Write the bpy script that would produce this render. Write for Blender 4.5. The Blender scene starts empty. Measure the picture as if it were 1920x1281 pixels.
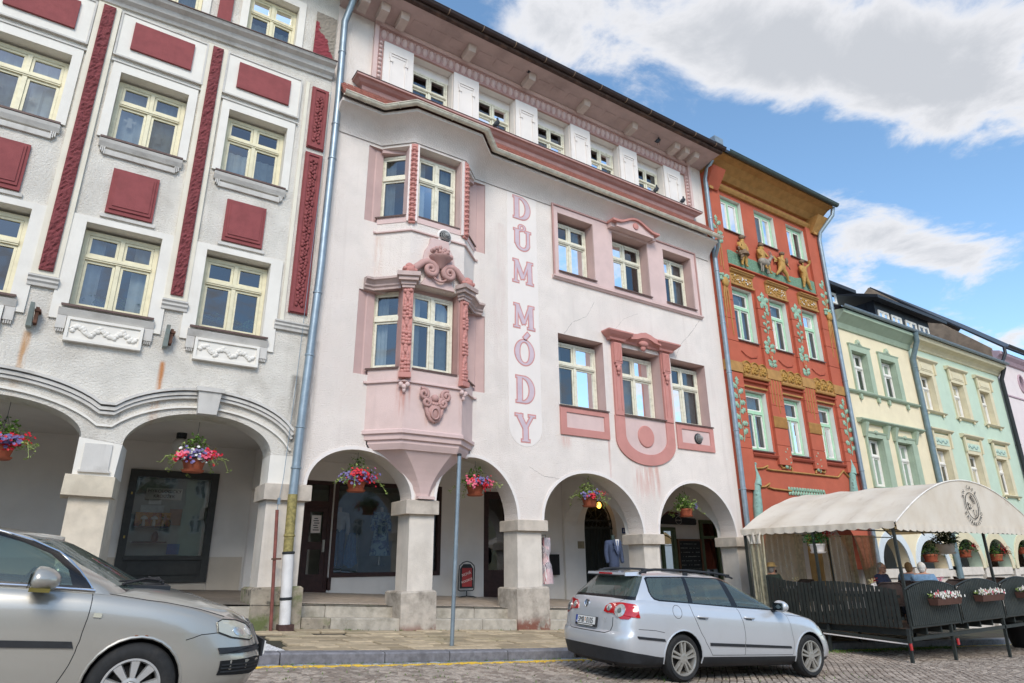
import bpy,bmesh,math,random
from mathutils import Vector,Matrix,noise as mnoise
from mathutils.geometry import tessellate_polygon
R=math.radians
PI=math.pi
rnd=random.Random(7)
S=bpy.context.scene
COL=S.collection
# ------------------------------------------------------------------ camera, sky, sun, exposure
cam=bpy.data.cameras.new('camera')
cam.sensor_fit='HORIZONTAL'
cam.sensor_width=36.0
cam.lens=22.80
cam.clip_start=0.05
cam.clip_end=2000.0
camo=bpy.data.objects.new('camera',cam)
COL.objects.link(camo)
_y,_p,_r=0.59185,0.330797,-0.010697
_f=Vector((math.sin(_y)*math.cos(_p),math.cos(_y)*math.cos(_p),math.sin(_p)))
_ri=Vector((math.cos(_y),-math.sin(_y),0))
_u=_ri.cross(_f)
_rr=_ri*math.cos(_r) + _u*math.sin(_r)
_uu=_u*math.cos(_r) - _ri*math.sin(_r)
CAMZ=1.5
camo.matrix_world=Matrix(((_rr.x,_uu.x,-_f.x,0),(_rr.y,_uu.y,-_f.y,0),(_rr.z,_uu.z,-_f.z,CAMZ),(0,0,0,1)))
S.camera=camo
BLOBS=[(0.80,0.53,0.20,0.10,-0.5,0.36),(1.02,0.43,0.26,0.12,-0.5,0.38),(1.27,0.33,0.24,0.12,-0.4,0.40),(1.62,0.69,0.32,0.09,-0.25,0.38),(0.53,0.69,0.10,0.07,0.0,0.34),(1.12,0.64,0.2,0.07,-0.4,-0.5),(1.55,0.5,0.25,0.06,-0.3,-0.42),(0.66,0.86,0.16,0.14,0.0,-0.3),(2.2,0.6,0.3,0.2,0.0,-0.15),(1.3,0.87,0.3,0.1,-0.3,-0.2)]
CBIAS=0.11
CLOUD=8.4
SKYSAT,SKYVAL,SKYSTR=1.04,2.4,0.1
SUNSTR,EXPO=2.4,0.17
SUN_EL,SUN_AZ=R(40),R(205)        # azimuth measured clockwise from +Y
world=bpy.data.worlds.new('World')
S.world=world
world.use_nodes=True
wt=world.node_tree
wt.nodes.clear()
def wn(t,**k):
 n=wt.nodes.new(t)
 for a,b in k.items(): setattr(n,a,b)
 return n
def wmath(op,a,b=None,clamp=False):
 n=wn('ShaderNodeMath',operation=op,use_clamp=clamp)
 for i,s in enumerate((a,b)):
  if s is None: continue
  if hasattr(s,'links'): wt.links.new(s,n.inputs[i])
  else: n.inputs[i].default_value=s
 return n.outputs[0]
sky=wn('ShaderNodeTexSky',sky_type='NISHITA',sun_disc=False,sun_elevation=SUN_EL,sun_rotation=SUN_AZ,
         altitude=400,air_density=1.0,dust_density=0.6,ozone_density=2.0)
tc=wn('ShaderNodeTexCoord')
sep=wn('ShaderNodeSeparateXYZ')
wt.links.new(tc.outputs['Generated'],sep.inputs[0])
zz=wmath('ADD',wmath('MAXIMUM',sep.outputs[2],0.0),0.12)
cx,cy=wmath('DIVIDE',sep.outputs[0],zz),wmath('DIVIDE',sep.outputs[1],zz)
comb=wn('ShaderNodeCombineXYZ')
wt.links.new(cx,comb.inputs[0]); wt.links.new(cy,comb.inputs[1])
def wnoise(scale,detail,rough,off,dist=0.0):
 m=wn('ShaderNodeMapping')
 m.inputs['Location'].default_value=off
 wt.links.new(comb.outputs[0],m.inputs[0])
 n=wn('ShaderNodeTexNoise')
 n.inputs['Scale'].default_value=scale; n.inputs['Detail'].default_value=detail
 n.inputs['Roughness'].default_value=rough; n.inputs['Distortion'].default_value=dist
 wt.links.new(m.outputs[0],n.inputs['Vector'])
 return n.outputs['Fac']
fine=wnoise(4.2,12,0.62,(3.1,1.7,0),0.35)
big=wnoise(0.9,3,0.5,(7.3,-2.2,0))
def blob(px,py,rx,ry,rot=0.0):
 # a cloud bank centred at sky-plane position (px, py), an ellipse in that plane
 dx=wmath('SUBTRACT',cx,px); dy=wmath('SUBTRACT',cy,py)
 c,s=math.cos(rot),math.sin(rot)
 u=wmath('ADD',wmath('MULTIPLY',dx,c/rx),wmath('MULTIPLY',dy,s/rx))
 v=wmath('ADD',wmath('MULTIPLY',dx,-s/ry),wmath('MULTIPLY',dy,c/ry))
 d=wmath('ADD',wmath('MULTIPLY',u,u),wmath('MULTIPLY',v,v))
 return wmath('POWER',2.718,wmath('MULTIPLY',d,-1.0))
dens=wmath('ADD',wmath('MULTIPLY',fine,1.25),wmath('MULTIPLY',big,0.35))
acc=None
for b in BLOBS:
 v=wmath('MULTIPLY',blob(*b[:5]),b[5])
 acc=v if acc is None else wmath('ADD',acc,v)
dens=wmath('ADD',wmath('ADD',dens,acc),CBIAS)
mask=wn('ShaderNodeMapRange',interpolation_type='SMOOTHSTEP')
mask.inputs['From Min'].default_value=0.88
mask.inputs['From Max'].default_value=1.16
wt.links.new(dens,mask.inputs['Value'])
# cloud brightness: white rims, slightly grey-blue thick middles
shade=wn('ShaderNodeMapRange',interpolation_type='SMOOTHSTEP')
shade.inputs['From Min'].default_value=1.0; shade.inputs['From Max'].default_value=1.42
shade.inputs['To Min'].default_value=1.0; shade.inputs['To Max'].default_value=0.2
wt.links.new(dens,shade.inputs['Value'])
ccol=wn('ShaderNodeMix',data_type='RGBA')
ccol.inputs[6].default_value=(1.0*CLOUD,1.0*CLOUD,1.03*CLOUD,1)
ccol.inputs[7].default_value=(0.58*CLOUD,0.61*CLOUD,0.66*CLOUD,1)
wt.links.new(wmath('SUBTRACT',1.0,shade.outputs[0],True),ccol.inputs[0])
hs=wn('ShaderNodeHueSaturation')
hs.inputs['Hue'].default_value=0.492
hs.inputs['Saturation'].default_value=SKYSAT
hs.inputs['Value'].default_value=SKYVAL
wt.links.new(sky.outputs[0],hs.inputs['Color'])
mixw=wn('ShaderNodeMix',data_type='RGBA')
wt.links.new(wmath('MULTIPLY',mask.outputs[0],0.97),mixw.inputs[0])
wt.links.new(hs.outputs[0],mixw.inputs[6]); wt.links.new(ccol.outputs[2],mixw.inputs[7])
bg=wn('ShaderNodeBackground')
bg.inputs['Strength'].default_value=SKYSTR
wt.links.new(mixw.outputs[2],bg.inputs['Color'])
wo=wn('ShaderNodeOutputWorld')
wt.links.new(bg.outputs[0],wo.inputs['Surface'])
sun=bpy.data.lights.new('sun','SUN')
sun.energy=SUNSTR
sun.angle=R(24)
sun.color=(1.0,0.93,0.83)
suno=bpy.data.objects.new('sun',sun)
suno.location=(0,-10,40)
_sd=Vector((math.sin(SUN_AZ)*math.cos(SUN_EL),math.cos(SUN_AZ)*math.cos(SUN_EL),math.sin(SUN_EL)))
suno.rotation_euler=_sd.to_track_quat('Z','Y').to_euler()
COL.objects.link(suno)
S.view_settings.view_transform='Standard'
S.view_settings.look='None'
S.view_settings.gamma=1.0
S.view_settings.exposure=EXPO
S.view_settings.use_curve_mapping=False
S.render.engine='CYCLES'
S.cycles.max_bounces=8
S.cycles.transparent_max_bounces=12
# ------------------------------------------------------------------ helpers
def L(h,k=1.0):
 h=h.lstrip('#')
 o=[]
 for i in (0,2,4):
  c=int(h[i:i+2],16)/255
  o.append((c/12.92 if c <= 0.04045 else ((c+0.055)/1.055)**2.4)*k)
 return (o[0],o[1],o[2],1.0)
WL={}
def thing(name,label,cat,loc=(0,0,0),rz=0.0,group=None,mat4=None):
 o=bpy.data.objects.new(name,None)
 o.empty_display_size=0.2
 COL.objects.link(o)
 if mat4 is not None: o.matrix_world=mat4
 else:
  o.location=loc; o.rotation_euler=(0,0,rz)
 WL[o]=Vector(loc)
 o['label']=label; o['category']=cat
 if group: o['group']=group
 return o
def tag(o,label,cat,group=None):
 o['label']=label; o['category']=cat
 if group: o['group']=group
 return o
class MB:
 def __init__(s): s.v=[]; s.f=[]; s.m=[]
 def add(s,vs,fs,m=0):
  n=len(s.v); s.v.extend([tuple(p) for p in vs])
  for f in fs: s.f.append(tuple(i+n for i in f)); s.m.append(m)
  return s
 def box(s,x0,x1,y0,y1,z0,z1,m=0):
  return s.add([(x0,y0,z0),(x1,y0,z0),(x1,y1,z0),(x0,y1,z0),(x0,y0,z1),(x1,y0,z1),(x1,y1,z1),(x0,y1,z1)],
                     [(0,3,2,1),(4,5,6,7),(0,1,5,4),(1,2,6,5),(2,3,7,6),(3,0,4,7)],m)
 def hexa(s,b,t,m=0):      # 4 bottom points (ccw from above), 4 top points
  return s.add(list(b)+list(t),[(0,3,2,1),(4,5,6,7),(0,1,5,4),(1,2,6,5),(2,3,7,6),(3,0,4,7)],m)
 def prism(s,pts,a,b,ax='y',m=0):   # polygon in the plane across axis ax, from a to b
  f={'y': lambda p,t: (p[0],t,p[1]),'x': lambda p,t: (t,p[0],p[1]),'z': lambda p,t: (p[0],p[1],t)}[ax]
  n=len(pts)
  vs=[f(p,a) for p in pts]+[f(p,b) for p in pts]
  fs=[tuple(range(n)),tuple(range(2*n-1,n-1,-1))]+[(i,i+n,(i+1) % n+n,(i+1) % n) for i in range(n)]
  return s.add(vs,fs,m)
 def rev(s,a,b):
  for i in range(a,b): s.f[i]=s.f[i][::-1]
 def tube(s,path,r,n=8,m=0,cap=True):
  path=[Vector(p) for p in path]; k=len(path)
  rs=r if isinstance(r,(list,tuple)) else [r]*k
  vs=[]; up=None
  for i,p in enumerate(path):
   d=(path[min(i+1,k-1)]-path[max(i-1,0)])
   d=d.normalized() if d.length > 1e-9 else Vector((0,0,1))
   if up is None:
    up=d.cross(Vector((0,0,1))) if abs(d.z) < 0.95 else d.cross(Vector((1,0,0)))
   up=up-d*up.dot(d)
   up.normalize()
   w=d.cross(up)
   for j in range(n):
    a=2*PI*j/n
    vs.append(p+(up*math.cos(a)+w*math.sin(a))*rs[i])
  fs=[]
  for i in range(k-1):
   for j in range(n):
    fs.append((i*n+j,i*n+(j+1) % n,(i+1)*n+(j+1) % n,(i+1)*n+j))
  if cap: fs += [tuple(range(n-1,-1,-1)),tuple(range((k-1)*n,k*n))]
  return s.add(vs,fs,m)
 def lathe(s,prof,c=(0,0,0),n=16,m=0,ax='z',caps=True):
  vs=[]; fs=[]; k=len(prof)
  for r,h in prof:
   for j in range(n):
    a=2*PI*j/n
    p={'z': (r*math.cos(a),r*math.sin(a),h),'y': (r*math.cos(a),-h,r*math.sin(a)),'x': (h,r*math.cos(a),r*math.sin(a))}[ax]
    vs.append((c[0]+p[0],c[1]+p[1],c[2]+p[2]))
  for i in range(k-1):
   for j in range(n):
    fs.append((i*n+j,i*n+(j+1) % n,(i+1)*n+(j+1) % n,(i+1)*n+j))
  if caps: fs += [tuple(range(n-1,-1,-1)),tuple(range((k-1)*n,k*n))]
  return s.add(vs,fs,m)
 def ball(s,c,r,n=10,k=6,m=0):
  if not isinstance(r,(tuple,list)): r=(r,r,r)
  vs=[(c[0],c[1],c[2]-r[2])]
  for i in range(1,k):
   t=-PI/2+PI*i/k
   for j in range(n):
    a=2*PI*j/n
    vs.append((c[0]+r[0]*math.cos(t)*math.cos(a),c[1]+r[1]*math.cos(t)*math.sin(a),c[2]+r[2]*math.sin(t)))
  vs.append((c[0],c[1],c[2]+r[2]))
  fs=[(0,1+(j+1) % n,1+j) for j in range(n)]
  for i in range(k-2):
   for j in range(n):
    a=1+i*n
    fs.append((a+j,a+(j+1) % n,a+n+(j+1) % n,a+n+j))
  e=len(vs)-1; a=1+(k-2)*n
  fs += [(a+j,a+(j+1) % n,e) for j in range(n)]
  return s.add(vs,fs,m)
 def mould(s,x0,x1,prof,y,z,m=0):  # profile [(out, up)] pushed along x; out = towards the street
  n0=len(s.f)
  s.prism([(y-o,z+u) for o,u in prof],x0,x1,'x',m)
  return s
 def path_mould(s,pts,prof,z,m=0,closed=False):
  # plan path [(x,y)], profile [(out, up)], mitred; out = right-hand side of travel (towards the street when going +x)
  k=len(pts); P=[Vector((p[0],p[1])) for p in pts]; vs=[]; n=len(prof)
  for i in range(k):
   def nrm(a,b):
    d=(b-a).normalized(); return Vector((d.y,-d.x))
   if i == 0: nn=nrm(P[0],P[1]); sc=1
   elif i == k-1: nn=nrm(P[-2],P[-1]); sc=1
   else:
    a,b=nrm(P[i-1],P[i]),nrm(P[i],P[i+1]); nn=(a+b).normalized(); sc=1/max(0.3,nn.dot(a))
   for o,u in prof:
    q=P[i]+nn*o*sc; vs.append((q.x,q.y,z+u))
  fs=[]
  for i in range(k-1):
   for j in range(n):
    fs.append((i*n+j,(i+1)*n+j,(i+1)*n+(j+1) % n,i*n+(j+1) % n))
  fs += [tuple(range(n)),tuple(range(k*n-1,(k-1)*n-1,-1))]
  return s.add(vs,fs,m)
def link(name,me,mats,parent=None,smooth=None):
 o=bpy.data.objects.new(name,me)
 COL.objects.link(o)
 if parent is not None: o.parent=parent
 return o
def wloc(p):
 v=Vector((0,0,0))
 while p is not None:
  v += Vector(p.location); p=p.parent
 return v
def fin(me,smooth):
 me.validate()
 if smooth is not None:
  for p in me.polygons: p.use_smooth=True
  if smooth < 179: me.set_sharp_from_angle(angle=R(smooth))
def mesh(name,mb,mats,smooth=None,off=None,fixn=True):
 me=bpy.data.meshes.new(name)
 vs=mb.v if off is None else [(a-off.x,b-off.y,c-off.z) for a,b,c in mb.v]
 me.from_pydata(vs,[],mb.f)
 if not isinstance(mats,(list,tuple)): mats=[mats]
 for m in mats: me.materials.append(m)
 if len(mats) > 1: me.polygons.foreach_set('material_index',mb.m)
 if fixn:
  b=bmesh.new(); b.from_mesh(me); bmesh.ops.recalc_face_normals(b,faces=b.faces[:]); b.to_mesh(me); b.free()
 fin(me,smooth)
 return me
def part(name,mb,mats,parent,smooth=None,label=None,kind=None,local=False,fixn=True,loc=None):
 """a mesh child of parent; mb is in world coordinates unless local; loc sets its own origin (world)"""
 off=None
 if not local:
  pl=wloc(parent) if parent is not None else Vector((0,0,0))
  off=Vector(loc) if loc is not None else pl
 me=mesh(name,mb,mats,smooth,off,fixn)
 o=link(name,me,None,parent)
 if not local and loc is not None: o.location=Vector(loc)-(wloc(parent) if parent is not None else Vector((0,0,0)))
 if label: o['label']=label
 if kind: o['kind']=kind
 return o
def solo(name,mb,mats,label,cat,group=None,smooth=None,loc=None):
 if loc is None:
  xs=[v[0] for v in mb.v]; ys=[v[1] for v in mb.v]; zs=[v[2] for v in mb.v]
  loc=((min(xs)+max(xs))/2,(min(ys)+max(ys))/2,min(zs))
 o=part(name,mb,mats,None,smooth,loc=loc)
 return tag(o,label,cat,group)
def structure(name,mb,mats,smooth=None,fixn=True):
 o=part(name,mb,mats,None,smooth,fixn=fixn); o['kind']='structure'
 return o
def inst(name,me,parent,mtx=None,loc=None,label=None):
 o=bpy.data.objects.new(name,me); COL.objects.link(o)
 if parent is not None: o.parent=parent
 if mtx is not None: o.matrix_local=mtx
 if loc is not None: o.location=loc
 if label: o['label']=label
 return o
def dup_tree(o,parent=None):
 c=o.copy(); COL.objects.link(c)
 if parent is not None: c.parent=parent
 for ch in list(o.children): dup_tree(ch,c)
 return c
def evaluated(o):
 dg=bpy.context.evaluated_depsgraph_get()
 me=bpy.data.meshes.new_from_object(o.evaluated_get(dg))
 return me
def slab(mb,outline,holes,y0,y1,m=0,mr=None,ms=None):
 """wall: polygon in (x,z) with holes, front face at y0, back at y1; mr = reveal material"""
 mr=m if mr is None else mr
 loops=[outline]+list(holes)
 tri=tessellate_polygon([[Vector((p[0],p[1],0)) for p in lp] for lp in loops])
 flat=[p for lp in loops for p in lp]
 n=len(flat)
 mb.add([(p[0],y0,p[1]) for p in flat]+[(p[0],y1,p[1]) for p in flat],[],m)
 b=len(mb.v)-2*n
 for t in tri:
  a,c,d=[flat[i] for i in t]
  if (c[0]-a[0])*(d[1]-a[1])-(c[1]-a[1])*(d[0]-a[0]) < 0: t=(t[0],t[2],t[1])
  mb.f.append((b+t[0],b+t[1],b+t[2])); mb.m.append(m)
  mb.f.append((b+n+t[0],b+n+t[2],b+n+t[1])); mb.m.append(m)
 k=0
 for li,lp in enumerate(loops):
  q=len(lp)
  for i in range(q):
   mb.f.append((b+k+i,b+k+(i+1) % q,b+n+k+(i+1) % q,b+n+k+i)); mb.m.append(m if li == 0 else mr)
  k += q
 return mb
def rect(x0,x1,z0,z1): return [(x0,z0),(x1,z0),(x1,z1),(x0,z1)]
def arch_pts(xl,zl,xr,zr,apex,n=28):
 xc,hw=(xl+xr)/2,(xr-xl)/2
 rise=apex-(zl+zr)/2
 return [(xc-hw*math.cos(PI*i/n),zl+(zr-zl)*(0.5-0.5*math.cos(PI*i/n))+rise*math.sin(PI*i/n)) for i in range(n+1)]
# ------------------------------------------------------------------ materials
MATS={}
class NT:
 def __init__(s,name):
  s.mat=bpy.data.materials.new(name); s.mat.use_nodes=True
  s.t=s.mat.node_tree; s.t.nodes.clear()
  s.out=s.n('ShaderNodeOutputMaterial')
 def n(s,t,**k):
  o=s.t.nodes.new(t)
  for a,b in k.items():
   if a.startswith('i_'): o.inputs[a[2:].replace('_',' ')].default_value=b
   else: setattr(o,a,b)
  return o
 def l(s,a,b): s.t.links.new(a,b)
 def math(s,op,a,b=None,clamp=False):
  o=s.n('ShaderNodeMath',operation=op,use_clamp=clamp)
  for i,v in enumerate((a,b)):
   if v is None: continue
   if hasattr(v,'links'): s.l(v,o.inputs[i])
   else: o.inputs[i].default_value=v
  return o.outputs[0]
 def mix(s,f,a,b,mode='MIX'):
  o=s.n('ShaderNodeMix',data_type='RGBA',blend_type=mode)
  for i,v in ((0,f),(6,a),(7,b)):
   if hasattr(v,'links'): s.l(v,o.inputs[i])
   else: o.inputs[i].default_value=v
  return o.outputs[2]
 def pos(s,scale=(1,1,1),obj=False):
  if obj: g=s.n('ShaderNodeTexCoord').outputs['Object']
  else: g=s.n('ShaderNodeNewGeometry').outputs['Position']
  m=s.n('ShaderNodeMapping'); m.inputs['Scale'].default_value=scale
  s.l(g,m.inputs[0]); return m.outputs[0]
 def noise(s,vec,scale,detail=4,rough=0.55,dist=0.0):
  o=s.n('ShaderNodeTexNoise'); o.inputs['Scale'].default_value=scale
  o.inputs['Detail'].default_value=detail; o.inputs['Roughness'].default_value=rough; o.inputs['Distortion'].default_value=dist
  s.l(vec,o.inputs['Vector']); return o.outputs['Fac']
 def ramp(s,f,a,b,ta=0.0,tb=1.0):
  o=s.n('ShaderNodeMapRange',interpolation_type='SMOOTHSTEP')
  o.inputs['From Min'].default_value=a; o.inputs['From Max'].default_value=b
  o.inputs['To Min'].default_value=ta; o.inputs['To Max'].default_value=tb
  s.l(f,o.inputs['Value']); return o.outputs[0]
 def bump(s,h,strength,dist=0.01):
  o=s.n('ShaderNodeBump'); o.inputs['Strength'].default_value=strength; o.inputs['Distance'].default_value=dist
  s.l(h,o.inputs['Height']); return o.outputs[0]
 def bsdf(s,**k):
  o=s.n('ShaderNodeBsdfPrincipled')
  for a,v in k.items():
   i=o.inputs[a.replace('_',' ')]
   if hasattr(v,'links'): s.l(v,i)
   else: i.default_value=v
  s.l(o.outputs[0],s.out.inputs[0]); return o
def mat(name,col,rough=0.6,var=0.12,scale=4.0,bump=0.0,bscale=60.0,metal=0.0,spec=0.4,dirt=0.0,dcol='#5a5044',dscale=1.2,obj=False,bdist=0.01,coat=0.0,emit=None,estr=0.0,streak=0.0,trans=0.0,extra=None):
 if name in MATS: return MATS[name]
 t=NT(name)
 c=L(col) if isinstance(col,str) else col
 p=t.pos(obj=obj)
 f=t.noise(p,scale,5)
 lo=tuple(x*(1-var) for x in c[:3])+(1,); hi=tuple(min(1,x*(1+var)) for x in c[:3])+(1,)
 cc=t.mix(t.ramp(f,0.3,0.7),lo,hi)
 if dirt:
  d=t.ramp(t.noise(p,dscale,7,0.65),0.48,0.75,0,dirt)
  cc=t.mix(d,cc,L(dcol))
 if streak:
  pv=t.pos((5.5,5.5,0.35)); d=t.ramp(t.noise(pv,1.0,6,0.6),0.52,0.8,0,streak)
  cc=t.mix(d,cc,L(dcol))
 if extra: cc=extra(t,cc,p)
 k=dict(Base_Color=cc,Roughness=rough,Metallic=metal)
 k['Specular IOR Level']=spec
 if coat: k['Coat Weight']=coat; k['Coat Roughness']=0.04
 if emit: k['Emission Color']=L(emit); k['Emission Strength']=estr
 if bump:
  bn=t.noise(p,bscale,4,0.6)
  if bscale < 90:
   bn=t.math('ADD',bn,t.math('MULTIPLY',t.noise(p,bscale*3.3,3,0.6),0.4))
  k['Normal']=t.bump(bn,bump,bdist)
 b=t.bsdf(**k)
 if trans:
  tr=t.n('ShaderNodeBsdfTransparent'); mx=t.n('ShaderNodeMixShader'); mx.inputs[0].default_value=trans
  t.l(b.outputs[0],mx.inputs[1]); t.l(tr.outputs[0],mx.inputs[2]); t.l(mx.outputs[0],t.out.inputs[0])
 MATS[name]=t.mat
 return t.mat
def glass_mat(name,tint,refl=0.10,trans=1.0,body=None,fk=1.5):
 t=NT(name)
 fr=t.n('ShaderNodeFresnel'); fr.inputs[0].default_value=1.52
 fac=t.math('ADD',t.math('MULTIPLY',fr.outputs[0],fk),refl,True)
 p=t.pos()
 gl=t.n('ShaderNodeBsdfGlossy'); gl.inputs['Roughness'].default_value=0.015; gl.inputs[0].default_value=(0.95,0.97,1,1)
 t.l(t.bump(t.noise(p,2.2,2),0.02,0.05),gl.inputs['Normal'])
 tr=t.n('ShaderNodeBsdfTransparent'); tr.inputs[0].default_value=L(tint)
 base=tr.outputs[0]
 if body:
  df=t.n('ShaderNodeBsdfDiffuse'); df.inputs[0].default_value=L(body)
  m0=t.n('ShaderNodeMixShader'); m0.inputs[0].default_value=1-trans
  t.l(base,m0.inputs[1]); t.l(df.outputs[0],m0.inputs[2]); base=m0.outputs[0]
 mx=t.n('ShaderNodeMixShader'); t.l(fac,mx.inputs[0]); t.l(base,mx.inputs[1]); t.l(gl.outputs[0],mx.inputs[2])
 t.l(mx.outputs[0],t.out.inputs[0])
 MATS[name]=t.mat
 return t.mat
def stains(lst):
 """extra: rust or soot runs on a wall, each (x, ztop, zbottom, halfwidth, colour, strength)"""
 def f(t,cc,p):
  sp=t.n('ShaderNodeSeparateXYZ'); t.l(t.n('ShaderNodeNewGeometry').outputs['Position'],sp.inputs[0])
  wob=t.noise(t.pos((9,9,1.1)),1.0,5,0.6)
  for x,z1,z0,hw,c,st in lst:
   dx=t.math('ABSOLUTE',t.math('SUBTRACT',sp.outputs[0],x))
   a=t.ramp(dx,hw,hw*0.15)
   v=t.math('MULTIPLY',t.ramp(sp.outputs[2],z0,z0+(z1-z0)*0.7),t.ramp(sp.outputs[2],z1+0.02,z1-0.06))
   m=t.math('MULTIPLY',t.math('MULTIPLY',a,v),t.math('MULTIPLY',t.ramp(wob,0.36,0.6),st))
   cc=t.mix(m,cc,L(c))
  return cc
 return f
GLASS=glass_mat('window_glass','#b4bbba',0.07,fk=1.25)
GLASS_SHOP=glass_mat('shop_glass','#e2e6e2',0.04)
GLASS_CAR=glass_mat('car_glass','#c2d4ca',0.02,0.84,'#93a59c',fk=0.9)  # pale green haze mixed into the pane stands for brightness seen through it
CREAM=mat('cream_window_paint','#dcd4b4',0.45,0.06,8,0.05,90,dirt=0.25,dcol='#9a8f72',dscale=5)
OLDCREAM=mat('worn_cream_paint','#dedac6',0.55,0.07,9,0.12,80,dirt=0.45,dcol='#8f8468',dscale=7)
WHITEWIN=mat('white_window_paint','#e6e2d8',0.45,0.05,8,0.03,90,dirt=0.15,dcol='#a59c8c',dscale=5)
MINT=mat('mint_window_paint','#a9d0ae',0.45,0.07,8,0.05,90,dirt=0.15,dcol='#7c9a80',dscale=5)
CURTAIN=mat('curtain_cloth','#d9dcdd',0.9,0.08,6,0.05,50)
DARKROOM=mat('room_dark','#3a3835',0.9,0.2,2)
METALSILL=mat('brown_sheet_metal','#5d4740',0.55,0.18,12,0.08,60,dirt=0.3,dcol='#3a3230',dscale=4)
ZINC=mat('zinc_pipe','#8d9aa2',0.42,0.12,6,0.05,40,metal=0.55,dirt=0.3,dcol='#6d7478',dscale=3)
BLACKMETAL=mat('black_metal','#26282a',0.5,0.2,10,0.06,70)
IRON=mat('dark_iron','#20241f',0.55,0.2,12,0.1,50)
WOODDARK=mat('dark_brown_wood','#3b2420',0.5,0.22,9,0.12,45)
# ------------------------------------------------------------------ ground
def gz(x,y):
 return 0.28-0.0535*x+0.02*(y-7.2)+0.0016*max(0.0,8-x)**2*(1.0 if x > -2 else 0)+(0.0016*(100+20*(-2-x)) if x <= -2 else 0)
def pavz(x,y): return gz(x,10.0)+0.15+0.037*(y-10.0)
def flz(x,y): return 0.77-0.055*(x-4.83)+0.05*(y-13.0)
def grid(mb,x0,x1,nx,y0,y1,ny,zf,m=0):
 vs=[]; fs=[]
 for j in range(ny+1):
  for i in range(nx+1):
   x=x0+(x1-x0)*i/nx; y=y0+(y1-y0)*j/ny
   vs.append((x,y,zf(x,y)))
 for j in range(ny):
  for i in range(nx):
   a=j*(nx+1)+i
   fs.append((a,a+1,a+nx+2,a+nx+1))
 mb.add(vs,fs,m)
MAT_ROAD=mat('joint_earth','#3a342a',0.95,0.25,30,0.3,60,dirt=0.6,dcol='#4a5530',dscale=1.6)
mb=MB(); grid(mb,-80,160,120,-60,9.96,35,lambda x,y: gz(x,max(y,-8))-0.035)
road=structure('road',mb,MAT_ROAD)
# wide ground sheet far below and around, so that the land goes on to the horizon
mb=MB(); grid(mb,-600,600,4,-600,600,4,lambda x,y: -12.0)
structure('ground',mb,mat('far_ground','#6a6a5a',0.95))
def sett_col(name,a,b,c,obj=False):
 def ex(t,cc,p):
  o=t.n('ShaderNodeObjectInfo')
  v=t.n('ShaderNodeTexVoronoi'); v.inputs['Scale'].default_value=7.0; t.l(t.pos(),v.inputs['Vector'])
  r=t.n('ShaderNodeTexWhiteNoise'); r.noise_dimensions='3D'; t.l(v.outputs['Color'],r.inputs[0])
  k=t.mix(t.ramp(r.outputs[0],0.1,0.9),L(a),L(b))
  k=t.mix(t.ramp(t.noise(t.pos(),0.7,4),0.5,0.7,0,0.45),k,L(c))
  return k
 return mat(name,a,0.62,0.1,40,0.35,70,dirt=0.0,extra=ex)
SETT=sett_col('red_granite_setts','#85786c','#ab9e90','#766e64')
SETTG=sett_col('grey_granite_setts','#76797b','#9aa0a2','#6b6f6a')
def yel_ex(t,cc,p):
 w=t.ramp(t.noise(p,16,6,0.7),0.5,0.66)
 return t.mix(w,cc,L('#8b7f6c'))
SETTY=mat('yellow_road_paint','#d9b23a',0.6,0.1,12,0.25,70,extra=yel_ex)
def stone_top(mb,cx,cy,a,b,rot,z,h,dz=(0,0),bev=0.012,j=0.006):
 c,s=math.cos(rot),math.sin(rot)
 def P(u,v,w):
  x=cx+u*c-v*s; y=cy+u*s+v*c
  return (x,y,z+w+dz[0]*(x-cx)+dz[1]*(y-cy))
 def jj(): return rnd.uniform(-j,j)
 q=[(-a+jj(),-b+jj()),(a+jj(),-b+jj()),(a+jj(),b+jj()),(-a+jj(),b+jj())]
 t=rnd.uniform(-0.5,0.5)*j
 bt=[P(u,v,-h) for u,v in q]; md=[P(u,v,-bev*0.8) for u,v in q]
 tp=[P(u*(1-bev/a),v*(1-bev/b),t) for u,v in q]
 mb.add(bt+md+tp,[(8,9,10,11)]+[(i,(i+1) % 4,(i+1) % 4+4,i+4) for i in range(4)]+[(i+4,(i+1) % 4+4,(i+1) % 4+8,i+8) for i in range(4)])
# setts in slightly wavy diagonal courses
stones=[]
th=R(38); ca,sa=math.cos(th),math.sin(th)
for k in range(-130,340):
 v=k*0.108
 u=-30.0
 while u < 30:
  w=rnd.uniform(0.09,0.15)
  uu=u+w/2; u += w
  vv=v+0.05*math.sin(uu*1.3+0.2*math.sin(k*0.1))
  x=8+uu*ca-vv*sa; y=2+uu*sa+vv*ca
  if 4.3 < y < 9.72 and -4 < x < 27: stones.append((x,y,w*0.46,0.047,th+0.065*math.cos(uu*1.3)))
def vis(s):
 # how big a stone shows in the photograph: near the camera and inside the frame's bottom edge
 x,y=s[0],s[1]
 d=Vector((x,y,gz(x,y)-CAMZ)); w=d.dot(_f)
 px,py=960+1215.9*d.dot(_rr)/w,640.5-1215.9*d.dot(_uu)/w
 hid=(px < 505) or (1060 < px < 1300 and py < 1262) or (1290 < px < 1545 and py < 1275)
 return (-10 < px < 1930 and py < 1290 and not hid),math.hypot(x,y)
vs_=[(vis(s),s) for s in stones]
near=sorted([t for t in vs_ if t[0][0]],key=lambda t: t[0][1])[:300]
nearset=set(id(t[1]) for t in near)
smesh=[]
for i in range(10):
 b=MB(); stone_top(b,0,0,0.054,0.0445,0,0,0.05,j=0.005); smesh.append(mesh('sett',b,SETT))
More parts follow.
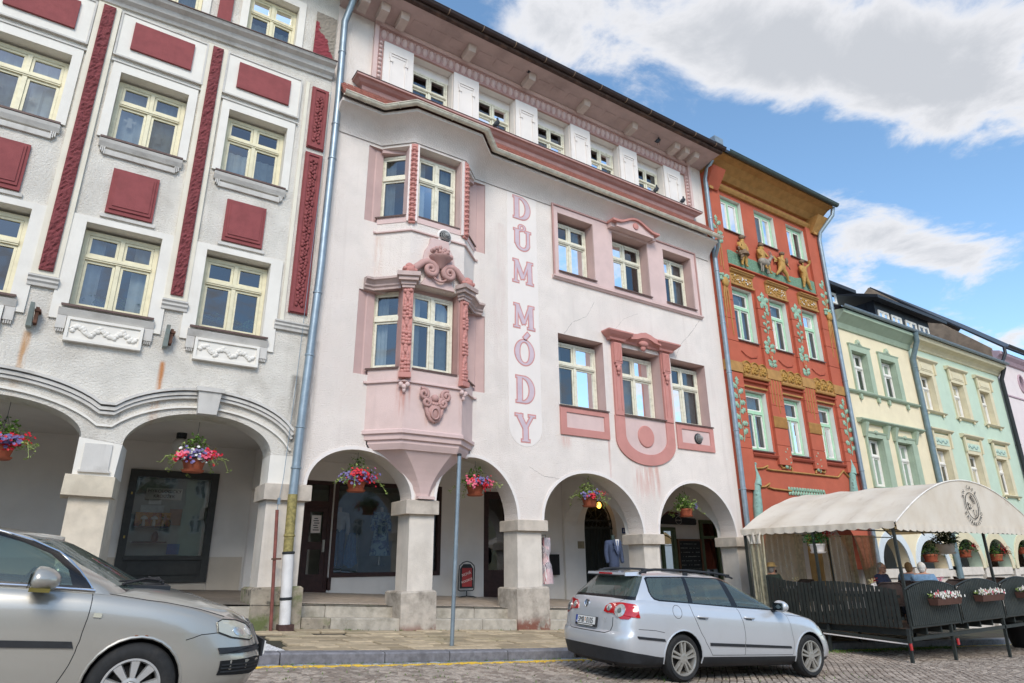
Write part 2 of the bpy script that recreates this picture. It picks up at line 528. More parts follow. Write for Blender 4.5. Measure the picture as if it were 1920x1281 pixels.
for _,s in near:
 rot=Matrix.Rotation(s[4],4,'Z')
 n=Vector((0.0535,-0.02,1)).normalized()
 til=Vector((0,0,1)).rotation_difference(n).to_matrix().to_4x4()
 inst('sett',smesh[rnd.randrange(10)],road,Matrix.Translation((s[0],s[1],gz(s[0],s[1])+rnd.uniform(-0.004,0.004))) @ til @ rot @ Matrix.Diagonal((s[2]/0.055,1,1,1)))
mb=MB()
for _,s in vs_:
 if id(s) in nearset: continue
 stone_top(mb,s[0],s[1],s[2],s[3],s[4],gz(s[0],s[1])+rnd.uniform(-0.004,0.004),0.04,(-0.0535,0.02))
part('setts',mb,SETT,road,kind='stuff',fixn=False)
mbg=MB(); mby=MB()
for row,(yy,m) in enumerate(((9.90,mbg),(9.79,mby))):
 x=-6.0
 while x < 30:
  w=rnd.uniform(0.12,0.19) if row == 0 else rnd.uniform(0.13,0.2)
  stone_top(m,x+w/2,yy+rnd.uniform(-0.006,0.006),w/2-0.007,0.05,0,gz(x,yy)+rnd.uniform(-0.004,0.004),0.04,(-0.0535,0.02))
  x += w
part('gutter_setts',mbg,SETTG,road,kind='stuff',fixn=False,label='row of grey setts along the kerb')
part('painted_setts',mby,SETTY,road,kind='stuff',fixn=False,label='row of setts with a worn yellow line')
# beyond the modelled setts the material takes over
mb=MB(); grid(mb,27,160,60,-40,9.9,20,lambda x,y: gz(x,max(y,-8))-0.004)
part('far_setts',mb,SETT,road)
mb=MB(); grid(mb,-80,27,50,-40,4.3,20,lambda x,y: gz(x,max(y,-8))-0.004)
part('setts_behind',mb,SETT,road)
# pavement with slabs and kerb stones
mb=MB(); grid(mb,-30,100,130,10.2,16.9,6,lambda x,y: min(pavz(x,y),flz(x,y) if y > 13 else 9)-0.035)
pave=structure('pavement',mb,MAT_ROAD)
def slab_ex(t,cc,p):
 v=t.n('ShaderNodeTexVoronoi'); v.inputs['Scale'].default_value=2.6; t.l(t.pos(),v.inputs['Vector'])
 k=t.mix(t.ramp(t.n('ShaderNodeObjectInfo').outputs['Random'],0,1,0,0.85),cc,L('#8f8068'))
 return t.mix(t.ramp(t.noise(t.pos(),1.1,6,0.6),0.55,0.75,0,0.5),k,L('#6e6d45'))
SLAB=mat('sandstone_slabs','#b9a78a',0.75,0.16,7,0.3,50,dirt=0.3,dcol='#5c5038',dscale=4,extra=slab_ex)
smesh=[]
for i in range(8):
 b=MB(); stone_top(b,0,0,0.25,0.165,0,0,0.04,bev=0.014,j=0.012); smesh.append(mesh('paving_slab',b,SLAB))
til=Vector((0,0,1)).rotation_difference(Vector((0.0535,-0.037,1)).normalized()).to_matrix().to_4x4()
mbs=MB()
for r in range(9):
 y=10.36+r*0.345; x=2.95+0.27*(r % 2)+0.1*(r % 3)
 while x < 24:
  w=rnd.choice((0.46,0.52,0.56,0.6))
  if 3.7 < x < 4.5 and 12.35 < y < 12.7: x += w; continue   # broken-out hole by the step
  z=pavz(x+w/2,y)+rnd.uniform(-0.013,0.013)
  if x < 11.5: inst('paving_slab',smesh[rnd.randrange(8)],pave,Matrix.Translation((x+w/2,y,z)) @ til @ Matrix.Rotation(rnd.uniform(-0.02,0.02),4,'Z') @ Matrix.Rotation(rnd.uniform(-0.012,0.012),4,'X') @ Matrix.Diagonal((w/2/0.266,0.96,1,1)))
  else: stone_top(mbs,x+w/2,y,w/2-0.006,0.165,0,z,0.04,(-0.0535,0.037))
  x += w
part('paving_slabs',mbs,SLAB,pave,kind='stuff',fixn=False)
mbw=MB()
for i in range(-60,14):
 for j in range(26):
  x=2.0+0.1*i-0.012*j
  if i < 10: stone_top(mbw,x,10.28+j*0.108,0.045,0.049,0,pavz(x,10.28+j*0.108),0.04,(-0.0535,0.037))
part('white_setts',mbw,mat('white_marble_setts','#c3c2c0',0.6,0.15,20,0.2,60),pave,kind='stuff',fixn=False,label='small white mosaic setts')
KERB=mat('kerb_granite','#77767a',0.6,0.2,14,0.35,60,dirt=0.5,dcol='#4d4b4c',dscale=2.5)
x=-8.0
while x < 34:
 w=rnd.choice((1.1,1.3,1.55)) if x > 2 else 1.2
 b=MB(); a0,a1=x+0.008,x+w-0.008
 prof=[(9.965,-0.2),(9.965,0.125),(9.985,0.147),(10.19,0.157),(10.19,-0.2)]
 n=len(prof)
 b.add([(a0,yy,gz(a0,10)+h) for yy,h in prof]+[(a1,yy,gz(a1,10)+h) for yy,h in prof],
          [tuple(range(n)),tuple(range(2*n-1,n-1,-1))]+[(i,i+n,(i+1) % n+n,(i+1) % n) for i in range(n)])
 part('kerb_stone',b,KERB,pave,loc=(x+w/2,10.08,gz(x+w/2,10)))
 x += w
# moss and weeds in the joints
GREENTUFT=mat('weed_leaves','#5d7a33',0.7,0.3,20)
mb=MB()
for i in range(700):
 x=rnd.uniform(2.5,12); y=rnd.choice((9.955,9.95,rnd.uniform(6.5,9.7),rnd.uniform(7,9.7),12.95+rnd.uniform(-0.08,0.02)))
 if y > 12 and x > 10: continue
 z=pavz(x,y) if y > 10 else gz(x,y)
 for k in range(3):
  a=rnd.uniform(0,6.28); h=rnd.uniform(0.01,0.035); q=rnd.uniform(0.004,0.009)
  d=(math.cos(a),math.sin(a))
  mb.add([(x-d[1]*q,y+d[0]*q,z-0.01),(x+d[1]*q,y-d[0]*q,z-0.01),(x+d[0]*h*0.8,y+d[1]*h*0.8,z+h)],[(0,1,2)])
for i in range(1500):
 x=12.2+rnd.random()**0.7*9; y=9.62+rnd.gauss(0,0.13)
 z=gz(x,y)
 for k in range(2):
  a=rnd.uniform(0,6.28); h=rnd.uniform(0.015,0.06); q=rnd.uniform(0.004,0.01); d=(math.cos(a),math.sin(a))
  mb.add([(x-d[1]*q,y+d[0]*q,z-0.02),(x+d[1]*q,y-d[0]*q,z-0.02),(x+d[0]*h*0.8,y+d[1]*h*0.8,z+h)],[(0,1,2)])
o=part('weeds',mb,GREENTUFT,None,fixn=False); o['kind']='stuff'
# ------------------------------------------------------------------ windows
YF=13.0
_wcache={}
def ring(mb,x0,x1,z0,z1,w,y0,y1,m=0,wb=None):
 wb=w if wb is None else wb
 mb.box(x0,x1,y0,y1,z1-w,z1,m); mb.box(x0,x1,y0,y1,z0,z0+wb,m)
 mb.box(x0,x0+w,y0,y1,z0+wb,z1-w,m); mb.box(x1-w,x1,y0,y1,z0+wb,z1-w,m)
def win_meshes(w,h,style,mt,mt2,tz,fw):
 key=(round(w,3),round(h,3),style,mt.name,mt2.name,tz,fw)
 if key in _wcache: return _wcache[key]
 mb=MB(); x0,x1=-w/2,w/2
 ring(mb,x0,x1,0,h,fw,0,0.09)
 cells=[]
 a0,a1,b0,b1=x0+fw,x1-fw,fw,h-fw
 mw=0.075 if style != 'slim' else 0.05
 zt=h*tz
 def col2(z0,z1):
  mb.box(-mw/2,mw/2,-0.012,0.085,z0,z1); return [(a0,-mw/2,z0,z1),(mw/2,a1,z0,z1)]
 if style in ('cross','slim'):
  mb.box(a0,a1,-0.025,0.085,zt-mw*0.65,zt+mw*0.65); mb.box(a0,a1,-0.04,-0.025,zt-0.02,zt+0.02)
  cells += col2(b0,zt-mw*0.65) + col2(zt+mw*0.65,b1)
 elif style == 'single':
  mb.box(a0,a1,-0.025,0.085,zt-mw*0.7,zt+mw*0.7)
  cells += [(a0,a1,b0,zt-mw*0.7),(a0,a1,zt+mw*0.7,b1)]
 elif style == 'two': cells += col2(b0,b1)
 elif style == 'tee':
  mb.box(a0,a1,-0.03,0.085,zt-mw*0.7,zt+mw*0.7)
  cells += col2(b0,zt-mw*0.7) + [(a0,a1,zt+mw*0.7,b1)]
 elif style == 'one': cells += [(a0,a1,b0,b1)]
 sm=MB(); sw=0.045 if w > 0.7 else 0.035
 panes=[]
 for c in cells:
  ring(sm,c[0]+0.004,c[1]-0.004,c[2]+0.004,c[3]-0.004,sw,0.012,0.06,1)
  p=MB(); q=(c[0]+sw,c[1]-sw,c[2]+sw,c[3]-sw)
  tl=rnd.uniform(-0.007,0.007)
  p.add([(q[0],0.04+tl,q[2]),(q[1],0.04-tl,q[2]),(q[1],0.04-tl,q[3]),(q[0],0.04+tl,q[3])],[(0,1,2,3)])
  panes.append(mesh('pane',p,GLASS))
 mb.v,n0=mb.v,len(mb.v)
 mb.add(sm.v,sm.f,1)
 r=(mesh('window',mb,[mt,mt2]),panes)
 _wcache[key]=r
 return r
def curtain_mesh(w,h,kind,seed):
 r=random.Random(seed); mb=MB(); n=26
 spans={'full': [(-0.5,0.5)],'sides': [(-0.5,-0.24),(0.22,0.5)],'left': [(-0.5,-0.1)],'right': [(0.02,0.5)],'half': [(-0.5,0.5)]}[kind]
 hh=(0.0,0.5) if kind == 'half' else (0.02,0.98)
 for a,b in spans:
  k=max(4,int(n*(b-a))); vs=[]; ph=r.uniform(0,6)
  for i in range(k+1):
   x=w*(a+(b-a)*i/k); y=0.025*math.sin(ph+i*1.7)+0.01*math.sin(i*3.1)
   vs += [(x,y,h*hh[0]),(x,y*0.7,h*hh[1])]
  mb.add(vs,[(2*i,2*i+2,2*i+3,2*i+1) for i in range(k)])
 return mesh('curtain',mb,CURTAIN,60)
_cc={}
def window(parent,x0,x1,z0,z1,y,style='cross',mt=CREAM,mt2=None,tz=0.64,fw=0.07,curtain=None,sill=None,rot=0.0,org=None,label=None):
 """window frame (part) with its panes, curtain and sill (sub-parts); centre bottom at ((x0+x1)/2, y, z0), turned by rot about z"""
 mt2=mt2 or mt
 w,h=x1-x0,z1-z0
 fm,panes=win_meshes(w,h,style,mt,mt2,tz,fw)
 pos=Vector(org) if org else Vector(((x0+x1)/2,y,z0))
 o=inst('window',fm,parent)
 o.matrix_local=Matrix.Translation(pos-wloc(parent)) @ Matrix.Rotation(rot,4,'Z')
 if label: o['label']=label
 for p in panes: inst('pane',p,o)
 if curtain:
  k=(round(w,2),round(h,2),curtain,rnd.randrange(3))
  if k not in _cc: _cc[k]=curtain_mesh(w-2*fw,h-fw,curtain,hash(k) % 1000 if False else int(w*100+h*10+len(curtain)+k[3]))
  inst('curtain',_cc[k],o,loc=(0,0.17,fw/2))
 if sill:
  sx,out,mts=sill
  b=MB(); b.hexa([(-w/2-sx,-out,-0.035),(w/2+sx,-out,-0.035),(w/2+sx,0.03,-0.012),(-w/2-sx,0.03,-0.012)],
                         [(-w/2-sx,-out,-0.018),(w/2+sx,-out,-0.018),(w/2+sx,0.03,0.004),(-w/2-sx,0.03,0.004)])
  b.box(-w/2-sx,w/2+sx,-out-0.006,-out-0.001,-0.055,-0.016)
  inst('sill',mesh('sill',b,mts),o)
 return o
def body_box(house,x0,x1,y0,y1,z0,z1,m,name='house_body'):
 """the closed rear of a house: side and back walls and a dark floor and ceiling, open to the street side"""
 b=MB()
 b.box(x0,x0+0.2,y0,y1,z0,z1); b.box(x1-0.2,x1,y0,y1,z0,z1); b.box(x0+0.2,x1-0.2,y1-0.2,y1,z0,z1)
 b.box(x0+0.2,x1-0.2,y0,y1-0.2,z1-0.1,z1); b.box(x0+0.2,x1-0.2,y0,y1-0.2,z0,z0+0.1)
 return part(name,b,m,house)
ROOFTILE=mat('old_roof_tiles','#6e4a3c',0.8,0.25,9,0.3,40,dirt=0.4,dcol='#3d332c',dscale=2)
SLATE=mat('dark_sheet_roof','#2c2e33',0.5,0.15,5,0.1,30,metal=0.2)
def roof(house,x0,x1,y0,yr,z0,zr,m,th=0.12,y1=None):
 y1=y1 or 2*yr-y0
 b=MB(); b.prism([(y0,z0),(yr,zr),(y1,z0),(y1,z0-th),(yr,zr-th),(y0,z0-th)],x0,x1,'x')
 return part('roof',b,m,house)
def gutter(parent,path,r,m,bracket=0.0,z=None,mt2=None,name='gutter',label=None):
 """half-round gutter along plan path [(x, y)] at height z"""
 pr=[(r*math.cos(PI+PI*i/8)+r,r*math.sin(PI+PI*i/8)) for i in range(9)]
 pr += [((r-0.008)*math.cos(2*PI-PI*i/8)+r,(r-0.008)*math.sin(2*PI-PI*i/8)) for i in range(9)]
 b=MB(); b.path_mould(path,pr,z)
 b.path_mould(path,[(2*r-0.012,-0.004),(2*r+0.014,-0.004),(2*r+0.014,0.014),(2*r-0.012,0.014)],z)
 g=part(name,b,m,parent,40,label=label)
 if bracket:
  b=MB()
  for i in range(len(path)-1):
   a,c=Vector(path[i]),Vector(path[i+1]); n=max(1,int((c-a).length/bracket))
   d=(c-a).normalized(); nn=Vector((d.y,-d.x))
   for k in range(n):
    p=a+(c-a)*(k+0.5)/n
    pts=[]
    for q in range(9):
     t=PI+PI*q/8; o=(r+0.006)*math.cos(t)+r; pts.append((p.x+nn.x*o,p.y+nn.y*o,z+(r+0.006)*math.sin(t)))
    b.tube(pts,0.013,5)
  part('gutter_bracket',b,mt2 or m,g,kind='stuff')
 return g
def pipe(parent,path,r,m,joints=(),name='downpipe',mt2=None,label=None):
 b=MB(); b.tube(path,r,14)
 p=part(name,b,m,parent,40,label=label)
 b=MB()
 for i in range(len(path)-1):
  a,c=Vector(path[i]),Vector(path[i+1])
  for j in joints:
   if (a.z-j)*(c.z-j) < 0:
    t=(j-a.z)/(c.z-a.z); q=a+(c-a)*t; d=(c-a).normalized()
    b.tube([q-d*0.025,q-d*0.015,q+d*0.015,q+d*0.025],[r+0.002,r+0.014,r+0.014,r+0.002],14)
    b.box(q.x-0.012,q.x+0.012,q.y,13.0,q.z-0.012,q.z+0.012)
 if b.v: part('clamp',b,mt2 or m,p)
 return p
# ------------------------------------------------------------------ the pale pink house with the oriel
PK=thing('pink_house','pale pink arcaded house with an oriel and DŮM MÓDY lettered down it','house',(10.3,13,0.4))
RUST='#b5673f'
PW=mat('pale_pink_plaster','#e2d8cf',0.9,0.06,1.6,0.9,34,dirt=0.3,dcol='#bdaca2',dscale=0.8,streak=0.25,bdist=0.022,
         extra=stains([(13.2,4.05,2.9,0.7,'#c98878',0.55),(12.75,4.3,3.1,0.12,'#bf7c68',0.5),(13.6,4.1,3.0,0.1,'#bf7c68',0.5),(11.85,4.65,3.2,0.06,'#c07c6c',0.5),(10.35,4.62,4.2,0.3,'#d09a8a',0.5),(5.0,8.8,6.9,0.12,'#c7a08e',0.4),(9.05,8.5,8.0,0.2,'#d0a79a',0.35),(8.4,10.2,5.0,0.25,'#cfb4ac',0.3),(3.75,6.0,2.5,0.16,'#77706a',0.55),(12.2,7.7,7.2,0.1,'#b5aaa2',0.3)]))
PINKLT=mat('light_pink_plaster','#d0b6b0',0.85,0.05,2.0,0.35,60,dirt=0.18,dcol='#a58d8a',dscale=0.8,streak=0.12)
PINKMD=mat('dusty_pink_plaster','#b58f88',0.82,0.07,3,0.3,60,dirt=0.2,dcol='#946c68',dscale=1.2)
PINKDK=mat('salmon_pink_plaster','#bf857c',0.8,0.07,3,0.3,60,dirt=0.22,dcol='#8f5e58',dscale=1.5)
REVEAL=mat('pink_reveal_plaster','#c1a49e',0.85,0.05,2.0,0.3,60,dirt=0.15,dcol='#94807c',dscale=0.9)
PANELW=mat('white_panel_plaster','#e1dad4',0.85,0.03,2.5,0.2,60,dirt=0.1,dcol='#b5aaa5')
STONE=mat('weathered_stone','#bcb1a3',0.85,0.14,4,0.55,38,dirt=0.45,dcol='#6f6558',dscale=1.6)
STONEP=mat('pale_shaft_stone','#d2c9bd',0.85,0.08,3,0.6,40,dirt=0.3,dcol='#93897b',dscale=1.2,streak=0.2)
def moss_ex(t,cc,p):
 w=t.ramp(t.noise(p,2.2,6,0.65),0.42,0.62,0,0.85)
 k=t.mix(w,cc,L('#56632f'))
 return t.mix(t.ramp(t.noise(p,6,5,0.7),0.55,0.7,0,0.8),k,L('#3e3a34'))
MOSSY=mat('mossy_stone','#968c7c',0.9,0.18,5,0.7,34,extra=moss_ex)
def brick_ex(t,cc,p):
 sp=t.n('ShaderNodeSeparateXYZ'); t.l(t.n('ShaderNodeNewGeometry').outputs['Position'],sp.inputs[0])
 w=t.math('MULTIPLY',t.ramp(t.noise(p,3.5,6,0.6),0.42,0.55),t.ramp(sp.outputs[2],0.42,0.2))
 return t.mix(w,cc,L('#7d5244'))
PEDS=mat('pedestal_stone','#b3a99c',0.9,0.18,6,0.9,26,dirt=0.75,dcol='#5f574d',dscale=2.0,extra=brick_ex)
STEP=mat('step_stone','#b0a89a',0.88,0.15,6,0.8,28,dirt=0.65,dcol='#5d5a48',dscale=1.8)
INNERW=mat('arcade_plaster','#e6e1da',0.9,0.04,1.4,0.3,60,dirt=0.15,dcol='#aaa196',dscale=0.6)
X0,X1=3.58,17.02
ZT=15.05
A1,A2,A3,A4=(3.84,3.01,6.1,2.81,3.78),(6.69,2.83,8.84,2.48,3.83),(9.6,2.49,12.88,2.22,3.69),(13.49,2.23,16.68,2.2,3.67)
def front_outline(x0,x1,zt,zl,zr,arches):
 o=[(x0,zl)]
 for a in arches: o += arch_pts(*a)
 return o+[(x1,zr),(x1,zt),(x0,zt)]
W2=[(10.34,11.67),(12.42,13.92),(14.62,15.94)]
W1=[(10.23,11.83),(12.46,14.06),(14.54,16.09)]
holes=[rect(4.62,7.92,9.14,11.19),rect(4.62,7.92,5.42,7.39)]+[rect(a,b,9.25,11.11) for a,b in W2]+[rect(a,b,5.40,7.40) for a,b in W1]
# lower front wall (up to the lower gutter) and the upper wall of the attic storey
mb=MB(); slab(mb,front_outline(X0,X1,12.2,3.0,2.2,[A1,A2,A3,A4]),holes,13.0,13.55,0,1)
part('front_wall',mb,[PW,REVEAL],PK)
AW=[(5.66,6.84),(7.68,8.89),(9.72,10.94),(11.76,12.97),(13.79,15.01)]
mb=MB(); slab(mb,rect(X0,X1,12.2,ZT),[rect(a,b,13.12,14.42) for a,b in AW],13.0,13.5,0,1)
part('attic_wall',mb,[PW,PANELW],PK)
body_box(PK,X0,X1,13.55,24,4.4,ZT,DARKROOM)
for i,(a,b) in enumerate(AW):
 window(PK,a+0.03,b-0.03,13.12,14.16,13.22,'slim',OLDCREAM,tz=0.5,fw=0.05,curtain='half',sill=(0.0,0.1,METALSILL))
 b2=MB(); b2.box(a,b,13.23,13.4,14.16,14.42); part('lintel',b2,PANELW,PK)
for i,(a,b) in enumerate(W2): window(PK,a+0.02,b-0.02,9.28,11.0,13.3,'cross',OLDCREAM,tz=0.66,curtain=('sides','left','sides')[i],sill=(0.05,0.38,METALSILL))
for i,(a,b) in enumerate(W1): window(PK,a+0.02,b-0.02,5.43,7.28,13.33,'cross',OLDCREAM,tz=0.66,curtain=('sides','full','sides')[i],sill=(0.06,0.40,METALSILL))
# white pilaster panels between the attic windows, with a raised shouldered moulding
for a,b in [(4.8,5.64),(6.86,7.66),(8.91,9.70),(10.96,11.74),(12.99,13.77),(15.03,15.85)]:
 mb=MB(); mb.box(a,b,12.93,12.998,12.9,14.42)
 p=part('pilaster_panel',mb,PANELW,PK)
 mb=MB(); c=(a+b)/2; zz_=14.12
 for s in (-1,1):
  mb.box(c+s*0.21-0.022,c+s*0.21+0.022,12.905,12.93,13.0,13.85)
  mb.box(c+s*0.21-0.04,c+s*0.21+0.04,12.885,12.93,13.83,13.95)
  mb.box(c+s*0.24-0.022,c+s*0.24+0.022,12.905,12.93,13.95,14.1)
 mb.box(c-0.262,c+0.262,12.9,12.93,14.1,14.145)
 mb.box(c-0.2,c+0.2,12.915,12.93,14.03,14.085)
 part('panel_moulding',mb,PANELW,p)
# egg-and-dart frame round the attic windows
mb=MB()
mb.mould(4.52,16.38,[(0,0),(0.09,0),(0.13,0.05),(0.13,0.09),(0.05,0.11),(0,0.11)],13.0,14.84)
mb.box(4.52,4.63,12.9,12.998,12.9,14.84); mb.box(16.27,16.38,12.9,12.998,12.9,14.84)
part('frame_moulding',mb,PINKLT,PK)
mb=MB(); mb.box(4.63,16.27,12.96,12.997,14.44,14.84); mb.box(4.63,4.79,12.96,12.997,12.9,14.44); mb.box(16.11,16.27,12.96,12.997,12.9,14.44)
part('ornament_band',mb,PINKMD,PK)
mb=MB()
def egg(mb,cx,cz,rx,rz,y=12.96,d=0.055):
 n=8; vs=[]
 for k,(s,dd) in enumerate(((1,0),(0.8,0.6),(0.45,0.95))):
  for j in range(n): a=2*PI*j/n; vs.append((cx+rx*s*math.cos(a),y-d*dd,cz+rz*s*math.sin(a)))
 vs.append((cx,y-d,cz)); fs=[]
 for k in range(2):
  for j in range(n): fs.append((k*n+j,k*n+(j+1) % n,(k+1)*n+(j+1) % n,(k+1)*n+j))
 for j in range(n): fs.append((2*n+j,2*n+(j+1) % n,3*n))
 mb.add(vs,fs)
for i in range(58):
 x=4.78+i*0.1985
 egg(mb,x,14.64,0.08,0.15); 
 mb.add([(x+0.07,12.965,14.8),(x+0.13,12.965,14.8),(x+0.1,12.965,14.5),(x+0.1,12.93,14.7)],[(0,2,3),(2,1,3),(1,0,3)])
for i in range(11):
 for xx in (4.71,16.19): egg(mb,xx,12.98+i*0.135,0.055,0.06)
part('egg_ornament',mb,PINKLT,PK,60,kind='stuff')
mb=MB(); mb.mould(4.79,16.11,[(0,0),(0.07,0.0),(0.05,0.03),(0,0.03)],13.0,14.41); part('bead_moulding',mb,PINKMD,PK)
# eave: coved soffit with panels and bracket blocks, then the dark gutter
SOFFIT=mat('soffit_plaster','#bfa9a4',0.9,0.08,2,0.3,50,dirt=0.35,dcol='#7c6d66',dscale=1.1)
mb=MB(); mb.mould(X0,X1,[(0,-0.12),(0.1,-0.12),(0.3,-0.06),(0.62,0.0),(0.94,0.02),(0.94,0.12),(0,0.14)],13.0,15.06)
part('eave_cove',mb,SOFFIT,PK)
for x in (4.06,4.58,5.12,7.13,9.16,11.24,13.25,15.23,15.72,16.2):
 mb=MB(); mb.hexa([(x-0.11,12.42,14.86),(x+0.11,12.42,14.86),(x+0.11,12.78,14.8),(x-0.11,12.78,14.8)],
                       [(x-0.13,12.36,15.08),(x+0.13,12.36,15.08),(x+0.13,12.85,15.05),(x-0.13,12.85,15.05)])
 part('eave_bracket',mb,mat('bracket_plaster','#c9b9b0',0.9,0.08,3,0.3,50,dirt=0.3,dcol='#8a7a70'),PK)
xs=[5.5]
for a,b in ((5.3,7.0),(7.3,9.0),(9.35,11.05),(11.42,13.1),(13.42,15.05)):
 for k in range(3):
  x=a+(b-a)*(k+0.5)/3
  mb=MB(); mb.hexa([(x-0.2,12.45,15.035),(x+0.2,12.45,15.035),(x+0.2,12.72,14.99),(x-0.2,12.72,14.99)],[(x-0.2,12.45,15.06),(x+0.2,12.45,15.06),(x+0.2,12.72,15.02),(x-0.2,12.72,15.02)])
  part('soffit_panel',mb,SOFFIT,PK)
mb=MB(); mb.mould(X0,X1,[(0.94,0),(1.0,-0.02),(1.06,0.0),(1.06,0.14),(0.7,0.16)],13.0,15.07)
part('eave_board',mb,mat('rotten_eave_board','#4a3a34',0.85,0.25,6,0.4,30,dirt=0.5,dcol='#8a6a58',dscale=1.5),PK)
gutter(PK,[(X0-0.1,11.96),(X1+0.05,11.96)],0.085,mat('brown_gutter','#3c3130',0.5,0.15,5,0.08,40,metal=0.2),1.02,15.22,mat('gutter_strap','#8a7562',0.5),label='dark brown gutter of the main roof')
roof(PK,X0,X1,11.9,19,15.3,21.0,ROOFTILE)
# pink cornice, skirt roof and the light gutter that bows round the oriel
mb=MB()
prof=[(0,0),(0.02,0),(0.08,0.03),(0.14,0.11),(0.16,0.2),(0.24,0.24),(0.3,0.3),(0.36,0.32),(0.36,0.37),(0,0.4)]
mb.path_mould([(4.42,13.0),(4.42,12.998),(16.08,12.998),(16.08,13.0)],prof,12.5)
part('pink_cornice',mb,PINKMD,PK)
mb=MB(); mb.path_mould([(4.42,13.0),(4.42,12.998),(16.08,12.998),(16.08,13.0)],[(0,0.401),(0.375,0.372),(0.375,0.385),(0,0.42)],12.5)
part('cornice_flashing',mb,METALSILL,PK)
ORI=[(3.72,13.0),(4.95,13.0),(5.56,12.42),(6.98,12.42),(7.59,13.0),(16.9,13.0)]
GP=[(3.72,12.45),(4.75,12.45),(5.32,11.88),(7.2,11.88),(7.8,12.45),(16.95,12.45)]
MID=[(x,(y+12.98)/2+0.1) for x,y in GP]
mb=MB(); vs=[]
for p,q in zip(GP,[(3.72,12.97),(4.75,12.97),(5.32,12.97),(7.2,12.97),(7.8,12.97),(16.95,12.97)]):
 vs += [(p[0],p[1]+0.02,11.98),(q[0],q[1]-0.1,12.56),(p[0],p[1]+0.02,11.93),(q[0],q[1]-0.1,12.4)]
for i in range(5):
 mb.add(vs[i*4:i*4+8],[(0,1,5,4),(2,6,7,3),(0,4,6,2)])
part('skirt_roof',mb,mat('skirt_roof_deck','#7a5548',0.85,0.2),PK)
SKT=mat('red_beaver_tiles','#8a5244',0.8,0.22,14,0.25,60,dirt=0.4,dcol='#4c3a32',dscale=3)
mb=MB()
for row in range(4):
 f0,f1=row/4-0.02,(row+1)/4+0.06
 for i in range(5):
  a0,a1=Vector((GP[i][0],GP[i][1]+0.01,11.99)),Vector((GP[i+1][0],GP[i+1][1]+0.01,11.99))
  b0,b1=Vector((GP[i][0],12.86,12.57)),Vector((GP[i+1][0],12.86,12.57))
  n=max(2,int((a1-a0).length/0.16))
  for k in range(n):
   s0,s1=(k+0.04)/n,(k+0.96)/n
   lo0=a0.lerp(a1,s0).lerp(b0.lerp(b1,s0),f0); lo1=a0.lerp(a1,s1).lerp(b0.lerp(b1,s1),f0)
   hi0=a0.lerp(a1,s0).lerp(b0.lerp(b1,s0),f1); hi1=a0.lerp(a1,s1).lerp(b0.lerp(b1,s1),f1)
   u=Vector((0,0,0.03+rnd.uniform(-0.006,0.006))); v=Vector((0,0,0.008)); w=Vector((0,0,-0.016))
   mb.add([lo0+u,lo1+u,hi1+v,hi0+v,lo0+u+w,lo1+u+w],[(0,1,2,3),(4,5,1,0)])
part('roof_tiles',mb,SKT,PK,kind='stuff')
gutter(PK,GP,0.075,mat('pale_old_gutter','#d2ccba',0.55,0.12,7,0.1,40,dirt=0.25,dcol='#5a5446',dscale=3),1.0,11.93,label='pale stained gutter bowed round the oriel')
# cove under the gutter, following the bow
mb=MB(); COVE=[(3.72,12.999),(4.95,12.999),(5.56,12.42),(6.98,12.42),(7.59,12.999),(16.9,12.999)]
mb.path_mould(COVE,[(-0.05,-0.62),(0.015,-0.62),(0.015,-0.58),(0.05,-0.5),(0.12,-0.36),(0.24,-0.22),(0.42,-0.12),(0.5,-0.1),(0.5,-0.02),(-0.05,-0.02)],11.88)
part('gutter_cove',mb,PW,PK,50)
# wire along the foot of the cove
# oriel -----------------------------------------------------------
# body: upper band, lintels, spandrel, lower body; windows between
P0,P1,P2,P3=Vector((4.95,13.0)),Vector((5.56,12.42)),Vector((6.98,12.42)),Vector((7.59,13.0))
def oriel_solid(mb,z0,z1,grow=0.0,m=0,back=13.02):
 pts=[(P0.x-grow*1.2,back),(P0.x-grow,P0.y-grow*0.2),(P1.x-grow*0.4,P1.y-grow),(P2.x+grow*0.4,P2.y-grow),(P3.x+grow,P3.y-grow*0.2),(P3.x+grow*1.2,back)]
 mb.prism(pts,z0,z1,'z',m)
mb=MB(); oriel_solid(mb,11.2,11.95); part('oriel_head',mb,PW,PK)
mb=MB(); oriel_solid(mb,7.55,9.1); part('oriel_waist',mb,PW,PK)
mb=MB(); oriel_solid(mb,4.2,5.56)
part('oriel_body',mb,mat('oriel_pink_plaster','#d0b8b1',0.88,0.05,2.2,0.5,55,dirt=0.2,dcol='#a08c86',dscale=0.8,streak=0.2,
     extra=stains([(5.52,5.5,4.2,0.12,'#b0614a',0.75),(5.68,5.5,4.3,0.05,'#b0614a',0.5),(6.95,5.5,4.2,0.09,'#ad7f6c',0.6),(6.1,4.6,4.2,0.05,'#b07a62',0.5),(5.3,5.5,5.3,0.2,'#d8cfca',0.0)])),PK)
mb=MB(); oriel_solid(mb,9.1,9.28,0.015); part('oriel_sill_band',mb,PINKLT,PK)
mb=MB(); mb.path_mould([(4.86,13.0),P0,P1,P2,P3,(7.68,13.0)],[(0,0),(0.05,0.0),(0.05,0.03),(0.02,0.05),(0,0.05)],8.85)
part('string_moulding',mb,PINKLT,PK)
mb=MB(); mb.path_mould([(4.86,13.0),P0,P1,P2,P3,(7.68,13.0)],[(0,0),(0.05,0.0),(0.05,0.03),(0.02,0.05),(0,0.05)],5.22)
part('string_moulding',mb,PINKLT,PK)
